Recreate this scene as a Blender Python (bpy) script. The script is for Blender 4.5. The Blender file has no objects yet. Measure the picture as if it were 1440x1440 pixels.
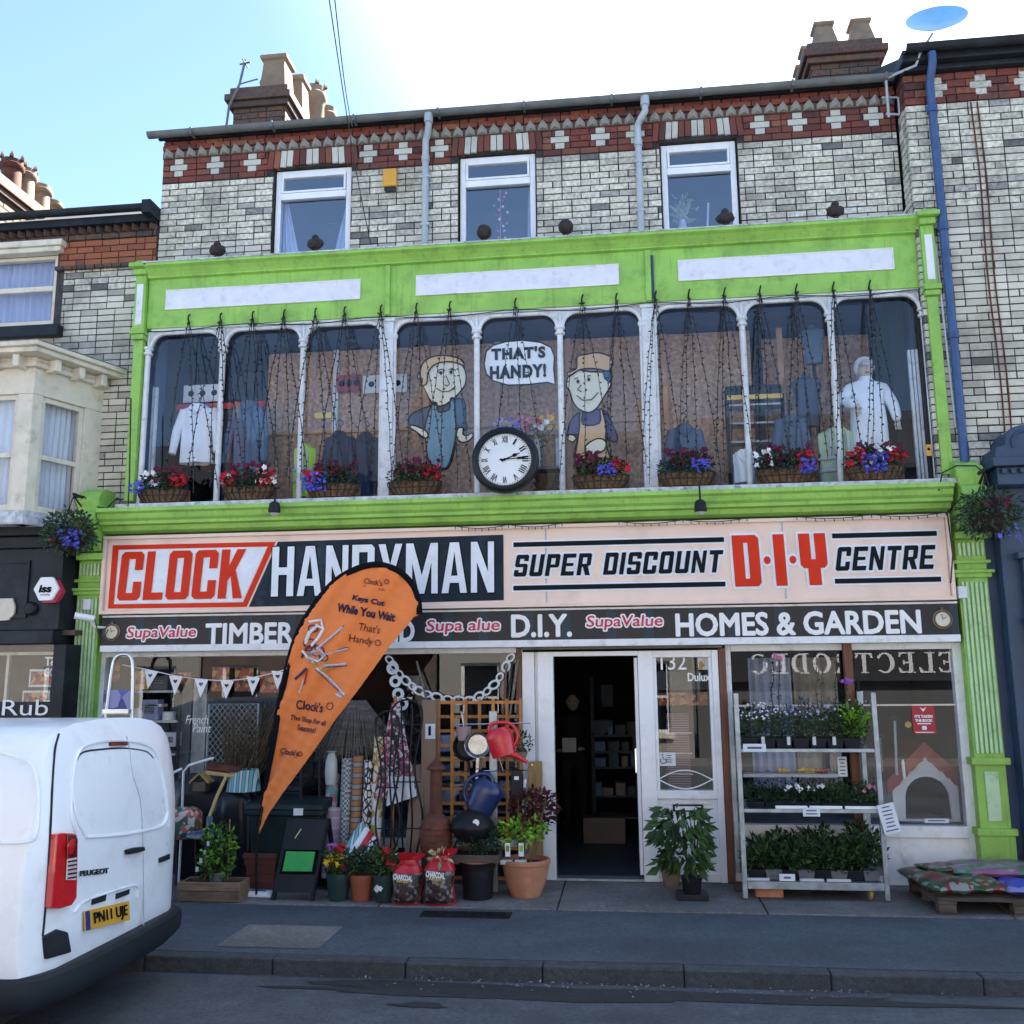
import bpy,bmesh,math,random
from mathutils import Vector,Matrix
from mathutils.geometry import tessellate_polygon
random.seed(7)
rnd=random.random
def U(a,b): return a + (b - a) * rnd()
S=bpy.context.scene
COL=S.collection
# ------------------------------------------------------------------ camera
F=1335.0; CAM=Vector((0,-9.2,1.993))
YAW,PIT,ROL=-0.117712,0.172842,-0.0085428
fwd=Vector((math.sin(YAW)*math.cos(PIT),math.cos(YAW)*math.cos(PIT),math.sin(PIT)))
rt=Vector((math.cos(YAW),-math.sin(YAW),0)); up=rt.cross(fwd)
rt,up=rt*math.cos(ROL)+up*math.sin(ROL),-rt*math.sin(ROL)+up*math.cos(ROL)
cd=bpy.data.cameras.new('camera'); cam=bpy.data.objects.new('camera',cd); COL.objects.link(cam)
cd.sensor_width=36; cd.lens=36*F/1440; cd.clip_end=3000; cd.clip_start=.05
m=Matrix((rt,up,-fwd)).transposed().to_4x4(); m.translation=CAM
cam.matrix_world=m; S.camera=cam
def ray(px,py): return rt*((px-720)/F) - up*((py-720)/F) + fwd
def at(px,py,Y=0.0):
    d=ray(px,py); p=CAM + d*((Y-CAM.y)/d.y); return (p.x,p.z)
def gr(px,py,Z=.14):
    d=ray(px,py); p=CAM + d*((Z-CAM.z)/d.z); return (p.x,p.y)
def R(x0,y0,x1,y1,Y=0.0):
    xm,ym=(x0+x1)/2,(y0+y1)/2
    return (at(x0,ym,Y)[0],at(x1,ym,Y)[0],at(xm,y1,Y)[1],at(xm,y0,Y)[1])
# ------------------------------------------------------------------ world, sun, exposure
SUN_EL,SUN_AZ=math.radians(48),math.radians(40)   # azimuth from +Y toward +X: the sun stands behind the shop, to the right
w=bpy.data.worlds.new('World'); S.world=w; w.use_nodes=True
nt=w.node_tree; nt.nodes.clear(); N=nt.nodes.new; L=nt.links.new
out=N('ShaderNodeOutputWorld'); bg=N('ShaderNodeBackground'); sky=N('ShaderNodeTexSky')
sky.sky_type='NISHITA'; sky.sun_disc=False; sky.sun_elevation=SUN_EL; sky.sun_rotation=SUN_AZ
sky.air_density=1.0; sky.dust_density=.5; sky.ozone_density=1.95; sky.altitude=900
bg.inputs[1].default_value=.050
# thin high cloud veil, thickest round the sun
tc=N('ShaderNodeTexCoord'); nz=N('ShaderNodeTexNoise'); nz.inputs['Scale'].default_value=1.6; nz.inputs['Detail'].default_value=5
mp=N('ShaderNodeMapping'); mp.inputs['Scale'].default_value=(1,1,2.2)
L(tc.outputs['Generated'],mp.inputs[0]); L(mp.outputs[0],nz.inputs[0])
dt=N('ShaderNodeVectorMath'); dt.operation='DOT_PRODUCT'
dt.inputs[1].default_value=(math.sin(SUN_AZ)*math.cos(SUN_EL),math.cos(SUN_AZ)*math.cos(SUN_EL),math.sin(SUN_EL))
nn=N('ShaderNodeVectorMath'); nn.operation='NORMALIZE'; L(tc.outputs['Generated'],nn.inputs[0]); L(nn.outputs[0],dt.inputs[0])
mr=N('ShaderNodeMapRange'); mr.interpolation_type='SMOOTHERSTEP'
mr.inputs[1].default_value=.66; mr.inputs[2].default_value=.92; mr.inputs[3].default_value=0; mr.inputs[4].default_value=.85
L(dt.outputs['Value'],mr.inputs[0])
ad=N('ShaderNodeMath'); ad.operation='MULTIPLY_ADD'; ms=N('ShaderNodeMath'); ms.operation='MULTIPLY'; L(nz.outputs[0],ms.inputs[0]); L(mr.outputs[0],ms.inputs[1]); L(ms.outputs[0],ad.inputs[0]); ad.inputs[1].default_value=.3; L(mr.outputs[0],ad.inputs[2]); ad.use_clamp=True
mx=N('ShaderNodeMix'); mx.data_type='RGBA'; L(ad.outputs[0],mx.inputs[0]); L(sky.outputs[0],mx.inputs[6]); mx.inputs[7].default_value=(5.6,6.2,6.8,1)
L(mx.outputs[2],bg.inputs[0]); L(bg.outputs[0],out.inputs[0])
sd=bpy.data.lights.new('sun','SUN'); sun=bpy.data.objects.new('sun',sd); COL.objects.link(sun)
sd.energy=5.0; sd.angle=math.radians(.6); sd.color=(1,.95,.86)
sv=Vector(dt.inputs[1].default_value); sun.rotation_euler=sv.to_track_quat('Z','Y').to_euler(); sun.location=(0,0,30)
V=S.view_settings; V.view_transform='Standard'; V.look='None'; V.exposure=3.12; V.gamma=1; V.use_curve_mapping=False
S.cycles.max_bounces=7; S.cycles.transparent_max_bounces=16; S.cycles.diffuse_bounces=3; S.cycles.glossy_bounces=4
S.cycles.caustics_reflective=False; S.cycles.caustics_refractive=False
try: S.cycles.use_denoising=True
except Exception: pass
# ------------------------------------------------------------------ materials
MT={}
def nodes(name):
    m=bpy.data.materials.new(name); m.use_nodes=True; MT[name]=m
    t=m.node_tree; b=t.nodes['Principled BSDF']; return m,t,b
def ramp(t,stops,interp='LINEAR'):
    r=t.nodes.new('ShaderNodeValToRGB'); e=r.color_ramp; e.interpolation=interp
    while len(e.elements) > 1: e.elements.remove(e.elements[-1])
    for i,(p,c) in enumerate(stops):
        k=e.elements[0] if i == 0 else e.elements.new(p)
        k.position=p; k.color=(*c,1)
    return r
def noise(t,scale,detail=4,src=None,sc=None,rough=.55):
    n=t.nodes.new('ShaderNodeTexNoise'); n.inputs['Scale'].default_value=scale; n.inputs['Detail'].default_value=detail; n.inputs['Roughness'].default_value=rough
    c=t.nodes.new('ShaderNodeTexCoord')
    if sc:
        mp=t.nodes.new('ShaderNodeMapping'); mp.inputs['Scale'].default_value=sc
        t.links.new(c.outputs[src or 'Object'],mp.inputs[0]); t.links.new(mp.outputs[0],n.inputs[0])
    else: t.links.new(c.outputs[src or 'Object'],n.inputs[0])
    return n
def mixc(t,fac,a,b,typ='MIX'):
    m=t.nodes.new('ShaderNodeMix'); m.data_type='RGBA'; m.blend_type=typ
    for sock,v in ((m.inputs[0],fac),(m.inputs[6],a),(m.inputs[7],b)):
        if isinstance(v,(int,float)): sock.default_value=v
        elif isinstance(v,tuple): sock.default_value=(*v,1)
        else: t.links.new(v,sock)
    return m.outputs[2]
def math_(t,op,a,b=0,clamp=False):
    m=t.nodes.new('ShaderNodeMath'); m.operation=op; m.use_clamp=clamp
    for i,v in enumerate((a,b)):
        if isinstance(v,(int,float)): m.inputs[i].default_value=v
        else: t.links.new(v,m.inputs[i])
    return m.outputs[0]
def bump(t,b,h,strength=.3,dist=.01):
    n=t.nodes.new('ShaderNodeBump'); n.inputs['Strength'].default_value=strength; n.inputs['Distance'].default_value=dist
    t.links.new(h,n.inputs['Height']); t.links.new(n.outputs[0],b.inputs['Normal'])
def rand01(t):
    o=t.nodes.new('ShaderNodeObjectInfo'); g=t.nodes.new('ShaderNodeNewGeometry')
    s=math_(t,'ADD',o.outputs['Random'],g.outputs['Random Per Island']); return math_(t,'FRACT',s)
def M(name,col,rough=.6,metal=0,var=.18,ns=6,bmp=.15,bs=60,dirt=None,dirt_amt=.5,dscale=3,coat=0,spec=.5,sc=None,isl=0,transm=0,emit=0,chips=0):
    if name in MT: return MT[name]
    m,t,b=nodes(name)
    n=noise(t,ns,5,sc=sc)
    lo=tuple(max(0,c*(1-var)) for c in col); hi=tuple(min(1,c*(1+var)) for c in col)
    r=ramp(t,[(.3,lo),(.7,hi)]); t.links.new(n.outputs[0],r.inputs[0]); c=r.outputs[0]
    if isl:
        k=rand01(t); rr=ramp(t,[(0,(1-isl,)*3),(1,(1+isl*.6,)*3)]); t.links.new(k,rr.inputs[0]); c=mixc(t,1.0,c,rr.outputs[0],'MULTIPLY')
    if dirt:
        n2=noise(t,dscale,8,rough=.7); r2=ramp(t,[(.52,(0,0,0)),(.72,(1,1,1))]); t.links.new(n2.outputs[0],r2.inputs[0])
        c=mixc(t,math_(t,'MULTIPLY',r2.outputs[0],dirt_amt),c,dirt)
    if chips:
        n5=noise(t,7,12,rough=.8); r5=ramp(t,[(.665,(0,0,0)),(.685,(1,1,1))]); t.links.new(n5.outputs[0],r5.inputs[0]); c=mixc(t,r5.outputs[0],c,(.03,.04,.08))
        n6=noise(t,3,6,sc=(9,9,.5)); r6=ramp(t,[(.55,(1,1,1)),(.75,(.72,.74,.66))]); t.links.new(n6.outputs[0],r6.inputs[0]); c=mixc(t,1.0,c,r6.outputs[0],'MULTIPLY')
    t.links.new(c,b.inputs['Base Color'])
    rr=noise(t,ns*2,3); t.links.new(math_(t,'MULTIPLY_ADD' if False else 'ADD',math_(t,'MULTIPLY',rr.outputs[0],.2),rough-.1,True),b.inputs['Roughness'])
    b.inputs['Metallic'].default_value=metal; b.inputs['Specular IOR Level'].default_value=spec
    if coat: b.inputs['Coat Weight'].default_value=coat; b.inputs['Coat Roughness'].default_value=.08
    if bmp: bump(t,b,noise(t,bs,4).outputs[0],bmp,.004)
    if emit: b.inputs['Emission Color'].default_value=(*col,1); b.inputs['Emission Strength'].default_value=emit
    return m
# painted and plain surfaces
M('green_paint',(.31,.57,.11),.5,var=.16,ns=3.5,bmp=.25,bs=45,chips=1,dirt=(.03,.06,.03),dirt_amt=.35,dscale=5,spec=.4)
M('flute_pale',(.50,.70,.42),.5,var=.12,ns=6,bmp=.15,dirt=(.14,.22,.08),dirt_amt=.6,dscale=9)
M('green_dark',(.10,.28,.03),.5,var=.25,ns=4,dirt=(.01,.02,.01),dirt_amt=.5)
M('white_paint',(.82,.83,.84),.45,var=.06,ns=5,bmp=.1,dirt=(.16,.15,.13),dirt_amt=.45,dscale=6)
M('column_paint',(.76,.79,.81),.5,var=.08,ns=9,bmp=.2,dirt=(.16,.15,.14),dirt_amt=.5,dscale=14)
M('upvc',(.86,.87,.89),.25,var=.03,ns=3,bmp=.0,dirt=(.4,.4,.4),dirt_amt=.25,dscale=4)
M('ledge_paint',(.55,.57,.60),.8,var=.3,ns=14,bmp=.3,dirt=(.05,.05,.05),dirt_amt=.85,dscale=16)
M('pale_stone',(.72,.66,.53),.7,var=.1,ns=6,bmp=.2,dirt=(.14,.12,.09),dirt_amt=.5,dscale=5)
M('blank_panel',(.80,.80,.88),.4,var=.05,ns=7,bmp=.05,dirt=(.35,.35,.42),dirt_amt=.4,dscale=9)
M('sign_pink',(.88,.67,.56),.38,var=.05,ns=2,bmp=.05,dirt=(.50,.36,.30),dirt_amt=.35,dscale=2.5)
M('sign_red',(.70,.035,.008),.5,spec=.2,var=.12,ns=3,bmp=.04,dirt=(.45,.03,.01),dirt_amt=.5,dscale=3)
M('sign_black',(.005,.007,.011),.6,spec=.15,var=.4,ns=4,bmp=.04)
M('sign_slate',(.016,.029,.042),.6,spec=.15,var=.35,ns=3,bmp=.05,dirt=(.08,.10,.12),dirt_amt=.4)
M('sign_white',(.80,.84,.90),.38,var=.07,ns=4,bmp=.04,dirt=(.5,.53,.6),dirt_amt=.4,dscale=5)
M('letter_white',(.90,.90,.90),.4,var=.03,ns=6,bmp=.03)
M('crimson',(.55,.02,.07),.4,var=.1,bmp=.02)
M('black_paint',(.014,.018,.024),.5,spec=.25,var=.4,ns=6,bmp=.15,dirt=(.07,.08,.09),dirt_amt=.3)
M('black_metal',(.008,.009,.012),.5,spec=.3,var=.4,bmp=.2)
M('black_plastic',(.010,.012,.016),.45,spec=.3,var=.3,bmp=.1)
M('navy_paint',(.028,.055,.11),.5,var=.2,ns=4,bmp=.15,dirt=(.08,.10,.13),dirt_amt=.3)
M('blue_pipe',(.035,.085,.22),.45,var=.2,ns=8,bmp=.1,dirt=(.02,.03,.06))
M('grey_pipe',(.42,.47,.50),.5,var=.12,ns=8,bmp=.1,dirt=(.1,.1,.1))
M('gutter_grey',(.13,.14,.14),.6,var=.3,ns=6,bmp=.2,dirt=(.04,.04,.035),dirt_amt=.7)
M('galvanised',(.33,.38,.42),.42,metal=.7,var=.25,ns=12,bmp=.1)
M('aluminium',(.62,.65,.68),.3,metal=.85,var=.1,ns=10,bmp=.03)
M('chrome',(.75,.77,.78),.12,metal=1,var=.05,bmp=0)
M('brown_post',(.16,.055,.028),.55,var=.35,ns=4,bmp=.3,sc=(6,6,.6))
M('weathered_beam',(.16,.15,.135),.8,var=.45,ns=5,bmp=.5,sc=(.8,6,8))
M('pallet_wood',(.085,.062,.048),.85,var=.4,ns=5,bmp=.5,sc=(1,6,6),isl=.35)
M('plank_wood',(.34,.22,.085),.7,var=.35,ns=4,bmp=.3,sc=(6,6,.8))
M('trough_wood',(.22,.14,.085),.8,var=.4,ns=5,bmp=.4,sc=(1,5,8),isl=.3)
M('trellis_wood',(.50,.21,.055),.65,var=.25,ns=8,bmp=.3,isl=.25)
M('handle_wood',(.52,.33,.14),.5,var=.2,ns=6,bmp=.1)
M('osb',(.48,.31,.22),.8,var=.45,ns=22,bmp=.3,bs=30,dirt=(.16,.09,.05),dirt_amt=.6,dscale=28)
M('osb_rail',(.55,.36,.25),.8,var=.2,ns=6)
M('cardboard',(.27,.19,.135),.8,var=.12,ns=4,bmp=.1)
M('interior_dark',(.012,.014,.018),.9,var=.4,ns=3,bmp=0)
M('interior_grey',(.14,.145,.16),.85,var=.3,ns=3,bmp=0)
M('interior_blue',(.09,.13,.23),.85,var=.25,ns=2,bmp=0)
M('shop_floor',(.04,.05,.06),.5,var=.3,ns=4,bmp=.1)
M('terracotta',(.46,.20,.115),.75,var=.15,ns=5,bmp=.25,dirt=(.55,.40,.30),dirt_amt=.5,dscale=5)
M('terracotta_red',(.34,.10,.05),.55,var=.15,ns=5,bmp=.1)
M('brown_plastic',(.14,.045,.04),.5,var=.2,ns=5,bmp=.1)
M('pot_green',(.02,.045,.042),.5,var=.2,ns=5,bmp=.1)
M('bin_green',(.010,.022,.024),.5,spec=.3,var=.3,ns=5,bmp=.15)
M('soil',(.02,.014,.01),.95,var=.6,ns=30,bmp=.8)
M('coir',(.14,.08,.042),.95,var=.5,ns=30,bmp=.8,bs=90)
M('rust',(.11,.035,.02),.85,var=.5,ns=12,bmp=.5,dirt=(.03,.014,.01))
M('red_plastic',(.62,.012,.025),.3,var=.08,bmp=.02,coat=.3)
M('navy_plastic',(.012,.025,.10),.32,var=.15,bmp=.02,coat=.2)
M('rose_plastic',(.32,.22,.24),.5,var=.1,bmp=.05)
M('orange_cloth',(.82,.215,.045),.65,var=.07,ns=3,bmp=.15,bs=18)
M('black_cloth',(.006,.007,.010),.9,spec=.1,var=.3,bmp=.2)
M('black_sack',(.010,.012,.016),.32,spec=.35,var=.4,ns=4,bmp=.9,bs=9)
M('print_navy',(.035,.03,.085),.6,var=.1,bmp=0)
M('print_brown',(.13,.02,.02),.6,var=.1,bmp=0)
M('paper_white',(.72,.76,.80),.6,var=.05,bmp=.05)
M('paper_green',(.03,.34,.07),.5,var=.15,bmp=.1)
M('paper_red',(.42,.02,.03),.5,var=.1,bmp=.05)
M('ink',(.004,.005,.009),.7,spec=.15,var=.1,bmp=0)
M('yellow_box',(.72,.36,.04),.5,var=.1,bmp=.05)
M('yellow_strip',(.8,.55,.12),.5,var=.1,bmp=.05)
M('dogtooth',(.33,.31,.27),.85,var=.25,ns=9,bmp=.3,dirt=(.12,.11,.10),dirt_amt=.6,dscale=11)
M('clay_pot',(.22,.16,.11),.8,var=.2,ns=6,bmp=.2,dirt=(.12,.09,.07),dirt_amt=.7,dscale=5)
M('finial_iron',(.03,.022,.02),.8,var=.6,ns=20,bmp=.9,bs=40)
M('slate',(.022,.025,.03),.7,var=.3,ns=5,bmp=.3)
M('sootstone',(.18,.155,.12),.85,var=.4,ns=8,bmp=.4,dirt=(.04,.035,.03),dirt_amt=.6,dscale=8)
M('mortar',(.034,.031,.028),.95,var=.5,ns=14,bmp=.5)
M('mortar_pale',(.05,.048,.045),.95,var=.4,ns=14,bmp=.5)
M('shirt_white',(.82,.86,.92),.8,var=.06,ns=3,bmp=.3,bs=12)
M('coverall',(.80,.86,.92),.75,var=.10,ns=4,bmp=.5,bs=12)
M('shirt_blue',(.075,.13,.22),.8,var=.2,ns=4,bmp=.4,bs=12)
M('jacket_navy',(.02,.04,.085),.8,var=.3,ns=4,bmp=.5,bs=12)
M('hi_vis',(.50,.78,.08),.6,var=.12,ns=4,bmp=.3,bs=12)
M('hi_vis_pale',(.42,.55,.36),.6,var=.12,ns=4,bmp=.3,bs=12)
M('reflective_tape',(.55,.58,.60),.4,var=.1,bmp=.05)
M('mannequin_skin',(.55,.48,.42),.5,var=.06,bmp=.02)
M('bust_cloth',(.045,.07,.115),.8,var=.2,bmp=.2)
M('cut_cream',(.80,.75,.58),.6,var=.05,bmp=.05)
M('cut_tan',(.62,.39,.20),.6,var=.05,bmp=.05)
M('cut_hair',(.70,.44,.20),.6,var=.08,bmp=.05)
M('cut_teal',(.14,.28,.36),.6,var=.08,bmp=.05)
M('cut_blue',(.045,.10,.16),.6,var=.08,bmp=.05)
M('cut_purple',(.07,.05,.13),.6,var=.08,bmp=.05)
M('van_white',(.80,.84,.90),.3,var=.02,ns=1.5,bmp=.0,coat=.5,spec=.5,dirt=(.42,.43,.44),dirt_amt=.35,dscale=2.2)
M('van_plastic',(.012,.017,.024),.6,spec=.25,var=.25,ns=8,bmp=.2,bs=120)
M('tail_red',(.50,.008,.012),.12,var=.15,ns=20,bmp=.2,bs=60,coat=1)
M('tail_dark',(.10,.004,.008),.12,var=.2,ns=20,bmp=.1,coat=1)
M('tail_clear',(.50,.48,.52),.15,var=.2,ns=40,bmp=.4,coat=1)
M('plate_yellow',(.66,.36,.045),.35,var=.06,bmp=.02)
M('plate_blue',(.03,.035,.20),.35,var=.06,bmp=.02)
M('rubber',(.015,.015,.016),.8,var=.2,bmp=.3)
M('dark_glass',(.01,.013,.018),.05,var=.1,bmp=0)
M('curtain',(.42,.48,.68),.85,var=.12,ns=3,bmp=.25,bs=6,sc=(9,9,.5))
M('curtain_pale',(.62,.66,.74),.85,var=.12,ns=3,bmp=.25,bs=6,sc=(9,9,.5))
M('mug_brown',(.09,.06,.05),.5)
M('kennel_grey',(.72,.75,.80),.6,var=.06,bmp=.05)
M('kennel_roof',(.28,.035,.03),.5,var=.15,bmp=.05)
M('yellow_wheel',(.42,.30,.10),.6,var=.2,bmp=.1)
M('cable_black',(.008,.008,.01),.5,var=.1,bmp=0)
M('cable_white',(.6,.62,.63),.5,var=.1,bmp=0)
M('dish_blue',(.20,.45,.70),.45,var=.08,bmp=.02)
M('opp_render',(.33,.30,.27),.85,var=.1,ns=1,bmp=.2)
M('opp_brick',(.12,.09,.08),.9,var=.3,ns=3,bmp=.3)
M('opp_slate',(.11,.11,.11),.85,var=.1,ns=1)
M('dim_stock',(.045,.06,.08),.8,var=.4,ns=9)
M('opp_fascia',(.03,.03,.035),.6,var=.2)
M('clock_face',(.78,.82,.84),.3,var=.04,ns=3,bmp=0)
M('clock_case',(.006,.008,.012),.4,spec=.3,var=.3,bmp=.1)
M('gold',(.42,.31,.16),.5,metal=.2,var=.3,ns=30)
M('litter',(.20,.18,.16),.8,var=.3)
for nme,c in dict(leaf_green=(.045,.10,.022),leaf_dark=(.018,.05,.018),leaf_bright=(.20,.42,.03),leaf_dusty=(.05,.085,.05),leaf_maroon=(.075,.012,.018),leaf_dry=(.13,.09,.05),leaf_pale=(.35,.45,.22)).items():
    mm=M(nme,c,.55,var=.35,ns=9,bmp=0,isl=.5,spec=.3)
for nme,c in dict(bloom_red=(.44,.008,.018),bloom_wine=(.12,.006,.035),bloom_white=(.80,.80,.78),bloom_blue=(.10,.11,.58),bloom_violet=(.26,.08,.42),bloom_yellow=(.85,.50,.02),bloom_pink=(.62,.20,.34),bloom_lilac=(.42,.40,.62)).items():
    M(nme,c,.55,var=.2,ns=20,bmp=0,isl=.3,spec=.3)
# bricks: each brick its own tone
def brickmat(name,stops,soot=.55,bs=70,rough=.75):
    m,t,b=nodes(name); k=rand01(t); r=ramp(t,stops); t.links.new(k,r.inputs[0])
    n=noise(t,26,6); r2=ramp(t,[(.35,(.62,.62,.62)),(.65,(1.1,1.1,1.1))]); t.links.new(n.outputs[0],r2.inputs[0])
    c=mixc(t,1.0,r.outputs[0],r2.outputs[0],'MULTIPLY')
    g=t.nodes.new('ShaderNodeNewGeometry'); n3=t.nodes.new('ShaderNodeTexNoise'); n3.inputs['Scale'].default_value=1.7; n3.inputs['Detail'].default_value=9; n3.inputs['Roughness'].default_value=.72
    t.links.new(g.outputs['Position'],n3.inputs[0]); r3=ramp(t,[(.47,(0,0,0)),(.70,(1,1,1))]); t.links.new(n3.outputs[0],r3.inputs[0])
    c=mixc(t,math_(t,'MULTIPLY',r3.outputs[0],soot),c,(.05,.047,.045))
    n4=noise(t,60,3); r4=ramp(t,[(.62,(0,0,0)),(.72,(1,1,1))]); t.links.new(n4.outputs[0],r4.inputs[0])
    c=mixc(t,math_(t,'MULTIPLY',r4.outputs[0],.5),c,(.06,.055,.05))
    t.links.new(c,b.inputs['Base Color']); b.inputs['Roughness'].default_value=rough
    bump(t,b,noise(t,bs,4).outputs[0],.4,.004); return m
brickmat('brick_cream',[(0,(.78,.74,.60)),(.35,(.70,.67,.54)),(.6,(.86,.82,.68)),(.88,(.58,.54,.44)),(.965,(.46,.44,.40)),(.985,(.16,.15,.14))],.62)
brickmat('brick_red',[(0,(.19,.040,.028)),(.4,(.25,.06,.035)),(.65,(.13,.028,.022)),(.85,(.32,.11,.055)),(1,(.08,.02,.018))],.6)
brickmat('brick_orange',[(0,(.34,.10,.04)),(.5,(.40,.13,.05)),(1,(.22,.06,.03))],.4)
brickmat('brick_soot',[(0,(.10,.06,.045)),(.5,(.14,.075,.05)),(.8,(.05,.04,.036)),(1,(.18,.07,.045))],.7)
brickmat('brick_white',[(0,(.62,.61,.53)),(1,(.70,.69,.60))],.3)
# ground
def ground(name,col,sc,var,bmpv=.5,patch=None):
    m,t,b=nodes(name); n=noise(t,sc,8,rough=.7); r=ramp(t,[(.3,tuple(c*(1-var) for c in col)),(.7,tuple(c*(1+var) for c in col))]); t.links.new(n.outputs[0],r.inputs[0]); c=r.outputs[0]
    v=t.nodes.new('ShaderNodeTexVoronoi'); v.inputs['Scale'].default_value=130; tcx=t.nodes.new('ShaderNodeTexCoord'); t.links.new(tcx.outputs['Object'],v.inputs[0])
    rv=ramp(t,[(.0,(.6,.6,.6)),(.5,(1.25,1.25,1.25))]); t.links.new(v.outputs['Color'],rv.inputs[0]); c=mixc(t,.8,c,rv.outputs[0],'MULTIPLY')
    n2=noise(t,.55,6,sc=(1,2.2,1)); r2=ramp(t,[(.45,(0,0,0)),(.62,(1,1,1))]); t.links.new(n2.outputs[0],r2.inputs[0])
    c=mixc(t,math_(t,'MULTIPLY',r2.outputs[0],.6),c,patch or tuple(x*.55 for x in col))
    gv=t.nodes.new('ShaderNodeTexVoronoi'); gv.inputs['Scale'].default_value=2.3; t.links.new(tcx.outputs['Object'],gv.inputs[0]); gr_=ramp(t,[(.0,(1,1,1)),(.035,(1,1,1)),(.05,(0,0,0))]); t.links.new(gv.outputs['Distance'],gr_.inputs[0]); c=mixc(t,math_(t,'MULTIPLY',gr_.outputs[0],.5),c,tuple(min(1,x*2.2) for x in col))
    n8=noise(t,30,6,rough=.8); r8=ramp(t,[(.35,(.7,.7,.7)),(.65,(1.3,1.3,1.3))]); t.links.new(n8.outputs[0],r8.inputs[0]); c=mixc(t,1.0,c,r8.outputs[0],'MULTIPLY')
    t.links.new(c,b.inputs['Base Color']); b.inputs['Roughness'].default_value=.8
    bump(t,b,v.outputs['Distance'],bmpv,.006); return m
ground('asphalt_road',(.060,.070,.084),5,.3)
ground('asphalt_path',(.056,.072,.090),6,.22,.35)
ground('concrete',(.15,.145,.14),4,.3,.3)
ground('kerb_stone',(.040,.047,.056),7,.3,.4)
ground('wet_patch',(.018,.02,.024),7,.3,.3)
ground('earth',(.07,.07,.07),1,.3,.1)
# glass: clear pane that reflects more at a slant
def glass(name,tint=(.75,.80,.84),ior=1.55,add=.05):
    m=bpy.data.materials.new(name); m.use_nodes=True; MT[name]=m; t=m.node_tree; t.nodes.clear()
    o=t.nodes.new('ShaderNodeOutputMaterial'); tr=t.nodes.new('ShaderNodeBsdfTransparent'); gl=t.nodes.new('ShaderNodeBsdfGlossy'); fr=t.nodes.new('ShaderNodeFresnel'); mx=t.nodes.new('ShaderNodeMixShader')
    tr.inputs[0].default_value=(*tint,1); gl.inputs['Roughness'].default_value=.0; gl.inputs['Color'].default_value=(.95,.97,1,1); fr.inputs[0].default_value=ior
    gq=t.nodes.new('ShaderNodeNewGeometry'); f=math_(t,'MULTIPLY',math_(t,'ADD',fr.outputs[0],add,True),math_(t,'SUBTRACT',1.0,gq.outputs['Backfacing'])); t.links.new(f,mx.inputs[0]); t.links.new(tr.outputs[0],mx.inputs[1]); t.links.new(gl.outputs[0],mx.inputs[2]); t.links.new(mx.outputs[0],o.inputs[0])
    n=noise(t,.9,2); bn=t.nodes.new('ShaderNodeBump'); bn.inputs['Strength'].default_value=.02; bn.inputs['Distance'].default_value=.01
    t.links.new(n.outputs[0],bn.inputs['Height']); t.links.new(bn.outputs[0],gl.inputs['Normal']); return m
glass('glass',tint=(.98,.985,.99),ior=1.5,add=.01); glass('glass_upper',(.90,.93,1.0),1.5,.17); glass('clear_film',(.9,.92,.95),1.45,.03)
glass('glass_front',(.97,.985,1.0),1.5,.01)
# patterned cloth / rolls
def pattern(name,kind,c1,c2,c3=None,scale=20,rough=.5,sc=(1,1,1)):
    m,t,b=nodes(name); tcx=t.nodes.new('ShaderNodeTexCoord'); mp=t.nodes.new('ShaderNodeMapping'); mp.inputs['Scale'].default_value=sc; t.links.new(tcx.outputs['Object'],mp.inputs[0])
    if kind == 'petal':
        v=t.nodes.new('ShaderNodeTexVoronoi'); v.feature='DISTANCE_TO_EDGE'; v.inputs['Scale'].default_value=scale; t.links.new(mp.outputs[0],v.inputs[0])
        r=ramp(t,[(0,c2),(.10,c2),(.14,c1)] if not c3 else [(0,c2),(.08,c2),(.12,c1),(.3,c3)]); t.links.new(v.outputs[0],r.inputs[0])
    elif kind == 'check':
        v=t.nodes.new('ShaderNodeTexChecker'); v.inputs['Scale'].default_value=scale; v.inputs[1].default_value=(0,0,0,1); v.inputs[2].default_value=(1,1,1,1); t.links.new(mp.outputs[0],v.inputs[0])
        r=ramp(t,[(0,c1),(1,c2)]); t.links.new(v.outputs[1],r.inputs[0])
    elif kind == 'blotch':
        v=t.nodes.new('ShaderNodeTexVoronoi'); v.inputs['Scale'].default_value=scale; t.links.new(mp.outputs[0],v.inputs[0])
        sp=t.nodes.new('ShaderNodeSeparateColor'); t.links.new(v.outputs['Color'],sp.inputs[0])
        r=ramp(t,[(0,c1),(.38,c2),(.7,c3 or c1)],'CONSTANT'); t.links.new(sp.outputs[0],r.inputs[0])
    else:
        v=t.nodes.new('ShaderNodeTexWave'); v.inputs['Scale'].default_value=scale; v.inputs['Distortion'].default_value=.6; v.bands_direction='Z' if kind == 'band' else 'X'; t.links.new(mp.outputs[0],v.inputs[0])
        r=ramp(t,[(0,c1),(.4,c2),(.75,c3 or c1)],'CONSTANT'); t.links.new(v.outputs[0],r.inputs[0])
    t.links.new(r.outputs[0],b.inputs['Base Color']); b.inputs['Roughness'].default_value=rough; return m
pattern('cloth_bw','petal',(.75,.76,.78),(.015,.015,.02),None,26,sc=(1,1,.6))
pattern('cloth_gold','petal',(.78,.76,.68),(.50,.28,.04),None,20,sc=(1,1,.6))
pattern('cloth_check','check',(.10,.12,.14),(.42,.46,.50),None,45)
pattern('cloth_orange','band',(.42,.17,.06),(.10,.09,.10),(.30,.28,.27),3.2)
pattern('cloth_teal','blotch',(.10,.30,.30),(.30,.12,.14),(.38,.34,.42),16)
pattern('cloth_pink','band',(.36,.26,.33),(.42,.32,.38),(.30,.22,.30),2)
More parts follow.
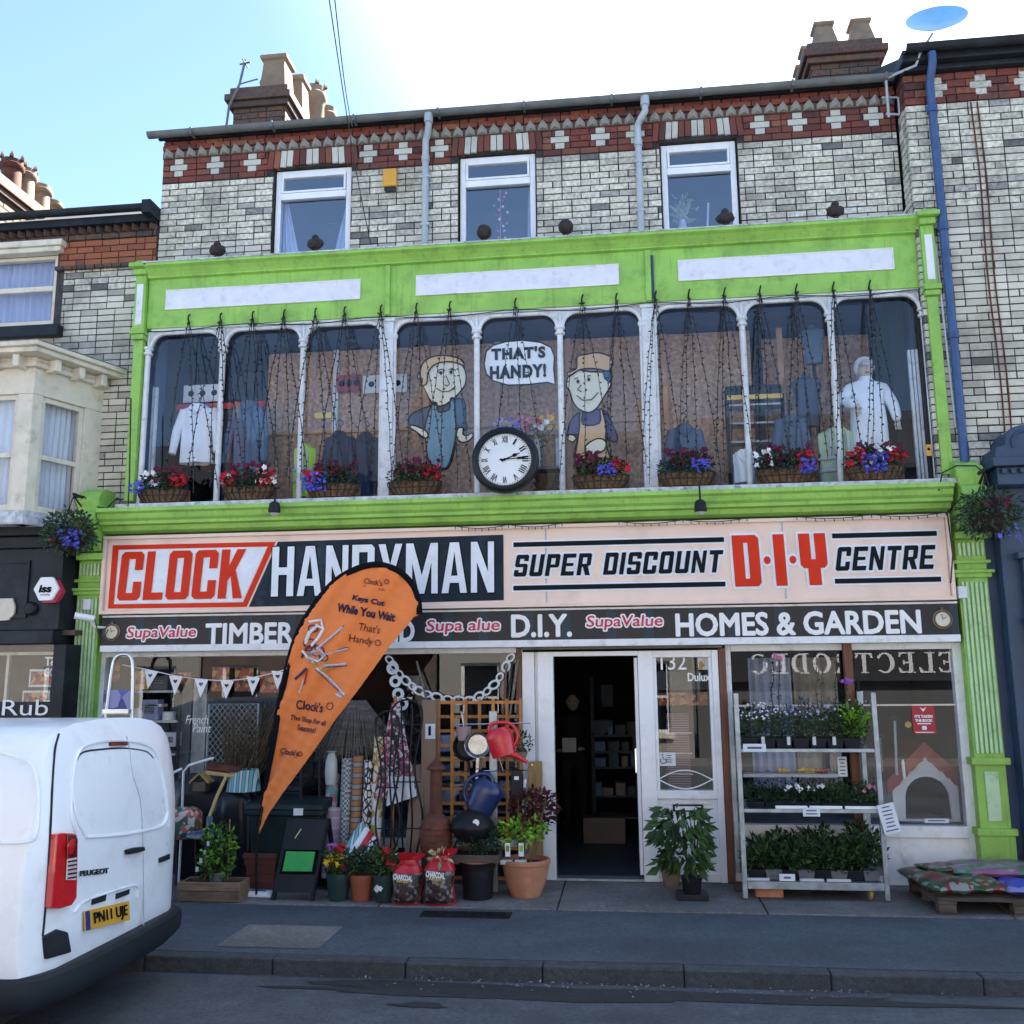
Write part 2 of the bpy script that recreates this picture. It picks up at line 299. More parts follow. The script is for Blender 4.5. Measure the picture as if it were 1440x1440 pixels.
pattern('cloth_floral','blotch',(.03,.03,.035),(.60,.55,.56),(.42,.05,.13),38)
pattern('cloth_shade','stripe',(.12,.36,.36),(.04,.07,.14),(.45,.58,.60),6)
pattern('cloth_magenta','blotch',(.50,.08,.45),(.30,.10,.50),(.62,.30,.60),60)
pattern('cloth_marble','blotch',(.62,.62,.60),(.45,.28,.05),(.70,.70,.68),18)
pattern('bag_print','blotch',(.015,.012,.014),(.05,.03,.03),(.20,.17,.16),34)
pattern('bag_red','blotch',(.48,.012,.02),(.42,.01,.02),(.55,.03,.04),14,.3)
pattern('compost_green','blotch',(.015,.07,.025),(.20,.02,.025),(.22,.25,.22),22,.35)
pattern('compost_pink','blotch',(.26,.10,.19),(.08,.18,.09),(.22,.22,.25),17,.35)
pattern('compost_blue','blotch',(.04,.05,.34),(.05,.06,.42),(.20,.20,.45),6,.35)
pattern('compost_purple','blotch',(.20,.13,.40),(.34,.28,.50),(.16,.25,.12),8,.35)
pattern('poster_food','blotch',(.35,.06,.03),(.52,.26,.06),(.05,.02,.02),22)
pattern('fascia_art','stripe',(.004,.006,.010),(.006,.022,.040),(.010,.008,.010),.4)
pattern('tin_stack','band',(.16,.18,.20),(.30,.34,.38),(.05,.06,.08),9)
pattern('rope_stack','band',(.10,.03,.04),(.34,.06,.08),(.22,.20,.26),14)
pattern('floral_pillow','blotch',(.50,.10,.08),(.55,.45,.40),(.04,.10,.06),26)
pattern('pack_blue','blotch',(.10,.12,.40),(.30,.30,.52),(.05,.06,.22),12)
# ------------------------------------------------------------------ mesh helpers
ORG={}
def origin(o): return ORG.get(o.name,Vector((0,0,0)))
def tag(o,label=None,cat=None,group=None,kind=None):
    if label: o['label']=label
    if cat: o['category']=cat
    if group: o['group']=group
    if kind: o['kind']=kind
    return o
def thing(name,loc,label,cat,group=None,rz=0,kind=None):
    o=bpy.data.objects.new(name,None); COL.objects.link(o); o.location=loc; o.rotation_euler.z=rz; o.empty_display_size=.1
    ORG[o.name]=Vector(loc); return tag(o,label,cat,group,kind)
class MB:
    def __init__(s): s.v=[]; s.f=[]
    def add(s,vs,fs):
        n=len(s.v); s.v += [tuple(v) for v in vs]; s.f += [tuple(i+n for i in f) for f in fs]; return s
    def box(s,x0,x1,y0,y1,z0,z1):
        return s.add([(x0,y0,z0),(x1,y0,z0),(x1,y1,z0),(x0,y1,z0),(x0,y0,z1),(x1,y0,z1),(x1,y1,z1),(x0,y1,z1)],
                     [(3,2,1,0),(4,5,6,7),(0,1,5,4),(1,2,6,5),(2,3,7,6),(3,0,4,7)])
    def obox(s,a,b,wx,wz,upv=(0,0,1)):   # bar from a to b, rectangular section
        a,b=Vector(a),Vector(b); d=(b-a).normalized(); u=Vector(upv)
        if abs(d.dot(u)) > .98: u=Vector((0,1,0))
        r=d.cross(u).normalized()*wx/2; q=r.cross(d).normalized()*wz/2
        return s.add([a-r-q,a+r-q,a+r+q,a-r+q,b-r-q,b+r-q,b+r+q,b-r+q],[(0,1,2,3),(7,6,5,4),(0,4,5,1),(1,5,6,2),(2,6,7,3),(3,7,4,0)])
    def tube(s,pts,r,n=8,cap=True,r1=None):
        pts=[Vector(p) for p in pts]; k=len(pts); vs=[]; fs=[]
        prev=None
        for i,p in enumerate(pts):
            d=(pts[min(i+1,k-1)] - pts[max(i-1,0)])
            if d.length < 1e-9: d=Vector((0,0,1))
            d.normalize()
            if prev is None: u=d.orthogonal().normalized()
            else:
                u=prev - d*prev.dot(d)
                u=u.normalized() if u.length > 1e-6 else d.orthogonal().normalized()
            prev=u; v=d.cross(u); rr=r if r1 is None else r + (r1-r)*i/(k-1)
            if isinstance(r,(list,tuple)): rr=r[i]
            for j in range(n):
                a=2*math.pi*j/n; vs.append(p + (u*math.cos(a)+v*math.sin(a))*rr)
        for i in range(k-1):
            for j in range(n): fs.append((i*n+j,i*n+(j+1) % n,(i+1)*n+(j+1) % n,(i+1)*n+j))
        if cap: fs.append(tuple(range(n-1,-1,-1))); fs.append(tuple((k-1)*n+j for j in range(n)))
        return s.add(vs,fs)
    def lathe(s,prof,c,n=20,axis='z',sx=1,sy=1,cap=True):
        vs=[]; fs=[]; k=len(prof)
        for r,h in prof:
            for j in range(n):
                a=2*math.pi*j/n; x,y=r*math.cos(a)*sx,r*math.sin(a)*sy
                vs.append((c[0]+x,c[1]+y,c[2]+h) if axis == 'z' else (c[0]+x,c[1]+h,c[2]+y) if axis == 'y' else (c[0]+h,c[1]+x,c[2]+y))
        for i in range(k-1):
            for j in range(n): fs.append((i*n+j,i*n+(j+1) % n,(i+1)*n+(j+1) % n,(i+1)*n+j))
        if cap: fs.append(tuple(range(n-1,-1,-1))); fs.append(tuple((k-1)*n+j for j in range(n)))
        return s.add(vs,fs)
    def ball(s,c,rx,ry=None,rz=None,n=12,m=8,jit=0):
        ry=ry or rx; rz=rz or rx; vs=[(c[0],c[1],c[2]-rz)]; fs=[]
        for i in range(1,m):
            t=math.pi*i/m
            for j in range(n):
                a=2*math.pi*j/n; k=1+U(-jit,jit); vs.append((c[0]+rx*math.sin(t)*math.cos(a)*k,c[1]+ry*math.sin(t)*math.sin(a)*k,c[2]-rz*math.cos(t)*k))
        vs.append((c[0],c[1],c[2]+rz)); e=len(vs)-1
        for j in range(n): fs.append((0,1+(j+1) % n,1+j)); fs.append((e,e-n+j,e-n+(j+1) % n))
        for i in range(m-2):
            for j in range(n): a=1+i*n; fs.append((a+j,a+(j+1) % n,a+n+(j+1) % n,a+n+j))
        return s.add(vs,fs)
    def poly(s,outer,y0,y1,holes=(),ax='y'):   # outline in XZ, thickness along Y (y0 the front)
        loops=[list(outer)] + [list(h) for h in holes]
        flat=[p for l in loops for p in l]
        tri=tessellate_polygon([[Vector((p[0],p[1],0)) for p in l] for l in loops])
        def mk(p,d): return (p[0],d,p[1]) if ax == 'y' else (d,p[0],p[1]) if ax == 'x' else (p[0],p[1],d)
        n=len(flat); vs=[mk(p,y0) for p in flat] + [mk(p,y1) for p in flat]; fs=[]
        for a,b,c in tri: fs.append((a,b,c)); fs.append((c+n,b+n,a+n))
        o=0
        for l in loops:
            k=len(l)
            for i in range(k): fs.append((o+i,o+(i+1) % k,n+o+(i+1) % k,n+o+i))
            o += k
        return s.add(vs,fs)
    def grid(s,fn,nu,nv):
        vs=[fn(i/nu,j/nv) for j in range(nv+1) for i in range(nu+1)]
        return s.add(vs,[(j*(nu+1)+i,j*(nu+1)+i+1,(j+1)*(nu+1)+i+1,(j+1)*(nu+1)+i) for j in range(nv) for i in range(nu)])
    def leaf(s,p,d,nrm,L_,W_):
        p=Vector(p); d=Vector(d).normalized(); q=d.cross(Vector(nrm)); q=q.normalized() if q.length > 1e-5 else d.orthogonal()
        k=q.cross(d)*L_*.12
        return s.add([p,p+d*L_*.5+q*W_*.5+k,p+d*L_,p+d*L_*.5-q*W_*.5+k],[(0,1,2,3)])
    def foliage(s,c,r,n,L_=.04,W_=.02,droop=0,hollow=.0):
        for _ in range(n):
            while True:
                a=Vector((U(-1,1),U(-1,1),U(-1,1)))
                if hollow < a.length < 1: break
            p=Vector((c[0]+a.x*r[0],c[1]+a.y*r[1],c[2]+a.z*r[2]))
            d=Vector((a.x+U(-.8,.8),a.y+U(-.8,.8),a.z*.5+U(-.6,.8)-droop)); k=U(.6,1.3)
            s.leaf(p,d,(U(-1,1),U(-1,1),U(-1,1)+.4),L_*k,W_*k)
        return s
    def blooms(s,c,r,n,size=.02,pet=6):
        for _ in range(n):
            a=Vector((U(-1,1),U(-1,.3),U(-.7,1)))
            p=Vector((c[0]+a.x*r[0],c[1]+a.y*r[1],c[2]+a.z*r[2])); nrm=Vector((U(-.6,.6),U(-1,-.2),U(-.1,.9))).normalized()
            u=nrm.orthogonal().normalized(); v=nrm.cross(u); k=size*U(.7,1.3); vs=[p+nrm*k*.15]; m_=pet*2
            for j in range(m_):
                an=2*math.pi*j/m_; rr=k*(1 if j % 2 else .62); vs.append(p + (u*math.cos(an)+v*math.sin(an))*rr + nrm*U(-.1,.3)*k)
            s.add(vs,[(0,1+j,1+(j+1) % m_) for j in range(m_)])
        return s
    def build(s,name,mat,parent=None,label=None,cat=None,group=None,kind=None,smooth=False,bevel=0,rec=True,uv=False):
        me=bpy.data.meshes.new(name)
        if parent is not None: o0=origin(parent)
        else:
            xs=[v[0] for v in s.v]; ys=[v[1] for v in s.v]; zs=[v[2] for v in s.v]
            o0=Vector(((min(xs)+max(xs))/2,(min(ys)+max(ys))/2,min(zs)))
        me.from_pydata([(v[0]-o0.x,v[1]-o0.y,v[2]-o0.z) for v in s.v],[],s.f); me.update()
        if rec and len(s.f) < 60000:
            bm=bmesh.new(); bm.from_mesh(me); bmesh.ops.recalc_face_normals(bm,faces=bm.faces); bm.to_mesh(me); bm.free()
        o=bpy.data.objects.new(name,me); COL.objects.link(o); me.materials.append(MT[mat] if isinstance(mat,str) else mat)
        if parent is not None: o.parent=parent
        else: o.location=o0
        ORG[o.name]=Vector(o0)
        if smooth:
            for p in me.polygons: p.use_smooth=True
            try: me.set_sharp_from_angle(angle=math.radians(38))
            except Exception: pass
        if bevel:
            b=o.modifiers.new('bevel','BEVEL'); b.width=bevel; b.segments=2; b.limit_method='ANGLE'; b.angle_limit=math.radians(40)
        return tag(o,label,cat,group,kind)
def box(name,mat,x0,x1,y0,y1,z0,z1,parent=None,**k): return MB().box(x0,x1,y0,y1,z0,z1).build(name,mat,parent,**k)
def copy_tree(o,parent=None,loc=None,rz=None,label=None):
    c=o.copy(); COL.objects.link(c); c.parent=parent
    if loc is not None: c.location=loc
    if rz is not None: c.rotation_euler.z=rz
    if label: c['label']=label
    ORG[c.name]=Vector(loc) if loc is not None else origin(o)
    for ch in [x for x in COL.objects if x.parent == o]: copy_tree(ch,c)
    return c
def inst(me_obj,parent,loc,rot=(0,0,0),scale=(1,1,1),name=None):   # another part sharing the mesh of a first one
    c=bpy.data.objects.new(name or me_obj.name.split('.')[0],me_obj.data); COL.objects.link(c); c.parent=parent
    c.location=Vector(loc) - (origin(parent) if parent else Vector()); c.rotation_euler=rot; c.scale=scale; return c
# lettering ---------------------------------------------------------
FONT={}
def getfont(k):
    return None
def flat_from_curve(cu):
    o=bpy.data.objects.new('tmp',cu); COL.objects.link(o); dg=bpy.context.evaluated_depsgraph_get(); dg.update()
    me=bpy.data.meshes.new_from_object(o.evaluated_get(dg)); bpy.data.objects.remove(o); vs=[v.co.copy() for v in me.vertices]; fs=[tuple(p.vertices) for p in me.polygons]; bpy.data.meshes.remove(me); return vs,fs
def place_flat(vs,fs,name,mat,parent,cx,cz,W_,H_,Y,ang=0,shear=0,mirror=False,depth=.003,ref=None,face='-y',**k):
    rx0,rx1,rz0,rz1=ref
    out_v=[]
    for v in vs:
        x=(v.x-(rx0+rx1)/2)/(rx1-rx0)*W_; z=(v.y-(rz0+rz1)/2)/(rz1-rz0)*H_; x += shear*z
        if mirror: x=-x
        X=x*math.cos(ang)-z*math.sin(ang); Z=x*math.sin(ang)+z*math.cos(ang)
        dy=-depth if v.z > 0 else 0
        if face == '-y': out_v.append((cx+X,Y+dy,cz+Z))
        elif face == '+x': out_v.append((Y-dy,cx+X,cz+Z))
        else: out_v.append((cx-X,Y-dy,cz+Z))
    mb=MB(); mb.add(out_v,fs); return mb.build(name,mat,parent,**k)
def outline(v0,f0,halo,name,parent,cx,cz,W_,H_,Y,ang,shear,mirror,ref,r):
    fr=[f for f in f0 if len({v0[i].z > 0 for i in f}) == 1 and v0[f[0]].z > 0]; mb=MB()
    for k in range(12):
        a=k*math.pi/6; o=place_flat(v0,fr,'tmp',halo,parent,cx+r*math.cos(a),cz+r*math.sin(a),W_,H_,Y+.0035-.0002*k,ang,shear,mirror,ref=ref,depth=.0)
        mb.add([v.co.copy() for v in o.data.vertices],[tuple(p.vertices) for p in o.data.polygons]); bpy.data.objects.remove(o)
    o0=origin(parent); mb.v=[(v[0]+o0.x,v[1]+o0.y,v[2]+o0.z) for v in mb.v]; return mb.build(name+'_outline',halo,parent)
def text(s,mat,parent,cx,cz,W_,H_,Y,bold=.0,halo=None,halo_w=.02,ang=0,shear=0,name='lettering',face='-y',mirror=False,space=1.0,depth=.003,**k):
    def mk(off):
        cu=bpy.data.curves.new('t','FONT'); cu.body=s; cu.size=1; cu.offset=off; cu.extrude=.01; cu.resolution_u=3; cu.space_character=space; return flat_from_curve(cu)
    v0,f0=mk(bold); ref=(min(v.x for v in v0),max(v.x for v in v0),min(v.y for v in v0),max(v.y for v in v0))
    if halo: outline(v0,f0,halo,name,parent,cx,cz,W_,H_,Y,ang,shear,mirror,ref,halo_w*H_)
    return place_flat(v0,f0,name,mat,parent,cx,cz,W_,H_,Y,ang,shear,mirror,ref=ref,face=face,depth=depth,**k)
def glyph(ch,w=.52,s=.185,t=.15,c=.07):
    h=[]
    if ch == 'C': o=[(c,0),(w-c,0),(w,c),(w,.38),(w-s,.38),(w-s,t),(s,t),(s,1-t),(w-s,1-t),(w-s,.62),(w,.62),(w,1-c),(w-c,1),(c,1),(0,1-c),(0,c)]
    elif ch == 'O': o=[(c,0),(w-c,0),(w,c),(w,1-c),(w-c,1),(c,1),(0,1-c),(0,c)]; h=[[(s,t),(s,1-t),(w-s,1-t),(w-s,t)]]
    elif ch == 'L': o=[(0,0),(w*.85,0),(w*.85,t),(s,t),(s,1),(0,1)]; w=w*.85
    elif ch == 'K': o=[(0,0),(s,0),(s,.36),(s+.07,.46),(w-s*.95,0),(w+.03,0),(w*.66,.58),(w+.02,1),(w-s*.95,1),(s,.64),(s,1),(0,1)]; w=w+.03
    elif ch == 'H': o=[(0,0),(s,0),(s,.43),(w-s,.43),(w-s,0),(w,0),(w,1),(w-s,1),(w-s,.58),(s,.58),(s,1),(0,1)]
    elif ch == 'A': w=w*1.1; k=s*.95; o=[(0,0),(k,0),(k+.03,.2),(w-k-.03,.2),(w-k,0),(w,0),(w*.68,1),(w*.32,1)]; h=[[(k+.06,.34),(w-k-.06,.34),(w/2,.82)]]
    elif ch == 'N': o=[(0,0),(s*.85,0),(s*.85,.6),(w-s*.9,0),(w,0),(w,1),(w-s*.85,1),(w-s*.85,.4),(s*.9,1),(0,1)]
    elif ch == 'D': o=[(0,0),(w-c,0),(w,c),(w,1-c),(w-c,1),(0,1)]; h=[[(s,t),(s,1-t),(w-s,1-t),(w-s,t)]]
    elif ch == 'Y': w=w*1.05; o=[(w/2-s/2,0),(w/2+s/2,0),(w/2+s/2,.38),(w,1),(w-s,1),(w/2,.58),(s,1),(0,1),(w/2-s/2,.38)]
    elif ch == 'y': c2=c; q=s*.55; o=[(w/2-q,0),(w/2+q,0),(w/2+q,.33),(w-c2,.33),(w,.4),(w,1),(w-s,1),(w-s,.5),(s,.5),(s,1),(0,1),(0,.4),(c2,.33),(w/2-q,.33)]
    elif ch == 'M': w=w*1.4; k=s*.9; o=[(0,0),(k,0),(k,.62),(w/2-.06,0),(w/2+.06,0),(w-k,.62),(w-k,0),(w,0),(w,1),(w-k*1.15,1),(w/2,.36),(k*1.15,1),(0,1)]
    elif ch == 'I': w=s; o=[(0,0),(s,0),(s,1),(0,1)]
    elif ch == '.': w=s*.62; r=w/2; o=[(r+r*math.cos(a*math.pi/6),.5+r*math.sin(a*math.pi/6)) for a in range(12)]
    elif ch == 'S': o=[(c,0),(w-c,0),(w,c),(w,.5),(w-c,.58),(s,.58),(s,1-t),(w-s,1-t),(w-s,.7),(w,.7),(w,1-c),(w-c,1),(c,1),(0,1-c),(0,.5),(c,.43),(w-s,.43),(w-s,t),(s,t),(s,.3),(0,.3),(0,c)]
    elif ch == 'U': o=[(c,0),(w-c,0),(w,c),(w,1),(w-s,1),(w-s,t),(s,t),(s,1),(0,1),(0,c)]
    elif ch == 'P': o=[(0,0),(s,0),(s,.38),(w-c,.38),(w,.45),(w,1-c),(w-c,1),(0,1)]; h=[[(s,.52),(s,1-t),(w-s,1-t),(w-s,.52)]]
    elif ch == 'E': o=[(0,0),(w,0),(w,t),(s,t),(s,.43),(w*.88,.43),(w*.88,.57),(s,.57),(s,1-t),(w,1-t),(w,1),(0,1)]
    elif ch == 'R': o=[(0,0),(s,0),(s,.38),(w*.42,.38),(w-s,0),(w+.03,0),(w*.80,.4),(w,.47),(w,1-c),(w-c,1),(0,1)]; h=[[(s,.52),(s,1-t),(w-s,1-t),(w-s,.52)]]
    elif ch == 'T': o=[(w/2-s/2,0),(w/2+s/2,0),(w/2+s/2,1-t),(w,1-t),(w,1),(0,1),(0,1-t),(w/2-s/2,1-t)]
    else: return None,[],w*.6
    return o,h,w
def block(word_,mat,parent,cx,cz,W_,H_,Y,gap=.09,shear=0,halo=None,halo_w=.03,name='lettering',depth=.006,**gk):
    def mk(off):
        cu=bpy.data.curves.new('g','CURVE'); cu.dimensions='2D'; cu.fill_mode='BOTH'; cu.extrude=.01; cu.offset=off; x=0
        for ch in word_:
            o,h,w_=glyph(ch,**gk)
            if o:
                for lp in [o]+h:
                    sp=cu.splines.new('POLY'); sp.points.add(len(lp)-1); sp.use_cyclic_u=True
                    for q,p in zip(sp.points,lp): q.co=(p[0]+x,p[1],0,1)
            x += w_+gap
        return flat_from_curve(cu)
    v0,f0=mk(0); ref=(min(v.x for v in v0),max(v.x for v in v0),0,1)
    if halo: outline(v0,f0,halo,name,parent,cx,cz,W_,H_,Y,0,shear,False,ref,halo_w*H_)
    return place_flat(v0,f0,name,mat,parent,cx,cz,W_,H_,Y,0,shear,ref=ref,depth=depth)
# brickwork ---------------------------------------------------------
def brick_mesh():
    m_=MB().box(-.5,.5,-.5,.5,-.5,.5); me=bpy.data.meshes.new('brick'); bm=bmesh.new()
    me.from_pydata(m_.v,[],m_.f); bm.from_mesh(me); bmesh.ops.recalc_face_normals(bm,faces=bm.faces); bm.to_mesh(me); bm.free(); return me
BRK={}
def lay(parent,specs,limit,mat,stuffname='brickwork'):
    """specs: list of (cx, cy, cz, sx, sy, sz, rot) - the first `limit` are parts, the rest one joined part"""
    o0=origin(parent)
    if mat not in BRK: BRK[mat]=brick_mesh(); BRK[mat].materials.append(MT[mat])
    for q in specs[:limit]:
        o=bpy.data.objects.new('brick',BRK[mat]); COL.objects.link(o); o.parent=parent
        o.location=(q[0]-o0.x,q[1]-o0.y,q[2]-o0.z); o.scale=q[3:6]; o.rotation_euler=q[6] if len(q) > 6 else (0,0,0)
    if len(specs) > limit:
        mb=MB()
        for q in specs[limit:]: mb.box(q[0]-q[3]/2,q[0]+q[3]/2,q[1]-q[4]/2,q[1]+q[4]/2,q[2]-q[5]/2,q[2]+q[5]/2)
        mb.build(stuffname,mat,parent,kind='stuff')
BW,BH,GAP=.200,.0735,.0130
def courses(x0,x1,z0,z1,Y,holes=(),axis='x',bw=BW,bh=BH,d=.05,proud=1):
    """running bond with random headers; returns brick specs for a wall whose front face lies at Y"""
    n=max(1,round((z1-z0)/bh)); h=(z1-z0)/n; res=[]
    for i in range(n):
        z=z0+(i+.5)*h; cuts=[(a,b) for a,b,c,e in holes if c < z+h*.2 and e > z-h*.2]
        segs=[(x0,x1)]
        for a,b in cuts:
            segs=[t for s_ in segs for t in ((s_[0],min(s_[1],a)),(max(s_[0],b),s_[1])) if t[1]-t[0] > .02]
        x=x0 - (bw/2 if i % 2 else 0)
        while x < x1:
            wv=bw
            if rnd() < .14: wv=bw/2
            for a,b in segs:
                p,q=max(x,a),min(x+wv,b)
                if q-p > .03:
                    yj=U(-.0035,.0035)*proud
                    wd=q-p-GAP*U(.7,1.2); hh=h-GAP*U(.8,1.25)
                    if axis == 'x': res.append(((p+q)/2,Y+d/2+yj,z,wd,d,hh))
                    else: res.append((Y+d/2+yj,(p+q)/2,z,d,wd,hh))
            x += wv
    return res
def wallbox(mb,x0,x1,z0,z1,y0,y1,holes=()):   # plain wall with rectangular openings
    if not holes: return mb.box(x0,x1,y0,y1,z0,z1)
    zs=sorted({z0,z1,*[max(z0,min(z1,h[2])) for h in holes],*[max(z0,min(z1,h[3])) for h in holes]})
    for a,b in zip(zs,zs[1:]):
        mid=(a+b)/2; x=x0
        for h in sorted(h for h in holes if h[2] < mid < h[3]):
            if h[0] > x: mb.box(x,h[0],y0,y1,a,b)
            x=max(x,h[1])
        if x < x1: mb.box(x,x1,y0,y1,a,b)
    return mb
# ================================================================== GROUND
def sheet(name,mat,x0,x1,y0,y1,z,parent=None,th=.0,**k):
    mb=MB()
    if th: mb.box(x0,x1,y0,y1,z-th,z)
    else: mb.add([(x0,y0,z),(x1,y0,z),(x1,y1,z),(x0,y1,z)],[(0,1,2,3)])
    return mb.build(name,mat,parent,**k)
KY=-2.60; FY=-1.10      # kerb face, back edge of the asphalt path
sheet('ground','earth',-900,900,-900,900,-.05,kind='structure')
sheet('road','asphalt_road',-60,60,-11.6,KY,.03,kind='structure')
sheet('pavement','asphalt_path',-60,60,KY+.13,FY,.135,th=.13,kind='structure')
sheet('far_pavement','concrete',-60,60,-13.6,-11.6,.13,th=.15,kind='structure')
fc=thing('forecourt',(0,-.5,0),None,None,kind='structure')
xs=[-12,-9.3,-7.4,-5.6,-3.9,-2.1,-.62,1.05,2.9,4.6,6.5,8.5,12]
for a,b in zip(xs,xs[1:]): box('slab','concrete',a+.006,b-.006,FY+.006,.02,.0,.145,fc,bevel=.006)
box('joint_bed','soil',-12,12,FY,.02,-.01,.128,fc)
# service cover repair in the path
q0=gr(265,1316,.135); q1=gr(345,1345,.135)
sheet('pavement_patch','concrete',-2.95,-2.2,-2.35,-1.75,.139,kind='structure')
kb=thing('kerb',(0,KY,0),None,None,kind='structure')
k0=MB().box(-.455,.455,0,.125,-.05,.138).build('kerbstone','kerb_stone',None,bevel=.012)
k0.parent=kb; k0.location=(-9.3,0,-.0+.0)
for v in k0.data.vertices: v.co.y -= 0
k0.location=(-9.3,0.0625,-.05); ORG[k0.name]=Vector((0,0,0))
for i in range(1,22):
    c=k0.copy(); COL.objects.link(c); c.parent=kb; c.location=(-9.3+i*.915,.0625+U(-.004,.004),-.05+U(-.004,.003)); c.rotation_euler.z=U(-.004,.004)
# wet gutter staining and fallen leaves
def blob(cx,cy,rx,ry,z,mat,name,seed=0,n=40):
    random.seed(seed); pts=[]
    ph=[U(0,6) for _ in range(5)]
    for i in range(n):
        a=2*math.pi*i/n; k=1+.18*math.sin(3*a+ph[0])+.12*math.sin(5*a+ph[1])+.09*math.sin(9*a+ph[2])+.05*math.sin(17*a+ph[3]); pts.append((cx+rx*k*math.cos(a),cy+ry*k*math.sin(a)))
    o=MB().add([(p[0],p[1],z) for p in pts],[tuple(range(n))]).build(name,mat,kind='structure'); random.seed(seed+100); return o
blob(-.35,-2.80,2.1,.13,.034,'wet_patch','gutter_stain',3)
gx,gy=gr(590,1414,.03); blob(gx,gy,.16,.05,.034,'wet_patch','oil_stain',5)
mb=MB()
for i in range(150):
    x=U(-2.6,2.4)*U(.6,1); y=KY-abs(random.gauss(0,.09))-.015; p=(x,y,.042)
    mb.leaf(p,(U(-1,1),U(-1,1),U(0,.3)),(U(-.4,.4),U(-.4,.4),1),U(.015,.035),U(.01,.02))
for i in range(120):
    p=(U(-4,3),U(-2.4,-1.2),.146); mb.leaf(p,(U(-1,1),U(-1,1),.1),(0,0,1),U(.008,.02),U(.006,.012))
mb.build('fallen_litter','litter',kind='stuff')
# drain cover in the pavement
dx,dy=gr(655,1287,.135)
dc=thing('drain_cover',(dx,dy,.136),'dark cast iron drain cover set in the asphalt pavement before the charcoal bags','drain cover')
mb=MB(); x0,x1,y0,y1=dx-.36,dx+.36,dy-.09,dy+.10
mb.box(x0,x1,y0,y0+.02,.130,.142); mb.box(x0,x1,y1-.02,y1,.130,.142); mb.box(x0,x0+.02,y0+.02,y1-.02,.130,.142); mb.box(x1-.02,x1,y0+.02,y1-.02,.130,.142)
mb.build('frame','black_metal',dc)
mb=MB(); mb.box(x0+.02,x1-.02,y0+.02,y1-.02,.128,.1385)
for i in range(11):
    for j in range(3): mb.box(x0+.04+i*.06,x0+.08+i*.06,y0+.03+j*.045,y0+.06+j*.045,.1385,.1425)
mb.build('lid','black_metal',dc)

# ================================================================== MAIN BUILDING
XL,XR=-5.04,2.91; YB=.15
bl=thing('shop_building',(-1,.5,.14),'three storey cream brick shop building with bright green painted frontage','building')
wins=[R(386,235,492,357,YB),R(645,218,755,342,YB),R(928,200,1043,325,YB)]
wins=[(-3.735,-2.85,6.42,7.585),(-1.66,-.815,6.42,7.585),(.50,1.30,6.42,7.565)]
wall=MB(); hol=[(a-.0,b+.0,c,d) for a,b,c,d in wins]
wallbox(wall,XL,XR,6.30,7.98,YB+.012,YB+.30,hol); wall.build('wall','mortar',bl)
sp=[]
bricks_hol=hol
main=courses(XL,XR,6.40,7.49,YB,bricks_hol)
arch=[(a-.07,b+.07,7.49,7.79) for a,b,c,d in wins]
cross=[]
for px in (252,303,355,518,567,618,787,844,893,1068,1121,1175,1228):
    py=225-(px-252)*.068; X,Z=at(px,py,YB); cross.append(X)
ch=.073; rz=7.497
red=[]; wht=[]
for i in range(4):
    z0=rz+i*ch; hl=[h for h in arch]
    cr=[]
    for X in cross:
        if i == 0: continue
        w_=.205 if i == 2 else .105
        cr.append((X-w_/2,X+w_/2,z0,z0+ch)); wht.append((X,YB+.025,z0+ch/2,w_-GAP*.6,.05,ch-GAP*.8))
    red += courses(XL,XR,z0,z0+ch,YB,hl+cr,bh=ch)
    if i in (0,3): pass
red += courses(XL,XR,7.875,7.945,YB-.03,(),bh=.07)
red += courses(XL,XR,7.945,8.0,YB-.01,(),bh=.055)
# side returns of wall down to fascia
nb=110
bigm=sorted(main,key=lambda q: -q[3])
lay(bl,main[:nb]+[],10**6,'brick_cream')
rest=main[nb:]
lay(bl,rest,0,'brick_cream','brickwork')
lay(bl,red[:60],10**6,'brick_red'); lay(bl,red[60:],0,'brick_red','red_brickwork')
for q in wht: pass
lay(bl,wht,10**6,'brick_white')
# soldier arches over the windows: pairs of white between red
for a,b,c,d in wins:
    n=14; wd=(b-a+.14)/n
    for i in range(n):
        x=a-.07+wd*(i+.5); t=(x-(a+b)/2)/((b-a)/2); lo=7.595+.0*t-.0+.03*(1-t*t) - .02
        white=i in (2,3,6,7,10,11)
        lay(bl,[(x,YB+.02,(lo+7.785)/2,wd-GAP*.7,.06,7.785-lo-.006,(0,-.10*t,0))],5,'brick_white' if white else 'brick_red')
# dog-tooth course
n=60; dx_=(XR-XL)/n; dt0=None
bm_d=MB(); k=dx_*.46
bm_d.add([(-k,0,-.046),(0,-k,-.040),(k,0,-.046),(-k,0,.002),(0,-k,.046),(k,0,.002)],[(0,1,4,3),(1,2,5,4),(3,4,5),(2,1,0),(0,3,5,2)])
for i in range(n):
    X=XL+dx_*(i+.5)
    if i == 0:
        mb=MB(); mb.v=list(bm_d.v); mb.f=list(bm_d.f); d0=mb.build('dogtooth_brick','dogtooth',None); d0.parent=bl
        d0.data.materials[0]=MT['dogtooth']; o_=origin(bl); base=ORG[d0.name]
    else:
        d0b=d0.copy(); COL.objects.link(d0b); d0b.parent=bl
    tgt=d0 if i == 0 else d0b
    tgt.location=(X-o_.x+0,YB-o_.y-k/2+.0,7.835-.036-o_.z); tgt.location.y=YB-o_.y - k/2 + .0
MB().box(XL,XR,YB-.008,YB+.012,7.788,7.875).build('dogtooth_bed','brick_soot',bl)
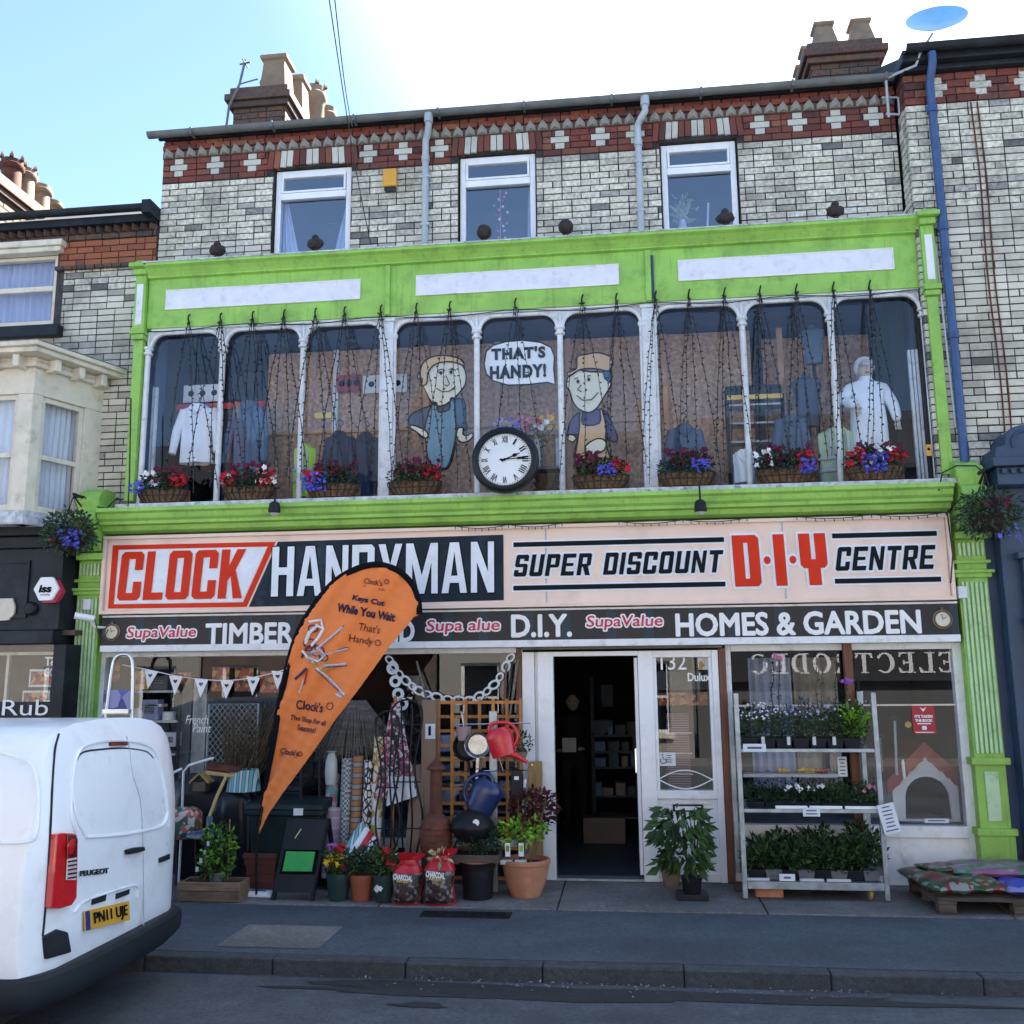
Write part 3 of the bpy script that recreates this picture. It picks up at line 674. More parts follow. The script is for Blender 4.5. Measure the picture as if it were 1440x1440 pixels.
# body behind, roof, sides
mb=MB(); mb.box(XL,XR,4.3,4.5,.15,7.9); mb.box(XL,XL+.15,.46,4.3,3.9,7.97); mb.box(XR-.15,XR,.46,4.3,3.9,7.97); mb.box(XL+.15,XR-.15,1.7,1.8,6.2,7.9)
mb.box(XL+.15,XR-.15,YB+.31,4.3,7.7,7.85)
mb.build('rear_wall','interior_dark',bl)
mb=MB(); mb.poly([(YB-.05,8.02),(4.2,10.2),(8.4,8.02)],XL,XR,ax='x'); mb.build('roof','slate',bl)
mb=MB(); mb.box(XL-.03,XR,YB-.078,YB-.045,7.99,8.10); mb.build('eaves_board','black_paint',bl)
gut=MB()
def gutter(mb,x0,x1,y,z,r=.055,n=24):
    # half round channel
    vs=[]; fs=[]
    m_=8
    for i,x in enumerate((x0,x1)):
        for rr in (r,r*.85):
            for j in range(m_+1):
                a=math.pi+math.pi*j/m_; vs.append((x,y+rr*math.cos(a),z+rr*math.sin(a)))
    k=m_+1
    for j in range(m_): fs.append((j,j+1,2*k+j+1,2*k+j)); fs.append((k+j+1,k+j,3*k+j,3*k+j+1))
    for e in (0,m_): fs.append((e,k+e,3*k+e,2*k+e))
    fs.append(tuple(list(range(k))+list(range(2*k-1,k-1,-1)))); fs.append(tuple(list(range(2*k,3*k))+list(range(4*k-1,3*k-1,-1))))
    mb.add(vs,fs)
gt=MB(); gutter(gt,XL-.12,XR-.03,YB-.135,8.035); g_=gt.build('gutter','gutter_grey',bl,smooth=True)
for i in range(9): x=XL+.4+i*.93; MB().box(x-.012,x+.012,YB-.196,YB-.079,7.973,8.045).build('gutter_bracket','gutter_grey',g_)
# downpipes
for px,py in ((602,250),(903,240)):
    X=at(px,py,YB-.06)[0]
    p=[(X+.02,YB-.15,7.99),(X+.02,YB-.15,7.93),(X+.02,YB-.15,7.86),(X-.0,YB-.10,7.80),(X-.03,YB-.06,7.74),(X-.03,YB-.06,7.5),(X-.03,YB-.06,6.43)]
    if px == 903: p[:4]=[(X+.05,YB-.15,7.99),(X+.05,YB-.15,7.90),(X+.05,YB-.15,7.84),(X+.0,YB-.11,7.78)]; 
    mb=MB().tube(p,.036,12); mb.tube([(X-.03,YB-.06,7.56),(X-.03,YB-.06,7.50)],.045,12); mb.tube([(p[0][0],YB-.15,8.0),(p[0][0],YB-.15,7.9)],.048,12)
    dp=mb.build('downpipe','grey_pipe',bl,smooth=True)
    for z in (7.3,6.75): MB().box(X-.03-.05,X-.03+.05,YB-.098,YB-.004,z,z+.025).build('pipe_clip','grey_pipe',dp)
# upper windows
def casement(parent,a,b,c,d,y,split=.737,name='window',fmat='upvc',glassm='glass_upper'):
    fw=.06; zt=c+(d-c)*split
    mb=MB(); mb.box(a,a+fw,y,y+.07,c,d); mb.box(b-fw,b,y,y+.07,c,d); mb.box(a+fw,b-fw,y,y+.07,d-fw,d); mb.box(a+fw,b-fw,y,y+.07,c,c+fw); mb.box(a+fw,b-fw,y-.006,y+.07,zt-.035,zt+.035)
    w_=mb.build(name,fmat,parent,bevel=.006)
    # opening top light with its own sash
    s=.024; x0,x1,z0,z1=a+fw+.004,b-fw-.004,zt+.039,d-fw-.004
    mb=MB(); mb.box(x0,x0+s,y-.012,y+.05,z0,z1); mb.box(x1-s,x1,y-.012,y+.05,z0,z1); mb.box(x0+s,x1-s,y-.012,y+.05,z0,z0+s); mb.box(x0+s,x1-s,y-.012,y+.05,z1-s,z1)
    mb.build('sash',fmat,w_,bevel=.005)
    MB().box(x0+s,x1-s,y+.02,y+.028,z0+s,z1-s).build('pane',glassm,w_)
    MB().box(a+fw,b-fw,y+.03,y+.038,c+fw,zt-.035).build('pane',glassm,w_)
    MB().box(a+fw-.0,b-fw,y-.016,y-.008,zt-.045,zt-.03).build('drip_bar',fmat,w_)
    return w_
for i,(a,b,c,d) in enumerate(wins):
    casement(bl,a+.012,b-.012,c,d-.012,YB+.06)
    mb=MB(); mb.box(a,b,YB+.5,YB+.52,c,d); 
    mb=MB(); mb.box(a-.15,a-.05,YB+.31,YB+1.5,c-.1,d+.1); mb.box(b+.05,b+.15,YB+.31,YB+1.5,c-.1,d+.1); mb.box(a-.05,b+.05,YB+1.5,YB+1.53,c-.1,d+.1)
    mb.build('room_lining','interior_blue',bl)
# curtains of window 1, ornament in 2, paper leaves in 3
def drape(parent,name,mat,pts_l,pts_r,z0,z1,y,folds=6,amp=.015):
    def fn(u,v):
        z=z0+(z1-z0)*v; l=pts_l[0]+(pts_l[1]-pts_l[0])*v; r=pts_r[0]+(pts_r[1]-pts_r[0])*v; x=l+(r-l)*u
        return (x,y+amp*math.sin(u*folds*2*math.pi)+.004*math.sin(v*9),z)
    return MB().grid(fn,folds*8,8).build(name,mat,parent,smooth=True,rec=False)
a,b,c,d=wins[0]
cu=thing('net_curtain',(a+.4,YB+.2,c),'pair of pale net curtains drawn aside in the leftmost top floor window','curtain')
drape(cu,'curtain_panel','curtain_pale',(a+.06,a+.06),(a+.30,a+.10),c,c+.88,YB+.2,3); drape(cu,'curtain_panel','curtain_pale',(b-.28,b-.09),(b-.06,b-.06),c,c+.88,YB+.2,3)
a,b,c,d=wins[1]
cu=thing('net_curtain',(b-.1,YB+.2,c),'narrow pale curtain at the right edge of the middle top floor window','curtain')
drape(cu,'curtain_panel','curtain_pale',(b-.13,b-.10),(b-.06,b-.06),c,c+.88,YB+.2,2)
om=thing('hanging_mobile',((a+b)/2,YB+.18,7.3),'string mobile of small coloured shells hanging in the middle top floor window','mobile')
for j,(cc,dx_) in enumerate((('bloom_pink',-.02),('bloom_white',.02),('bloom_red',.0))):
    mb=MB()
    for i in range(9): mb.ball(((a+b)/2+dx_+U(-.05,.05)*(1+i*.12)+.02,YB+.18+U(-.02,.02),7.22-i*.075-j*.02),.016,n=6,m=4)
    mb.build('shell',cc,om)
MB().tube([((a+b)/2+.01,YB+.18,7.34),((a+b)/2+.01,YB+.18,6.55)],.002,4).build('cord','cable_white',om)
a,b,c,d=wins[2]
pl=thing('window_plant',(a+.25,YB+.22,6.42),'pale feathery leaves in a vase behind the right-hand top floor window','plant')
mb=MB()
for i in range(16):
    an=math.radians(60+i*9.0); p0=Vector((a+.20+i*.012,YB+.22,6.78)); mb.leaf(p0,(math.cos(an)*1.2,U(-.3,.3),math.sin(an)),(0,1,0),U(.16,.30),.05)
mb.foliage((a+.22,YB+.22,6.9),(.14,.05,.14),40,.09,.03); mb.build('fronds','leaf_pale',pl); mb=MB().tube([(a+.46,YB+.22,6.42),(a+.50,YB+.22,6.95)],.012,6); mb.lathe([(.04,0),(.05,.12),(.03,.22)],(a+.22,YB+.22,6.55),12); mb.build('vase','curtain_pale',pl)
# ------------------------------------------------------------------ chimneys (stacks on the party walls)
def chimney(parent,x0,x1,y0,y1,z0,z1,mat='brick_soot',bw=.22):
    c=MB().box(x0+.01,x1-.01,y0+.01,y1-.01,z0,z1).build('chimney','mortar',parent)
    sp=courses(x0,x1,z0,z1,y0,bh=.085,bw=bw,d=.03) + courses(y0,y1,z0,z1,x1-.03,axis='y',bh=.085,bw=bw,d=.03) + courses(y0,y1,z0,z1,x0,axis='y',bh=.085,bw=bw,d=.03)
    mb=MB()
    for q in sp: mb.box(q[0]-q[3]/2,q[0]+q[3]/2,q[1]-q[4]/2,q[1]+q[4]/2,q[2]-q[5]/2,q[2]+q[5]/2)
    mb.build('brickwork',mat,c,kind='stuff')
    mb=MB(); mb.box(x0-.05,x1+.05,y0-.05,y1+.05,z1-.28,z1-.20); mb.box(x0-.09,x1+.09,y0-.09,y1+.09,z1-.20,z1-.11); mb.box(x0-.04,x1+.04,y0-.04,y1+.04,z1-.11,z1)
    mb.build('chimney_cap',mat,c,bevel=.012); return c
def pot_round(c,x,y,z,h=.5,r=.13,mat='clay_pot',crown=False):
    pr=[(r*1.05,0),(r*1.1,.05),(r*.92,.08),(r*.86,h*.7),(r*1.0,h*.74),(r*1.12,h*.8),(r*1.12,h*.86),(r*.9,h*.9),(r*.95,h),(r*.7,h),(r*.7,h*.6)]
    mb=MB().lathe(pr,(x,y,z),16)
    if crown:
        for j in range(6): a=j*math.pi/3; mb.lathe([(.035,0),(.03,.04),(.0,.10)],(x+r*.95*math.cos(a),y+r*.95*math.sin(a),z+h),4,cap=False)
    return mb.build('chimney_pot',mat,c,smooth=True)
def pot_square(c,x,y,z,h=.6,w=.26,mat='clay_pot',tap=.75):
    def ring(s,zz): return [(x-s,y-s,zz),(x+s,y-s,zz),(x+s,y+s,zz),(x-s,y+s,zz)]
    lv=[(w/2*1.05,0),(w/2,.04),(w/2*tap,h*.82),(w/2*tap*1.25,h*.86),(w/2*tap*1.3,h*.94),(w/2*tap*1.05,h),(w/2*tap*.7,h),(w/2*tap*.7,h*.6)]
    vs=[]; fs=[]
    for s,hh in lv: vs += ring(s,z+hh)
    for i in range(len(lv)-1):
        for j in range(4): fs.append((i*4+j,i*4+(j+1) % 4,(i+1)*4+(j+1) % 4,(i+1)*4+j))
    fs.append((3,2,1,0)); fs.append(tuple(range(len(vs)-4,len(vs))))
    return MB().add(vs,fs).build('chimney_pot',mat,c,bevel=.01)
CY=1.3
def Xz(px,py,Y): return at(px,py,Y)
x0,zb=Xz(325,172,CY); x1,zt=Xz(402,120,CY)
c1=chimney(bl,x0+.02,x1,CY,CY+1.9,zb-.9,zt)
xa=(x0+x1)/2
pot_square(c1,x1-.20,CY+.22,zt,.52,.34,tap=.82); pot_square(c1,x1-.14,CY+.75,zt,.60,.30,tap=.8)
pot_round(c1,x1-.06,CY+1.25,zt,.78,.16,crown=True); pot_round(c1,x1-.02,CY+1.7,zt,.75,.14); pot_round(c1,x0+.36,CY+.3,zt,.30,.11)
c1b=chimney(bl,x1+.05,x1+.40,CY+1.5,CY+2.2,zb-.6,zb+.22)
x0,zb=Xz(1142,112,CY+.3); x1,zt=Xz(1235,55,CY+.3)
c2=chimney(bl,x0,x1,CY+.3,CY+2.2,zb-1.0,zt,'brick_soot')
pot_square(c2,x0+.22,CY+.55,zt,.42,.32,tap=.62); pot_square(c2,x0+.66,CY+.55,zt,.42,.32,tap=.62)
for i in range(3): pot_square(c2,x0+.14,CY+1.0+i*.38,zt,.42,.28,tap=.7)
# aerial and wire on the left stack
an=thing('television_aerial',(-4.45,1.2,8.1),'thin bent aerial mast standing beside the left chimney stack','aerial')
P0=at(318,180,1.2); P1=at(322,150,1.2); P2=at(337,118,1.2); P3=at(345,84,1.2)
MB().tube([(P0[0],1.2,P0[1]-.5),(P0[0],1.2,P0[1]),(P1[0],1.2,P1[1]),(P2[0],1.2,P2[1]),(P3[0],1.2,P3[1])],.016,6).build('mast','gutter_grey',an)
mb=MB(); mb.tube([(P3[0]-.07,1.2,P3[1]-.06),(P3[0]+.07,1.2,P3[1]-.04)],.012,5); mb.tube([(P3[0],1.12,P3[1]-.05),(P3[0],1.28,P3[1]-.05)],.01,5)
A_,B_=at(338,118,1.2),at(352,112,1.2); mb.tube([(A_[0],1.2,A_[1]),(B_[0]+.1,1.2,B_[1])],.01,5); mb.build('crossbar','gutter_grey',an)

# ------------------------------------------------------------------ green upper fascia
YF=0.0
FZ0,FZ1=5.715,6.405
FX0,FX1=-5.02,2.975
b_=MB().box(FX0,FX1,YF-.03,YF+.12,FZ0,FZ1-.06).build('fascia','green_paint',bl,bevel=.004)
mb=MB(); prof=[(YF+.14,FZ1),(YF-.17,FZ1),(YF-.17,FZ1-.03),(YF-.13,FZ1-.05),(YF-.09,FZ1-.09),(YF-.07,FZ1-.115),(YF-.07,FZ1-.13),(YF-.031,FZ1-.14),(YF-.031,FZ1-.20),(YF+.12,FZ1-.20)]
# cornice profile swept along X
def sweep(mb,prof,x0,x1):
    n=len(prof); vs=[(x0,p[0],p[1]) for p in prof]+[(x1,p[0],p[1]) for p in prof]
    fs=[(i,(i+1) % n,n+(i+1) % n,n+i) for i in range(n)]; fs.append(tuple(range(n-1,-1,-1))); fs.append(tuple(range(n,2*n))); return mb.add(vs,fs)
sweep(mb,prof,FX0-.0,FX1); mb.build('cornice','green_paint',bl)
MB().box(FX0-.02,FX1+.02,YF-.175,YB+.005,FZ1+.002,FZ1+.016).build('lead_flashing','ledge_paint',bl)
for i in range(3): pass
for px in (545,912):
    X=at(px,400,YF-.05)[0]; mb=MB(); mb.box(X-.028,X+.028,YF-.06,YF-.031,FZ0+.004,FZ1-.141); mb.build('fascia_batten','green_paint',bl,bevel=.006)
X=at(918,400,YF-.05)[0]; MB().box(X-.01,X+.014,YF-.05,YF-.031,FZ0+.03,FZ1-.2).build('exposed_joint','navy_paint',bl)
for a in ((235,411,505,424,426),(586,393,869,408,420),(954,371,1256,382,400)): pass
for (xa,xb,ya,yb) in ((235,505,403,432),(586.5,869,384.5,414),(955,1256,361,391)):
    x0,x1,z0,z1=R(xa,ya,xb,yb,YF-.04)
    z0=5.925; z1=6.125
    p=MB().box(x0,x1,YF-.042,YF-.031,z0,z1).build('name_panel','blank_panel',bl)
    mb=MB(); t=.012; mb.box(x0-t,x1+t,YF-.048,YF-.031,z1,z1+t); mb.box(x0-t,x1+t,YF-.048,YF-.031,z0-t,z0); mb.box(x0-t,x0,YF-.048,YF-.031,z0,z1); mb.box(x1,x1+t,YF-.048,YF-.031,z0,z1); mb.build('panel_rim','white_paint',p)
# side pilasters of the upper frontage
for sgn,X in ((-1,FX0-.068),(1,FX1+.05)):
    x0,x1=X-.062,X+.062; YF=.06 if sgn < 0 else .0
    pl_=MB(); pl_.box(x0,x1,YF-.14,YF+.13,FZ0-.02,FZ1-.10)
    pl_.box(x0-.02,x1+.02,YF-.17,YF+.13,FZ0-.075,FZ0-.02); pl_.box(x0-.008,x1+.008,YF-.155,YF+.13,FZ0-.13,FZ0-.078)
    pl_.box(x0+.01,x1-.01,YF-.12,YF+.13,3.83,FZ0-.133)
    p=pl_.build('pilaster','green_paint',bl,bevel=.006)
    mb=MB(); mb.box(x0-.015,x1+.015,YF-.18,YF+.13,FZ1-.10,FZ1-.03); mb.box(x0-.045,x1+.045,YF-.23,YF+.13,FZ1-.03,FZ1+.02); mb.build('capital','green_paint',p,bevel=.012)
    MB().lathe([(.115,0),(.10,.025),(.06,.045),(.0,.055)],((x0+x1)/2,YF-.10,FZ1+.02),20,cap=False).build('dome_cap','green_paint',p,smooth=True)
    MB().box(X-.035,X+.035,YF-.148,YF-.1395,FZ0+.03,FZ1-.20).build('inset_panel','white_paint',p)
YF=0.0
# ------------------------------------------------------------------ first floor arcade window
ZS=3.765            # sill level
YW=YF+.02
colpx=[(203,600),(309.5,600),(424,597),(545,590),(671,585),(789.5,580),(915,575),(1049,565),(1174.5,560),(1308,560)]
cx=[at(px,py,YW)[0] for px,py in colpx]
ZT=FZ0-.0; ZC=5.50
wide={3,6}
aw=MB()
for i in range(9):
    hl,hr=(.075 if i in wide else .034),(.075 if i+1 in wide else .034)
    x0,x1=cx[i]+hl,cx[i+1]-hr; r=.15; zt=ZT-.055
    # spandrel plate: bay rectangle minus the round cornered light
    def arc(cx_,cz_,a0,a1,n=8): return [(cx_+r*math.cos(math.radians(a0+(a1-a0)*j/n)),cz_+r*math.sin(math.radians(a0+(a1-a0)*j/n))) for j in range(n+1)]
    aw.poly([(x0,ZC)]+list(reversed(arc(x0+r,zt-r,90,180)))[0:0]+[(x0,zt-r)]+list(reversed(arc(x0+r,zt-r,90,180)))+[(x0,zt),][:0]+[(x0+r,zt),(x0+r,ZT),(x0-hl,ZT),(x0-hl,ZC)],YW-.0,YW+.03)
    aw.poly([(x1-r,zt)]+list(reversed(arc(x1-r,zt-r,0,90)))+[(x1,ZC),(x1+hr,ZC),(x1+hr,ZT),(x1-r,ZT)],YW-.0,YW+.03)
    aw.box(x0+r,x1-r,YW-.0,YW+.03,zt,ZT)
aw.build('spandrel','column_paint',bl)
for i in range(9):
    hl,hr=(.075 if i in wide else .034),(.075 if i+1 in wide else .034)
    x0,x1=cx[i]+hl,cx[i+1]-hr; r=.15; zt=ZT-.055; y=YW-.012
    pts=[(x0-.008,y,ZC)]+[(x0+r+(r+.008)*math.cos(math.radians(a)),y,zt-r+(r+.008)*math.sin(math.radians(a))) for a in range(180,89,-10)]+[(x1-r+(r+.008)*math.cos(math.radians(a)),y,zt-r+(r+.008)*math.sin(math.radians(a))) for a in range(90,-1,-10)]+[(x1+.008,y,ZC)]
    MB().tube(pts,.02,8).build('arch_moulding','column_paint',bl,smooth=True)
    MB().box(x0-.02,x1+.02,YW+.045,YW+.051,ZS+.002,ZT-.02).build('display_pane','glass_front',bl)
MB().box(FX0+.05,FX1-.04,YW-.035,YW-.001,ZT-.022,ZT-.002).build('top_bead','column_paint',bl)
for i,X in enumerate(cx):
    y=YW-.012
    if i in wide:
        mb=MB(); mb.box(X-.06,X+.06,YW-.045,YW+.04,ZS,ZT-.06); mb.box(X-.075,X+.075,YW-.06,YW+.04,ZT-.06,ZT-.024)
        p=mb.build('mullion','column_paint',bl,bevel=.006)
        mb=MB()
        for s in (-1,1): mb.tube([(X+s*.072,y,ZS),(X+s*.072,y,ZC)],.017,10); mb.lathe([(.02,0),(.03,.02),(.03,.045),(.02,.06)],(X+s*.072,y,ZC-.03),12)
        mb.build('shaft','column_paint',p,smooth=True)
    else:
        mb=MB(); mb.tube([(X,y,ZS),(X,y,ZC)],.031,14); p=mb.build('column','column_paint',bl,smooth=True)
        MB().lathe([(.033,0),(.052,.012),(.052,.03),(.036,.045),(.036,.06),(.055,.07),(.055,.09),(.034,.10)],(X,y,ZC-.08),16).build('capital','column_paint',p,smooth=True)
        MB().lathe([(.05,0),(.05,.03),(.036,.05)],(X,y,ZS),14).build('base','column_paint',p,smooth=True)
        MB().tube([(X,y,ZC+.02),(X,y-.0,ZC+.10),(X,y,ZT-.03)],.014,6).build('bracket_rib','column_paint',p)
# first floor room
mb=MB(); mb.box(FX0,FX1,YF+.10,1.75,3.60,3.72); mb.build('display_floor','interior_grey',bl)
mb=MB(); mb.box(FX0,FX1,YF+.13,1.75,5.80,5.88); mb.box(FX0-.02,FX0,YF+.1,1.75,3.72,5.8); mb.box(FX1,FX1+.02,YF+.1,1.75,3.72,5.8); mb.box(FX0,FX1,1.75,1.8,3.6,5.88); mb.build('display_lining','interior_blue',bl)
# ------------------------------------------------------------------ sill, main cornice, soffit
CX0,CX1=-5.42,3.10
mb=MB(); mb.box(FX0-.10,FX1+.12,-.26,.08,3.715,ZS); mb.build('sill','ledge_paint',bl,bevel=.008)
prof=[(.05,3.713),(-.33,3.713),(-.33,3.675),(-.30,3.655),(-.285,3.61),(-.255,3.585),(-.255,3.555),(-.20,3.545),(-.185,3.50),(-.125,3.478),(.05,3.478)]
mb=MB(); sweep(mb,prof,CX0+.14,CX1-.10); mb.build('cornice','green_paint',bl)
# consoles at both ends
for sgn,X in ((-1,CX0+.02),(1,CX1+.06)):
    sil=[(.05,3.28),(.05,3.95),(-.14,3.95),(-.24,3.90),(-.30,3.80),(-.28,3.70),(-.36,3.66),(-.38,3.56),(-.32,3.49),(-.22,3.42),(-.16,3.30)]
    p=MB().poly(sil,X-.11,X+.11,ax='x').build('console','green_paint',bl,bevel=.015)
    MB().lathe([(.0,-.125),(.09,-.12),(.09,.12),(.0,.125)],(X,-.20,3.80),18,axis='x',cap=False).build('scroll','green_paint',p,smooth=True)
    MB().box(X-.14,X+.14,-.20,.05,3.21,3.28).build('console_base','green_paint',p,bevel=.01)
# shop front pilasters: fluted shaft, panelled pedestal
for sgn,X in ((-1,-5.43),(1,3.165)):
    w_=.13 if sgn > 0 else .125
    mb=MB(); mb.box(X-w_,X+w_,-.10,.05,.15,3.21); p=mb.build('shop_pilaster','green_paint',bl,bevel=.005)
    n=6; fl=None; wf=(2*w_-.02)/n
    for i in range(n):
        x=X-w_+.01+wf*(i+.5); m1=MB(); m1.box(x-wf*.27,x+wf*.27,-.118,-.1003,1.30,2.82); m1.box(x-wf*.27,x+wf*.27,-.118,-.1003,3.06,3.18); m1.build('flute','leaf_never' if False else 'flute_pale',p) if 'flute_pale' in MT else None
    for z0,z1,e in ((2.86,2.90,.03),(2.90,2.93,.05),(2.99,3.02,.03),(1.20,1.26,.035),(.60,.66,.04),(.15,.60,.02)):
        MB().box(X-w_-e,X+w_+e,-.10-e,.045,z0,z1).build('moulding','green_paint',p,bevel=.006)
    MB().box(X-w_*.45,X+w_*.45,-.112,-.1003,.72,1.14).build('pedestal_panel','flute_pale',p,bevel=.004)
# ================================================================== SHOP SIGNS
YS=-.14
def mid(x0,x1,y0,y1,Y=None):
    X0,X1,Z0,Z1=R(x0,y0,x1,y1,YS if Y is None else Y); return (X0+X1)/2,(Z0+Z1)/2,X1-X0,Z1-Z0
sg=thing('shop_sign',(-1.15,YS,2.655),'long pale pink sign board lettered CLOCK HANDYMAN SUPER DISCOUNT D·I·Y CENTRE','sign')
SX0,SX1,SZ0,SZ1=-5.27,2.985,2.655,3.45
MB().box(SX0+.04,SX1-.04,YS+.0,.04,SZ0+.02,SZ1-.02).build('panel','sign_pink',sg)
mb=MB(); t=.035
mb.box(SX0,SX1,YS-.035,.04,SZ1-t,SZ1); mb.box(SX0,SX1,YS-.035,.04,SZ0,SZ0+t); mb.box(SX0,SX0+t,YS-.035,.04,SZ0+t,SZ1-t); mb.box(SX1-t,SX1,YS-.035,.04,SZ0+t,SZ1-t)
mb.build('frame','sign_pink',sg,bevel=.005)
def flatpoly(pts,mat,dy,name,parent,Y=None,hole=None,depth=.003):
    Y=YS if Y is None else Y
    q=[at(px,py,Y) for px,py in pts]; h=[[at(px,py,Y) for px,py in hole]] if hole else []
    return MB().poly(q,Y-dy-depth,Y-dy,h).build(name,mat,parent)
flatpoly([(159,767),(388,762),(347,853.5),(152,856)],'sign_red',.002,'red_border',sg,hole=[(167,773),(377,768.5),(342,847),(160,850)])
flatpoly([(168.5,774),(375.5,769.5),(341,846),(161.5,849)],'sign_white',.002,'white_field',sg)
flatpoly([(391,762),(708,752),(708.5,844),(350,853.5)],'sign_slate',.002,'slate_field',sg)
x,z,w_,h_=mid(169,344,774.5,843)
block('CLOCK','sign_red',sg,x,z,w_,h_,YS-.009,gap=.075,shear=.06,name='lettering',s=.19,w=.54)
x,z,w_,h_=mid(383,695,765.5,836)
block('HANDYMAN','sign_white',sg,x,z,w_,h_,YS-.009,gap=.09,shear=.0,s=.16,halo='sign_black',halo_w=.025)
x,z,w_,h_=mid(723,1020,777,808)
block('SUPER DISCOUNT','sign_black',sg,x-.01,z,w_-.04,h_,YS-.006,gap=.15,shear=.17,s=.22,w=.66,t=.19,halo='sign_white',halo_w=.10)
x,z,w_,h_=mid(1031,1163,751.5,824)
block('D.I.y','sign_red',sg,x,z,w_,h_,YS-.009,gap=.085,shear=-.03,s=.25,w=.60,halo='sign_white',halo_w=.05)
x,z,w_,h_=mid(1174,1316,768,801.5)
block('CENTRE','sign_black',sg,x,z,w_-.03,h_,YS-.006,gap=.15,shear=.17,s=.22,w=.68,t=.19,halo='sign_white',halo_w=.10)
for a in ((722,1018,767.5,757.5,7.5),(722,1020,827.5,821,7.5),(1170,1317,754.5,749.5,7),(1174,1323,818,814,7)):
    q=[(a[0],a[2]-a[4]/2),(a[1],a[3]-a[4]/2),(a[1],a[3]+a[4]/2),(a[0],a[2]+a[4]/2)]; e=2.6
    zz=(at(a[0],a[2],YS)[1]+at(a[1],a[3],YS)[1])/2; X0=at(a[0],a[2],YS)[0]; X1=at(a[1],a[3],YS)[0]
    MB().box(X0-.015,X1+.015,YS-.004,YS-.001,zz-.038,zz+.038).build('rule_outline','sign_white',sg); MB().box(X0,X1,YS-.008,YS-.005,zz-.023,zz+.023).build('rule','sign_black',sg)
for px in (768,1103):
    X=at(px,800,YS)[0]; MB().box(X-.008,X+.008,YS-.003,YS-.0005,SZ0+.04,SZ1-.04).build('panel_joint','grey_pipe',sg)
# lower fascia strip
fs_=thing('fascia_sign',(-1.15,YS+.03,2.33),'dark fascia strip lettered TIMBER, D.I.Y. and HOMES & GARDEN in white','sign')
FS0,FS1,FZa,FZb=-5.25,3.0,2.325,2.645; YL=YS+.02
MB().box(FS0,FS1,YL,.05,FZa+.02,FZb).build('panel','fascia_art',fs_)
mb=MB(); mb.box(FS0,FS1,YL-.02,.05,FZa-.045,FZa+.02); mb.box(FS0,FS1,YL-.012,YL,FZb-.02,FZb); mb.build('frame','white_paint',fs_,bevel=.004)
def strip(s,x0,x1,ya,yb,mat='letter_white',halo='letter_white',bold=.0,hw=.045,shear=0):
    x,z,w_,h_=mid(x0,x1,ya,yb,YL); text(s,mat,fs_,x,z,w_,h_,YL-.006,bold=bold,halo=halo,halo_w=hw,shear=shear)
strip('TIMBER',290,412,877,905); strip('AND',518,582,874,902); strip('D.I.Y.',720,803,865,895); strip('HOMES & GARDEN',951,1294,861,892)
for x0,x1,ya,yb in ((179,276,881,901),(600,703,871,892),(825,932,865,886)):
    strip('Supa alue' if x0 == 600 else 'SupaValue',x0,x1,ya,yb,'crimson','letter_white',.015,.10,.12)
for px,py in ((158,889),(1325,871)):
    X,Z=at(px,py,YL); e=MB().lathe([(.085,-.012),(.085,0)],(X,YL-.001,Z),24,axis='y').build('emblem','gold',fs_)
    MB().lathe([(.062,-.018),(.062,-.013)],(X,YL-.001,Z),24,axis='y').build('emblem_face','pale_stone',e)
    mb=MB(); mb.obox((X,YL-.021,Z),(X+.03,YL-.021,Z+.02),.006,.004); mb.obox((X,YL-.021,Z),(X-.01,YL-.021,Z+.045),.006,.004)
    mb.tube([(X+.075*math.cos(a*math.pi/12),YL-.017,Z+.075*math.sin(a*math.pi/12)) for a in range(25)],.006,5); mb.box(X-.012,X+.012,YL-.018,YL-.004,Z+.085,Z+.11); mb.build('emblem_detail','mug_brown',e)
# beam behind the signs
box('sign_backing','black_paint',FX0-.25,FX1+.02,.045,.16,2.28,3.478,bl)
# ================================================================== SHOP FRONT
YG=.03
dz=2.28
def X_(px,py,Y=YG): return at(px,py,Y)[0]
wl0,wl1=X_(142,1000),X_(735,1000)     # left display window
d0_,d1_=X_(780.5,1070),X_(901,1070)   # door opening
s0_,s1_=X_(921,1020),X_(1004,1020)    # side light
r0_,r1_=X_(1022,1040),X_(1350,1040)
sf=MB(); 
# white posts and frames of the left window
sf.box(wl0-.06,wl0+.03,YG-.03,YG+.06,.15,dz); sf.box(wl0+.03,wl1,YG-.03,YG+.06,2.23,dz); sf.box(wl0+.03,wl1,YG-.05,YG+.06,.42,.50); sf.build('window_frame','white_paint',bl,bevel=.005)
MB().box(wl0+.03,wl1-.06,YG-.02,YG+.04,.15,.418).build('stall_riser','black_paint',bl)
xm=X_(440,1000)
MB().box(wl0+.03,xm-.02,YG+.01,YG+.018,.50,2.23).build('display_pane','glass',bl); MB().box(xm+.02,wl1-.06,YG+.01,YG+.018,.50,2.23).build('display_pane','glass',bl)
MB().box(xm-.02,xm+.02,YG-.02,YG+.05,.50,2.23).build('glazing_bar','black_paint',bl)
MB().box(wl1-.055,wl1-.005,YG-.04,YG+.06,.15,dz-.002).build('door_post','brown_post',bl,bevel=.004)
# porch beam
MB().box(wl1-.0,s1_+.10,YG-.09,YG+.05,2.255,2.325).build('porch_beam','weathered_beam',bl,bevel=.006)
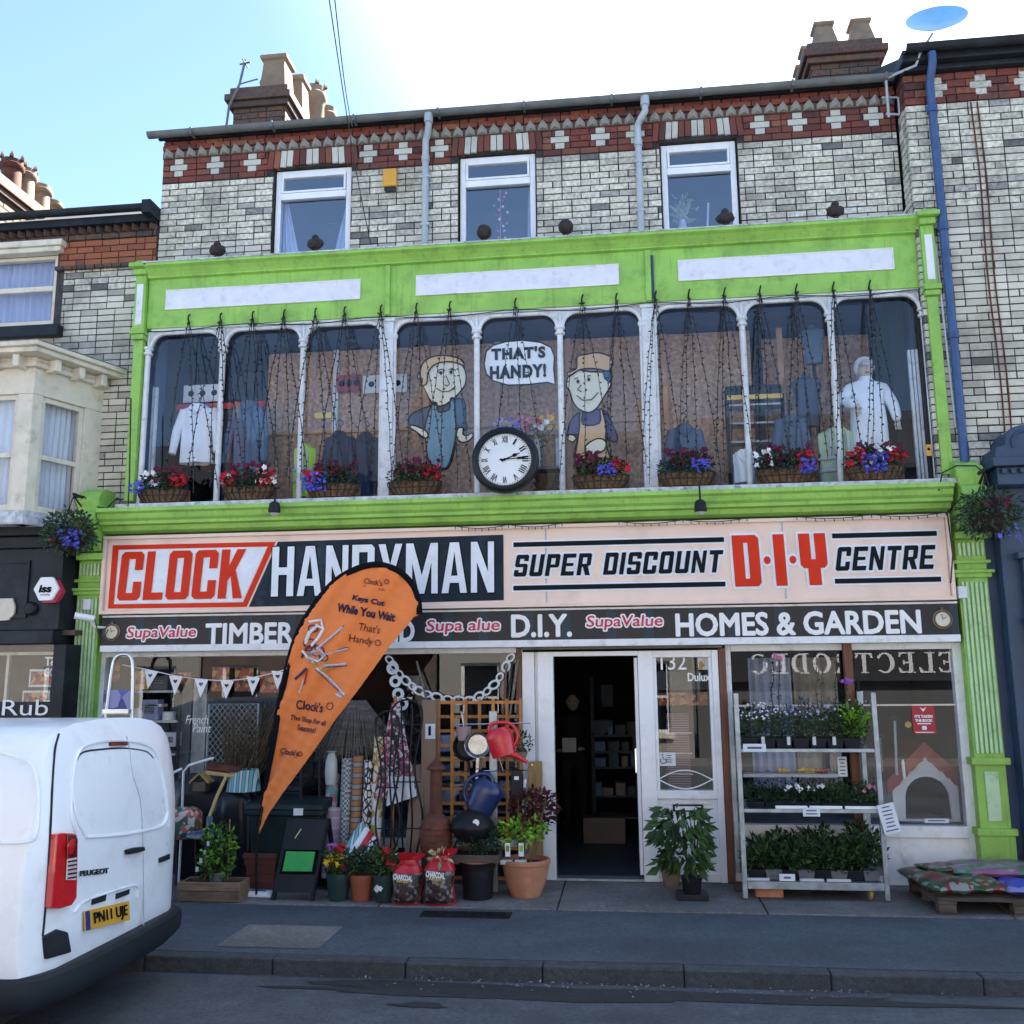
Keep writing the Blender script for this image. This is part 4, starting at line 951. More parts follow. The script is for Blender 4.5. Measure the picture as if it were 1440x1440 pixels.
# door frame
dtop=2.235; d_in=2.215
df=MB(); df.box(wl1,wl1+.12,YG-.03,YG+.05,.15,dtop); df.box(wl1+.15,d0_,YG-.05,YG+.06,.15,dtop); df.box(wl1+.12,wl1+.15,YG,YG+.05,.15,dtop)
df.box(d0_,d1_,YG-.05,YG+.06,2.19,dtop); df.box(d1_,s0_,YG-.05,YG+.06,.15,dtop)
p=df.build('door_frame','upvc',bl,bevel=.006)
MB().box(d1_-.035,d1_-.004,YG+.0,YG+.9,.20,2.17).build('open_door','upvc',bl,label='white plastic door swung inward')
MB().box(d1_-.038,d1_-.05,YG+.10,YG+.16,1.10,1.32).build('door_handle','chrome',p)
MB().box(d0_,d1_,YG-.05,YG+.10,.150,.170).build('threshold','galvanised',p)
# side light
sl=MB(); sl.box(s0_,s1_,YG-.04,YG+.06,2.17,dtop); sl.box(s1_,s1_+.06,YG-.05,YG+.06,.15,dtop); sl.box(s0_,s1_,YG-.045,YG+.06,.88,.955); sl.box(s0_,s0_+.03,YG-.03,YG+.06,.955,2.17); sl.box(s1_-.03,s1_,YG-.03,YG+.06,.955,2.17)
sl.box(s0_,s1_,YG-.03,YG+.05,.15,.23)
sl=sl.build('side_light','upvc',bl,bevel=.005)
MB().box(s0_+.03,s1_-.03,YG+.01,YG+.018,.955,2.17).build('pane','glass',sl)
MB().box(s0_,s1_,YG-.01,YG+.03,.23,.88).build('lower_panel','upvc',sl)
mb=MB(); a,b,c,d=s0_+.03,s1_-.03,.26,.85
for q in ((a,b,d-.02,d),(a,b,c,c+.02),(a,a+.02,c+.02,d-.02),(b-.02,b,c+.02,d-.02)): mb.box(q[0],q[1],YG-.02,YG-.01,q[2],q[3])
mb.build('panel_moulding','upvc',sl,bevel=.003)
x,z,w_,h_=mid(946,989,1131,1141,YG); mb=MB(); mb.box(x-w_/2,x+w_/2,YG-.024,YG-.0105,z-h_/2,z+h_/2); l_=mb.build('letter_plate','black_metal',sl,bevel=.003); MB().box(x-w_/2+.02,x+w_/2-.02,YG-.03,YG-.0245,z-.018,z+.018).build('letter_flap','upvc',l_)
MB().box(s1_+.065,s1_+.125,YG-.06,YG+.06,.15,dz-.03).build('door_post','brown_post',bl,bevel=.004)
MB().box(X_(1190,950)-.03,X_(1190,950)+.045,YG-.10,YG-.03,.30,dz+.03).build('door_post','brown_post',bl,bevel=.004)
# right window
r0=s1_+.15; r1=r1_
rw=MB(); rw.box(r0-.02,r0+.03,YG-.02,YG+.06,.15,dz); rw.box(r1-.01,r1+.075,YG-.03,YG+.06,.15,dz); rw.box(r0+.03,r1-.01,YG-.03,YG+.06,2.22,dz); rw.box(r0+.03,r1-.01,YG-.05,YG+.06,.56,.66)
rw.build('window_frame','white_paint',bl,bevel=.005)
MB().box(r0+.03,r1-.01,YG+.01,YG+.018,.66,2.22).build('display_pane','glass',bl)
MB().box(r0+.03,r1-.01,YG-.02,YG+.04,.15,.56).build('stall_riser','white_paint',bl)
MB().box(r0+.03,r1-.01,YG-.002,YG+.008,1.71,1.725).build('glass_joint_strip','pale_stone',bl)
MB().box(r1+.075,3.05,YG-.01,YG+.06,.15,dz).build('jamb','green_paint',bl)
MB().box(-5.33,wl0-.06,YG-.01,YG+.06,.15,dz).build('jamb','green_paint',bl)
# inside: floor, walls, ceiling
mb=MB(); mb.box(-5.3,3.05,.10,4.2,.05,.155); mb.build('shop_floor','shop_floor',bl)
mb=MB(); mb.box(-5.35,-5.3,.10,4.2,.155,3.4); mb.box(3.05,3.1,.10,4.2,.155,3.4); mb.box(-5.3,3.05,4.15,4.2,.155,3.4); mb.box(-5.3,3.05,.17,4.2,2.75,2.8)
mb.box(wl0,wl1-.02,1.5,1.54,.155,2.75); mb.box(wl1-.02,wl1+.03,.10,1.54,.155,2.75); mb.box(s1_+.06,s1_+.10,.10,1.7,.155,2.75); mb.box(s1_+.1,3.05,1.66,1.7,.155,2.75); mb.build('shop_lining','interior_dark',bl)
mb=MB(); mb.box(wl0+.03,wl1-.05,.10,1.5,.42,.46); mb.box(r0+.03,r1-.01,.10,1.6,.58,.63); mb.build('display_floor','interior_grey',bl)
# printed marks on the glass
def glasstext(s,x0,x1,ya,yb,mat='letter_white',bold=.0,parent=bl,Y=YG+.004,shear=0,ang=0,name='window_lettering'):
    x,z,w_,h_=mid(x0,x1,ya,yb,Y); return text(s,mat,parent,x,z,w_,h_,Y,bold=bold,depth=.001,shear=shear,ang=ang,name=name)
glasstext('132',929,965,920,942)
glasstext('Dulux',967,999,946,958,bold=.02)
glasstext('French',262,293,1006,1018,shear=.2); glasstext('Paint',272,297,1018,1030,shear=.2)
st=thing('paper_notice',(*at(938,1067,YG)[:1],YG,1.2),'white and blue wheelchair access sticker low on the side window','sticker')
x,z,w_,h_=mid(925,950,1058,1077,YG); MB().box(x-w_/2,x+w_/2,YG+.0,YG+.004,z-h_/2,z+h_/2).build('sheet','paper_white',st)
mb=MB(); k=.055; cx_,cz_=x-.03,z; mb.tube([(cx_+k*.5*math.cos(a),YG-.003,cz_-.012+k*.5*math.sin(a)) for a in [math.radians(t) for t in range(150,391,20)]],.004,4); mb.tube([(cx_-.005,YG-.003,cz_+.03),(cx_,YG-.003,cz_),(cx_+.022,YG-.003,cz_),(cx_+.03,YG-.003,cz_-.03)],.004,4); mb.ball((cx_-.006,YG-.003,cz_+.042),.007,n=6,m=4); mb.build('symbol','ink',st)
mb=MB()
for i in range(4): mb.box(x+.0,x+.0+U(.03,.055),YG-.003,YG-.001,z+.03-i*.02,z+.036-i*.02)
mb.build('print','ink',st)
fh=thing('fish_symbol',(0,YG,1),'white outline fish symbol stuck low on the side window','sticker')
x,z,w_,h_=mid(926,1006,1083,1109,YG); mb=MB()
for sg_ in (1,-1): mb.tube([(x-w_/2+w_*t/16*(.94),YG-.004,z+sg_*h_/2*math.sin(math.pi*t/16)) for t in range(17)]+[(x+w_/2,YG-.004,z-sg_*h_*.12)],.006,5)
mb.build('outline','letter_white',fh)
nt_=thing('paper_notice',(0,YG,2),'pale blue poster in the top corner of the side window','poster'); x,z,w_,h_=mid(981,1000,914,942,YG+.03); MB().box(x-w_/2,x+w_/2,YG+.022,YG+.026,z-h_/2,z+h_/2).build('sheet','cloth_marble',nt_)
# ================================================================== LEFT NEIGHBOUR
ln=thing('left_building',(-6.6,.5,.14),'cream brick house with buff bay window above a black shop front','building')
LX0,LX1=-9.5,XL-.012
lw=[(-9.0,-6.19,4.96,6.42)]
lw_x1,lw_z0=at(78,400,YB)[0],at(40,458,YB)[1]; lw_z1=at(40,352,YB)[1]
lw=[(-8.2,lw_x1,lw_z0,lw_z1)]
mb=MB(); wallbox(mb,LX0,LX1,2.9,7.0,YB+.012,YB+.3,lw); mb.build('wall','mortar_pale',ln)
zr=at(150,372,YB)[1]
b1=courses(-8.4,LX1-.003,3.3,zr,YB,[(a-.0,b+.09,c-.16,9) for a,b,c,d in lw]); vis=[q for q in b1 if q[0] > -6.75 and not (q[2] < 4.9 and q[0] < -5.7)]; hid=[q for q in b1 if not (q[0] > -6.75 and not (q[2] < 4.9 and q[0] < -5.7))]
lay(ln,vis[:240],10**6,'brick_cream'); lay(ln,vis[240:]+hid,0,'brick_cream')
b2=courses(lw_x1+.03,LX1-.003,zr+.0,zr+.30,YB-.004); lay(ln,b2,10**6,'brick_orange')
b3=courses(lw_x1+.0,LX1-.003,zr-.055,zr,YB-.045,bh=.055,bw=.105,d=.09); lay(ln,b3,10**6,'brick_soot')
lay(ln,courses(LX0,LX1-.003,zr+.30,zr+.37,YB-.02),0,'brick_soot','upper_brickwork')
z0e=zr+.37; n=int((LX1-LX0)/.105)
mb=MB()
for i in range(n): X=LX1-.06-i*.105; mb.add([(X-.05,YB,z0e),(X,YB-.07,z0e),(X+.05,YB,z0e),(X-.05,YB,z0e+.07),(X,YB-.07,z0e+.07),(X+.05,YB,z0e+.07)],[(0,1,4,3),(1,2,5,4),(3,4,5),(2,1,0)])
mb.build('dogtooth_course','brick_soot',ln,kind='stuff')
mb=MB(); mb.box(LX0,LX1,YB-.10,YB+.3,z0e+.072,z0e+.16); mb.build('eaves_board','black_paint',ln); mb=MB(); gutter(mb,LX0,LX1+.02,YB-.16,z0e+.22,.06); mb.box(LX1-.08,LX1+.02,YB-.24,YB-.0,z0e+.10,z0e+.25); mb.build('gutter','black_paint',ln)
mb=MB(); mb.poly([(YB-.02,z0e+.16),(4.0,z0e+2.4),(8,z0e+.1)],LX0,LX1,ax='x'); mb.build('roof','slate',ln)
# its top window with timber head and sill
a,b,c,d=lw[0]
mb=MB(); mb.box(a,b+.10,YB-.10,YB+.05,d,d+.07); mb.box(a,b+.07,YB-.07,YB+.05,d-.06,d-.002); mb.build('window_head','pale_stone',ln,bevel=.01)
wn=MB(); y=YB+.05; zm=(c+d)/2; wn.box(b-.06,b,y,y+.07,c,d-.06); wn.box(a,b-.06,y,y+.07,c,c+.07); wn.box(a,b-.06,y,y+.07,zm-.03,zm+.03); wn.box(a,b-.06,y,y+.07,d-.10,d-.06)
wn=wn.build('window','pale_stone',ln,bevel=.005); MB().box(a,b-.06,y+.03,y+.036,c+.07,d-.1).build('pane','glass',wn)
MB().box(a,b+.13,YB-.10,YB+.04,c-.16,c-.03).build('window_sill','black_paint',ln,bevel=.01)
drape(wn,'curtain','curtain',(a,a),(b-.06,b-.06),c,d,y+.14,24,.02)
mb=MB(); mb.box(a-.1,b+.2,YB+.3,YB+.9,c-.3,d+.2); mb.build('room_lining','interior_blue',ln)
# bay window: front and one splayed side
by=-.62
fx=at(118,600,by)[0]; sx=at(165,560,YB)[0] - .02
bz0=3.70; bzw0,bzw1=3.78,at(60,557,-.5)[1]
fx=-5.86; sx=-5.56
e_l,zc0=at(60,500,by)
bp=[(-9.0,by),(fx,by),(sx,YB)]
def wall_seg(mb,p,q,z0,z1,th=.08):
    d=(Vector((*q,0))-Vector((*p,0))).normalized(); nrm=Vector((-d.y,d.x,0)) # inward (+Y)
    a_,b_=Vector((*p,0)),Vector((*q,0)); vs=[]
    for zz in (z0,z1):
        for pt in (a_,b_,b_+nrm*th,a_+nrm*th): vs.append((pt.x,pt.y,zz))
    return mb.add(vs,[(3,2,1,0),(4,5,6,7),(0,1,5,4),(1,2,6,5),(2,3,7,6),(3,0,4,7)])
bay_top=5.13
zwt=4.86; zwb=3.60
by_=thing('bay_stub',(0,0,0),None,None); bpy.data.objects.remove(by_)
bay=MB(); wall_seg(bay,(-9,by),(fx,by),zwt,bay_top); wall_seg(bay,(fx,by),(sx,YB),zwt,bay_top); bay=bay.build('bay_window','pale_stone',ln,bevel=.006)
def lerp(p,q,t): return (p[0]+(q[0]-p[0])*t,p[1]+(q[1]-p[1])*t)
for p,q in (((fx-.16,by),(fx,by)),(lerp((fx,by),(sx,YB),0),lerp((fx,by),(sx,YB),.14)),(lerp((fx,by),(sx,YB),.74),lerp((fx,by),(sx,YB),1)),((-7.0,by),(-6.9,by))): posts=MB(); wall_seg(posts,p,q,zwb,zwt-.002,.10); posts.build('bay_post','pale_stone',bay,bevel=.005)
def sashwin(p,q,z0,z1,parent):
    zm=z0+(z1-z0)*.48; mb=MB(); inn=.03
    d=(Vector((*q,0))-Vector((*p,0))); Ln=d.length; d.normalize(); nrm=Vector((-d.y,d.x,0)); 
    def off(pt,k): return (pt[0]+nrm.x*k,pt[1]+nrm.y*k)
    P_,Q_=off(p,inn),off(q,inn); t=.05/Ln
    wall_seg(mb,P_,lerp(P_,Q_,t),z0,z1,.05); wall_seg(mb,lerp(P_,Q_,1-t),Q_,z0,z1,.05)
    for zz,hh in ((z0,.07),(zm-.025,.05),(z1-.05,.05)): wall_seg(mb,lerp(P_,Q_,t),lerp(P_,Q_,1-t),zz,zz+hh,.05)
    w_=mb.build('sash_window','pale_stone',parent,bevel=.004)
    mb=MB(); wall_seg(mb,off(lerp(P_,Q_,t),.02),off(lerp(P_,Q_,1-t),.02),z0+.07,z1-.05,.006); mb.build('pane','glass',w_)
    a_,b_=off(p,.14),off(q,.14)
    def fn(u,v):
        X,Y=lerp(a_,b_,u); s=.012*math.sin(u*50+math.sin(v*4)); return (X+nrm.x*s,Y+nrm.y*s,z0+(z1-z0)*v)
    MB().grid(fn,40,6).build('net_curtain','curtain_pale',w_,smooth=True,rec=False)
sashwin((-6.9,by),(fx-.16,by),zwb+.06,zwt-.002,bay); sashwin(lerp((fx,by),(sx,YB),.14),lerp((fx,by),(sx,YB),.74),zwb+.06,zwt-.002,bay)
sashwin((-8.3,by),(-7.0,by),zwb+.06,zwt-.002,bay)
mb=MB(); wall_seg(mb,(-9,by-.03),(fx+.015,by-.03),zwb-.08,zwb+.06,.16); wall_seg(mb,(fx+.02,by-.02),(sx+.03,YB),zwb-.08,zwb+.06,.16); mb.build('bay_sill','ledge_paint',bay,bevel=.006)
def ring(e): return [(-9,by-e),(fx+e*.68,by-e),(sx+e*1.05,YB+.0),(-9,YB)]
mb=MB()
for e,z0,z1 in ((.05,bay_top,bay_top+.05),(.20,bay_top+.10,bay_top+.15),(.24,bay_top+.152,bay_top+.20)): mb.poly(ring(e),z0,z1,ax='z')
mb.poly(ring(.04),bay_top+.052,bay_top+.098,ax='z')
mb.build('bay_cornice','pale_stone',bay,bevel=.008)
r0_r=ring(.25); mb=MB(); top=[(-9,YB,bay_top+.40),(fx-.3,YB,bay_top+.40),(sx-.25,YB,bay_top+.40)]
vs=[(p[0],p[1],bay_top+.205) for p in r0_r[:3]]+top; mb.add(vs,[(0,1,4,3),(1,2,5,4),(3,4,5,2,1,0)]); mb.build('bay_roof','ledge_paint',bay)
for t in (-1.3,-1.0,-.7,-.4,-.12):
    MB().box(fx+t-.03,fx+t+.04,by-.16,by-.001,bay_top+.0-.03,bay_top+.098).build('corbel','pale_stone',bay,bevel=.012)
for t in (.18,.52,.85):
    P_=lerp((fx,by),(sx,YB),t); d=Vector((sx-fx,YB-by,0)).normalized(); n_=Vector((d.y,-d.x,0)); mb=MB()
    mb.obox((P_[0]+n_.x*.0,P_[1]+n_.y*.0,bay_top+.035),(P_[0]+n_.x*.16,P_[1]+n_.y*.16,bay_top+.035),.07,.125); mb.build('corbel','pale_stone',bay,bevel=.012)
mb=MB(); mb.box(-9,-5.9,YB+.3,YB+.35,3.4,4.9); mb.poly(ring(-.1),3.55,3.6,ax='z'); mb.build('room_lining','interior_blue',bay)
# black shop front below
ys=-.34
lz=3.52
mb=MB(); mb.box(-9.5,-5.58,ys-.10,.1,3.44,3.54); mb.box(-9.5,-5.58,ys-.04,.1,3.32,3.438); s_=mb.build('shop_cornice','black_paint',ln,bevel=.01)
mb=MB(); mb.box(-9.5,-5.585,ys,.1,2.50,3.318); mb.build('shop_fascia','black_paint',ln,bevel=.006)
xx=at(108,850,ys)[0]
mb=MB(); a0=at(35,850,ys)[0]
for q in ((-9.5,a0,3.17,3.20),(-9.5,a0,2.62,2.65),(a0,a0+.03,2.62,3.2)): mb.box(q[0],q[1],ys-.02,ys-.001,q[2],q[3])
mb.build('fascia_moulding','black_paint',ln)
mb=MB(); mb.box(-9.5,-5.60,ys-.06,.1,2.36,2.496); mb.build('shop_beam','black_paint',ln,bevel=.01)
xp=at(92,960,ys)[0]
mb=MB(); mb.box(xp,-5.60,ys-.03,.1,.15,2.355); mb.build('shop_pier','black_paint',ln,bevel=.006)
mb=MB(); mb.box(-9.5,xp,ys+.02,ys+.06,.15,.9); mb.box(-9.5,xp,1.4,1.45,.15,2.5); mb.box(-9.5,xp,ys+.1,1.4,2.45,2.5); mb.build('shop_lining','mug_brown',ln)
MB().box(-9.5,xp,ys+.03,ys+.038,.9,2.355).build('display_pane','glass',ln)
x,z=at(38,1000,ys+.02); text('LillyRub','letter_white',ln,x-.28,1.72,1.0,.20,ys+.02,depth=.001,name='window_lettering')
mb=MB(); mb.box(-9,xp,ys+.028,ys+.029,.9,1.80); mb.build('dark_film','black_paint',ln)
for (px0,px1,py0,py1,mat,lab) in ((43,90,944,963,'poster_food','food poster showing through the upper part of the black shop front window'),(33,66,974,995,'poster_food','small framed red food poster low in the black shop front window')):
    X0,X1,Z0,Z1=R(px0,py0,px1,py1,ys+.2); t=thing('food_poster',(X0,ys+.2,Z0),lab,'poster'); MB().box(X0,X1,ys+.2,ys+.205,Z0,Z1).build('sheet',mat,t); MB().box(X0-.02,X1+.02,ys+.207,ys+.22,Z0-.02,Z1+.02).build('backing','galvanised',t)
    if py0 < 950: text('FAST','letter_white',t,X1-.10,Z1+.10,.22,.09,ys+.19,mirror=True,bold=.03); text('FOOD','letter_white',t,X1-.10,Z1-.01,.22,.09,ys+.19,mirror=True,bold=.03)
mb=MB(); X0,X1,Z0,Z1=R(10,919,92,921,ys+.3); mb.box(X0-.5,X1,ys+.3,ys+.33,Z0,Z0+.03); mb.box(X0,X0+.03,ys+.3,ys+.33,1.5,Z0); t=mb.build('rail','pale_stone',ln)
# hexagonal alarm box and blank white board on it
hx,hz=at(71,829,ys-.03); hexp=[(hx+.135*math.cos(math.radians(60*i)),hz+.135*math.sin(math.radians(60*i))) for i in range(6)]
t=thing('alarm_box',(hx,ys,hz-.15),'white hexagonal alarm box with red base marked iss on the black fascia','alarm box')
MB().poly([(hx+1.0*(p[0]-hx)+.015,hz-.02+(p[1]-hz)) for p in hexp],ys-.07,ys-.001).build('base','crimson',t,bevel=.008)
MB().poly(hexp,ys-.11,ys-.072).build('cover','letter_white',t,bevel=.012)
hx2=hx-.0; text('iss','ink',t,hx2,hz,.13,.075,ys-.113,bold=.04,shear=.15); text('security','ink',t,hx2,hz-.06,.10,.018,ys-.113)
sbx=at(12,857,ys-.02); t=thing('name_board',(sbx[0],ys,2.6),'cream wavy-edged name board at the far left of the black fascia','sign')
pts=[]; X0=at(-60,855,ys)[0]; X1=at(23,855,ys)[0]; zc=sbx[1]
for i in range(13): a=math.pi*(i/12)-math.pi/2; pts.append((X1-.07+.07*math.cos(a),zc+.11*math.sin(a)+(.02 if i % 4 == 2 else 0)))
pts += [(X0,zc+.11),(X0,zc-.11)]; MB().poly(pts,ys-.03,ys-.001).build('board','pale_stone',t,bevel=.005)
kx,kz=at(45,856,ys); t=thing('round_knob',(kx,ys,kz),'round black knob fixed on the black fascia beside the cream board','knob'); MB().lathe([(.065,0),(.07,-.03),(.05,-.05),(.0,-.055)],(kx,ys,kz),20,axis='y',cap=False).build('disc','black_metal',t,smooth=True)
# left neighbour's chimney row
q=[at(13,262,2.2),at(82,300,4.4)]
chx=-8.3
def proj(p):
    v=Vector(p)-CAM; return 720+F*v.dot(rt)/v.dot(fwd),720-F*v.dot(up)/v.dot(fwd)
cz=9.0
def solveYZ(px,py,X):   # point on the vertical plane x = X
    d=ray(px,py); t=(X-CAM.x)/d.x; p=CAM+d*t; return p.y,p.z
y0c,z0c=solveYZ(13,262,chx); y1c,z1c=solveYZ(72,306,chx)
zt=(z0c+z1c)/2
c3=chimney(ln,chx-.45,chx+.06,y0c-.6,y1c+.35,zt-1.6,zt,'brick_soot')
for k,(px,py,hh,cr) in enumerate(((14,265,.52,True),(33,277,.55,True),(55,296,.5,False),(72,306,.40,False))):
    yy,zz=solveYZ(px,py,chx-.18)
    pot_round(c3,chx-.18,yy,zt,hh,.155,'rust' if k == 0 else 'clay_pot',cr)
# ================================================================== RIGHT NEIGHBOUR
rn=thing('right_building',(4.5,.5,.14),'taller cream brick building with a navy blue shop front','building')
YR=-.09; RX=2.93
mb=MB(); mb.box(RX+.012,7.5,YR+.012,YR+.4,3.5,7.95); mb.box(RX+.012,RX+.3,YR+.4,4,6.3,7.95); mb.build('wall','mortar',rn)
b1=courses(RX+.003,7.0,3.55,7.62,YR); v1=[q for q in b1 if q[0] < 4.3 and q[2] > 4.2]; v2=[q for q in b1 if not (q[0] < 4.3 and q[2] > 4.2)]
lay(rn,v1[:230],10**6,'brick_cream'); lay(rn,v1[230:]+v2,0,'brick_cream')
b2=courses(YR+.06,.148,6.42,7.62,RX,axis='y',bw=.12); lay(rn,b2,10**6,'brick_cream')
lay(rn,courses(RX+.003,7.0,7.62,7.95,YR-.004),0,'brick_red','red_brickwork'); lay(rn,courses(YR+.06,.148,7.62,7.95,RX,axis='y',bw=.12),0,'brick_red','return_red_brickwork')
lay(rn,[(3.25+i*.42,YR+.015,7.79,.2,.05,.065) for i in range(8)]+[(3.25+i*.42,YR+.015,7.79+s*.073,.1,.05,.065) for i in range(8) for s in (-1,1)],0,'brick_white','white_brickwork')
mb=MB(); mb.box(RX-.03,7.5,YR-.16,YR+.4,8.01,8.13); mb.box(RX,7.5,YR-.08,YR+.4,7.951,8.008); mb.build('eaves_board','black_paint',rn,bevel=.01)
mb=MB(); gutter(mb,RX-.02,7.5,YR-.22,8.12,.06); mb.build('gutter','black_paint',rn); mb=MB(); mb.poly([(YR-.02,8.14),(4.0,10.4),(8,8.1)],RX,7.5,ax='x'); mb.build('roof','slate',rn)
dpts=[(1311,130),(1318,240),(1325,330),(1337,440),(1347,540),(1353,610),(1357,650)]
pt=[(at(px,py,YR-.07)[0],YR-.07,at(px,py,YR-.07)[1]) for px,py in dpts]; Xp=sum(p[0] for p in pt)/len(pt)
mb=MB().tube([(Xp,YR-.2,8.05),(Xp,YR-.2,7.95),(Xp,YR-.07,7.8),(Xp,YR-.07,5.3),(Xp,YR-.07,3.9)],.04,12); 
for z in (7.55,5.2,6.3): mb.tube([(Xp,YR-.07,z),(Xp,YR-.07,z-.07)],.052,12)
mb.build('downpipe','blue_pipe',rn,smooth=True)
for dxx in (.40,.46):
    mb=MB(); mb.tube([(Xp+dxx+.01*math.sin(z*3),YR-.012,z) for z in [7.6-.2*i for i in range(19)]],.008,5); mb.build('cable','rust',rn)
mb=MB(); mb.tube([(RX+.10,YR-.02,6.35),(RX+.17,YR-.02,6.1),(RX+.18,YR-.02,5.5),(RX+.20,YR-.02,4.4),(RX+.20,YR-.02,4.28),(RX+.03,YR-.02,4.27)],.010,6); mb.build('cable','cable_white',rn,label='white cable')
mb=MB(); mb.tube([(RX-.12,YB-.06,6.42),(RX+.03,YB-.06,6.66),(RX+.13,YR-.03,6.46)],.014,6); mb.build('cable','cable_white',rn,label='white bent conduit')
# navy shop front with gabled console, pilaster and window
Yn=-.25; nx0=3.34; 
tp=at(1398,660,Yn); 
mb=MB(); mb.box(nx0,7.4,Yn+.08,.2,3.55,3.70); mb.build('shop_cornice','navy_paint',rn,bevel=.01)
mb=MB(); cxn=3.60
arcp=[(cxn-.27,3.90),(cxn-.25,4.0)]+[(cxn-.17+.0,4.02)]+[(cxn+.17*math.cos(math.radians(a)),4.05+.15*math.sin(math.radians(a))) for a in range(180,-1,-20)]+[(cxn+.25,4.0),(cxn+.27,3.90)]
mb.poly(arcp,Yn-.18,.05); mb.box(cxn-.30,cxn+.30,Yn-.22,.05,3.82,3.90); mb.box(cxn-.25,cxn+.25,Yn-.15,.05,3.66,3.82); c_=mb.build('console','navy_paint',rn,bevel=.012)
arc2=[(cxn+.11*math.cos(math.radians(a)),4.03+.11*math.sin(math.radians(a))) for a in range(200,-21,-20)]
MB().tube([(p[0],Yn-.185,p[1]) for p in arc2],.015,6).build('console_moulding','navy_paint',c_)
for i in range(6): MB().box(cxn-.22+i*.078,cxn-.18+i*.078,Yn-.185,Yn-.15,3.76,3.80).build('dentil','navy_paint',c_)
mb=MB(); mb.box(cxn-.22,cxn+.2,Yn+.02,.05,.15,3.66); mb.build('shop_pilaster','navy_paint',rn,bevel=.01)
mb=MB(); mb.box(cxn-.07,cxn+.13,Yn-.05,Yn+.02,.9,3.0); mb.box(cxn-.12,cxn+.18,Yn-.10,Yn+.02,3.0,3.06); mb.box(cxn-.10,cxn+.16,Yn-.08,Yn+.02,2.42,2.48); mb.box(cxn-.12,cxn+.18,Yn-.09,Yn+.02,1.22,1.30); mb.box(cxn-.14,cxn+.2,Yn-.1,Yn+.02,.15,.9); mb.build('pilaster_face','navy_paint',rn,bevel=.008)
mb=MB(); mb.box(3.30,cxn-.221,-.08,.05,.15,3.5); mb.box(cxn+.2,7.4,Yn+.1,.05,2.95,3.548); mb.box(cxn+.2,7.4,Yn+.1,.05,.15,.7); mb.build('shop_fascia','navy_paint',rn)
mb=MB(); mb.box(cxn+.2,7.4,.2,.25,.7,2.95); mb.build('shop_lining','curtain',rn)
w0=cxn+.24; mb=MB(); mb.box(w0,w0+.06,Yn+.08,Yn+.14,.7,2.93); mb.box(w0+.06,7,Yn+.08,Yn+.14,2.84,2.93); mb.box(w0+.06,7,Yn+.08,Yn+.14,2.25,2.31); wq=mb.build('shop_window','white_paint',rn,bevel=.004); MB().box(w0+.06,7,Yn+.10,Yn+.108,.7,2.84).build('pane','glass',wq)
drape(wq,'blind','curtain_pale',(w0,w0),(w0+1.5,w0+1.5),2.3,2.9,Yn+.25,12,.01)
# ================================================================== OPPOSITE SIDE OF THE STREET (seen only in the glass)
OY=-13.6
ops=[]
for k,(x0,x1,h,mat,lab) in enumerate(((-17,-10.6,6.6,'opp_render','cream rendered house mirrored at the left end of the shop glass'),(-10.5,-4.6,6.9,'opp_brick','red brick house mirrored behind the paper chain in the shop glass'),(-4.5,1.5,6.5,'opp_render','grey cream house mirrored behind the doorway glass'),(1.6,9.5,6.8,'opp_slate','grey shop mirrored with its ELECTRODEC lettering in the right window'),(9.6,16,6.4,'opp_render','cream house mirrored at the right end of the shop glass'))):
    t=thing('opposite_house',((x0+x1)/2,OY-3,0),lab,'house','houses across the street')
    hs=[]
    nw=3; ww=.95
    for r_,(za,zb_) in enumerate(((.7,2.35),(3.5,5.2))):
        for i in range(nw):
            c_=x0+(x1-x0)*(i+.5)/nw
            if k == 3 and r_ == 0: continue
            hs.append((c_-ww/2,c_+ww/2,za,zb_))
    mb=MB(); wallbox(mb,x0,x1,0,h,OY-.3,OY,hs); mb.build('wall',mat,t)
    for a,b,c,d in hs:
        mb=MB(); mb.box(a,a+.07,OY-.12,OY-.05,c,d); mb.box(b-.07,b,OY-.12,OY-.05,c,d); mb.box(a+.07,b-.07,OY-.12,OY-.05,c,c+.07); mb.box(a+.07,b-.07,OY-.12,OY-.05,d-.07,d); mb.box(a+.07,b-.07,OY-.12,OY-.05,(c+d)/2-.03,(c+d)/2+.03); w_=mb.build('window','white_paint',t)
        MB().box(a,b,OY-.16,OY-.13,c,d).build('pane','dark_glass',w_); MB().box(a-.08,b+.08,OY-.02,OY+.08,c-.12,c-.01).build('window_sill','pale_stone',w_)
    mb=MB(); mb.poly([(OY+.2,h-.02),(OY+.2,h+.08),(OY-4,h+2.5),(OY-8,h)],x0,x1,ax='x'); mb.build('roof','slate',t)
    c_=MB().box(x1-1.0,x1-.1,OY-2.6,OY-1.6,h+.6,h+2.7).build('chimney','brick_soot',t)
    for i in range(3): MB().lathe([(.14,0),(.10,.5),(.13,.55)],(x1-.85+i*.3,OY-2.1,h+2.7),10).build('chimney_pot','sootstone',c_)
    MB().box(x0,x1,OY-.5,OY-.4,0,h).build('inner_wall','interior_dark',t)
    if k == 3:
        # fascia with serif lettering; it reads reversed in the display window
        mb=MB(); mb.box(x0+.2,x1-.2,OY+.001,OY+.15,1.85,3.15); f_=mb.build('shop_fascia','opp_fascia',t)
        mb=MB(); mb.box(x0+.3,x1-.3,OY-.3,OY-.25,.3,2.2); mb.build('shop_window','interior_grey',t)
        opp=t; oppx=(x0,x1)
def mirror_at(px,py): # where a point seen in the pane (plane y = YG+.01) really stands on the far fascia
    g=YG+.01; Yv=2*g-(OY+.15); d=ray(px,py); p=CAM+d*((Yv-CAM.y)/d.y); return p.x,p.z
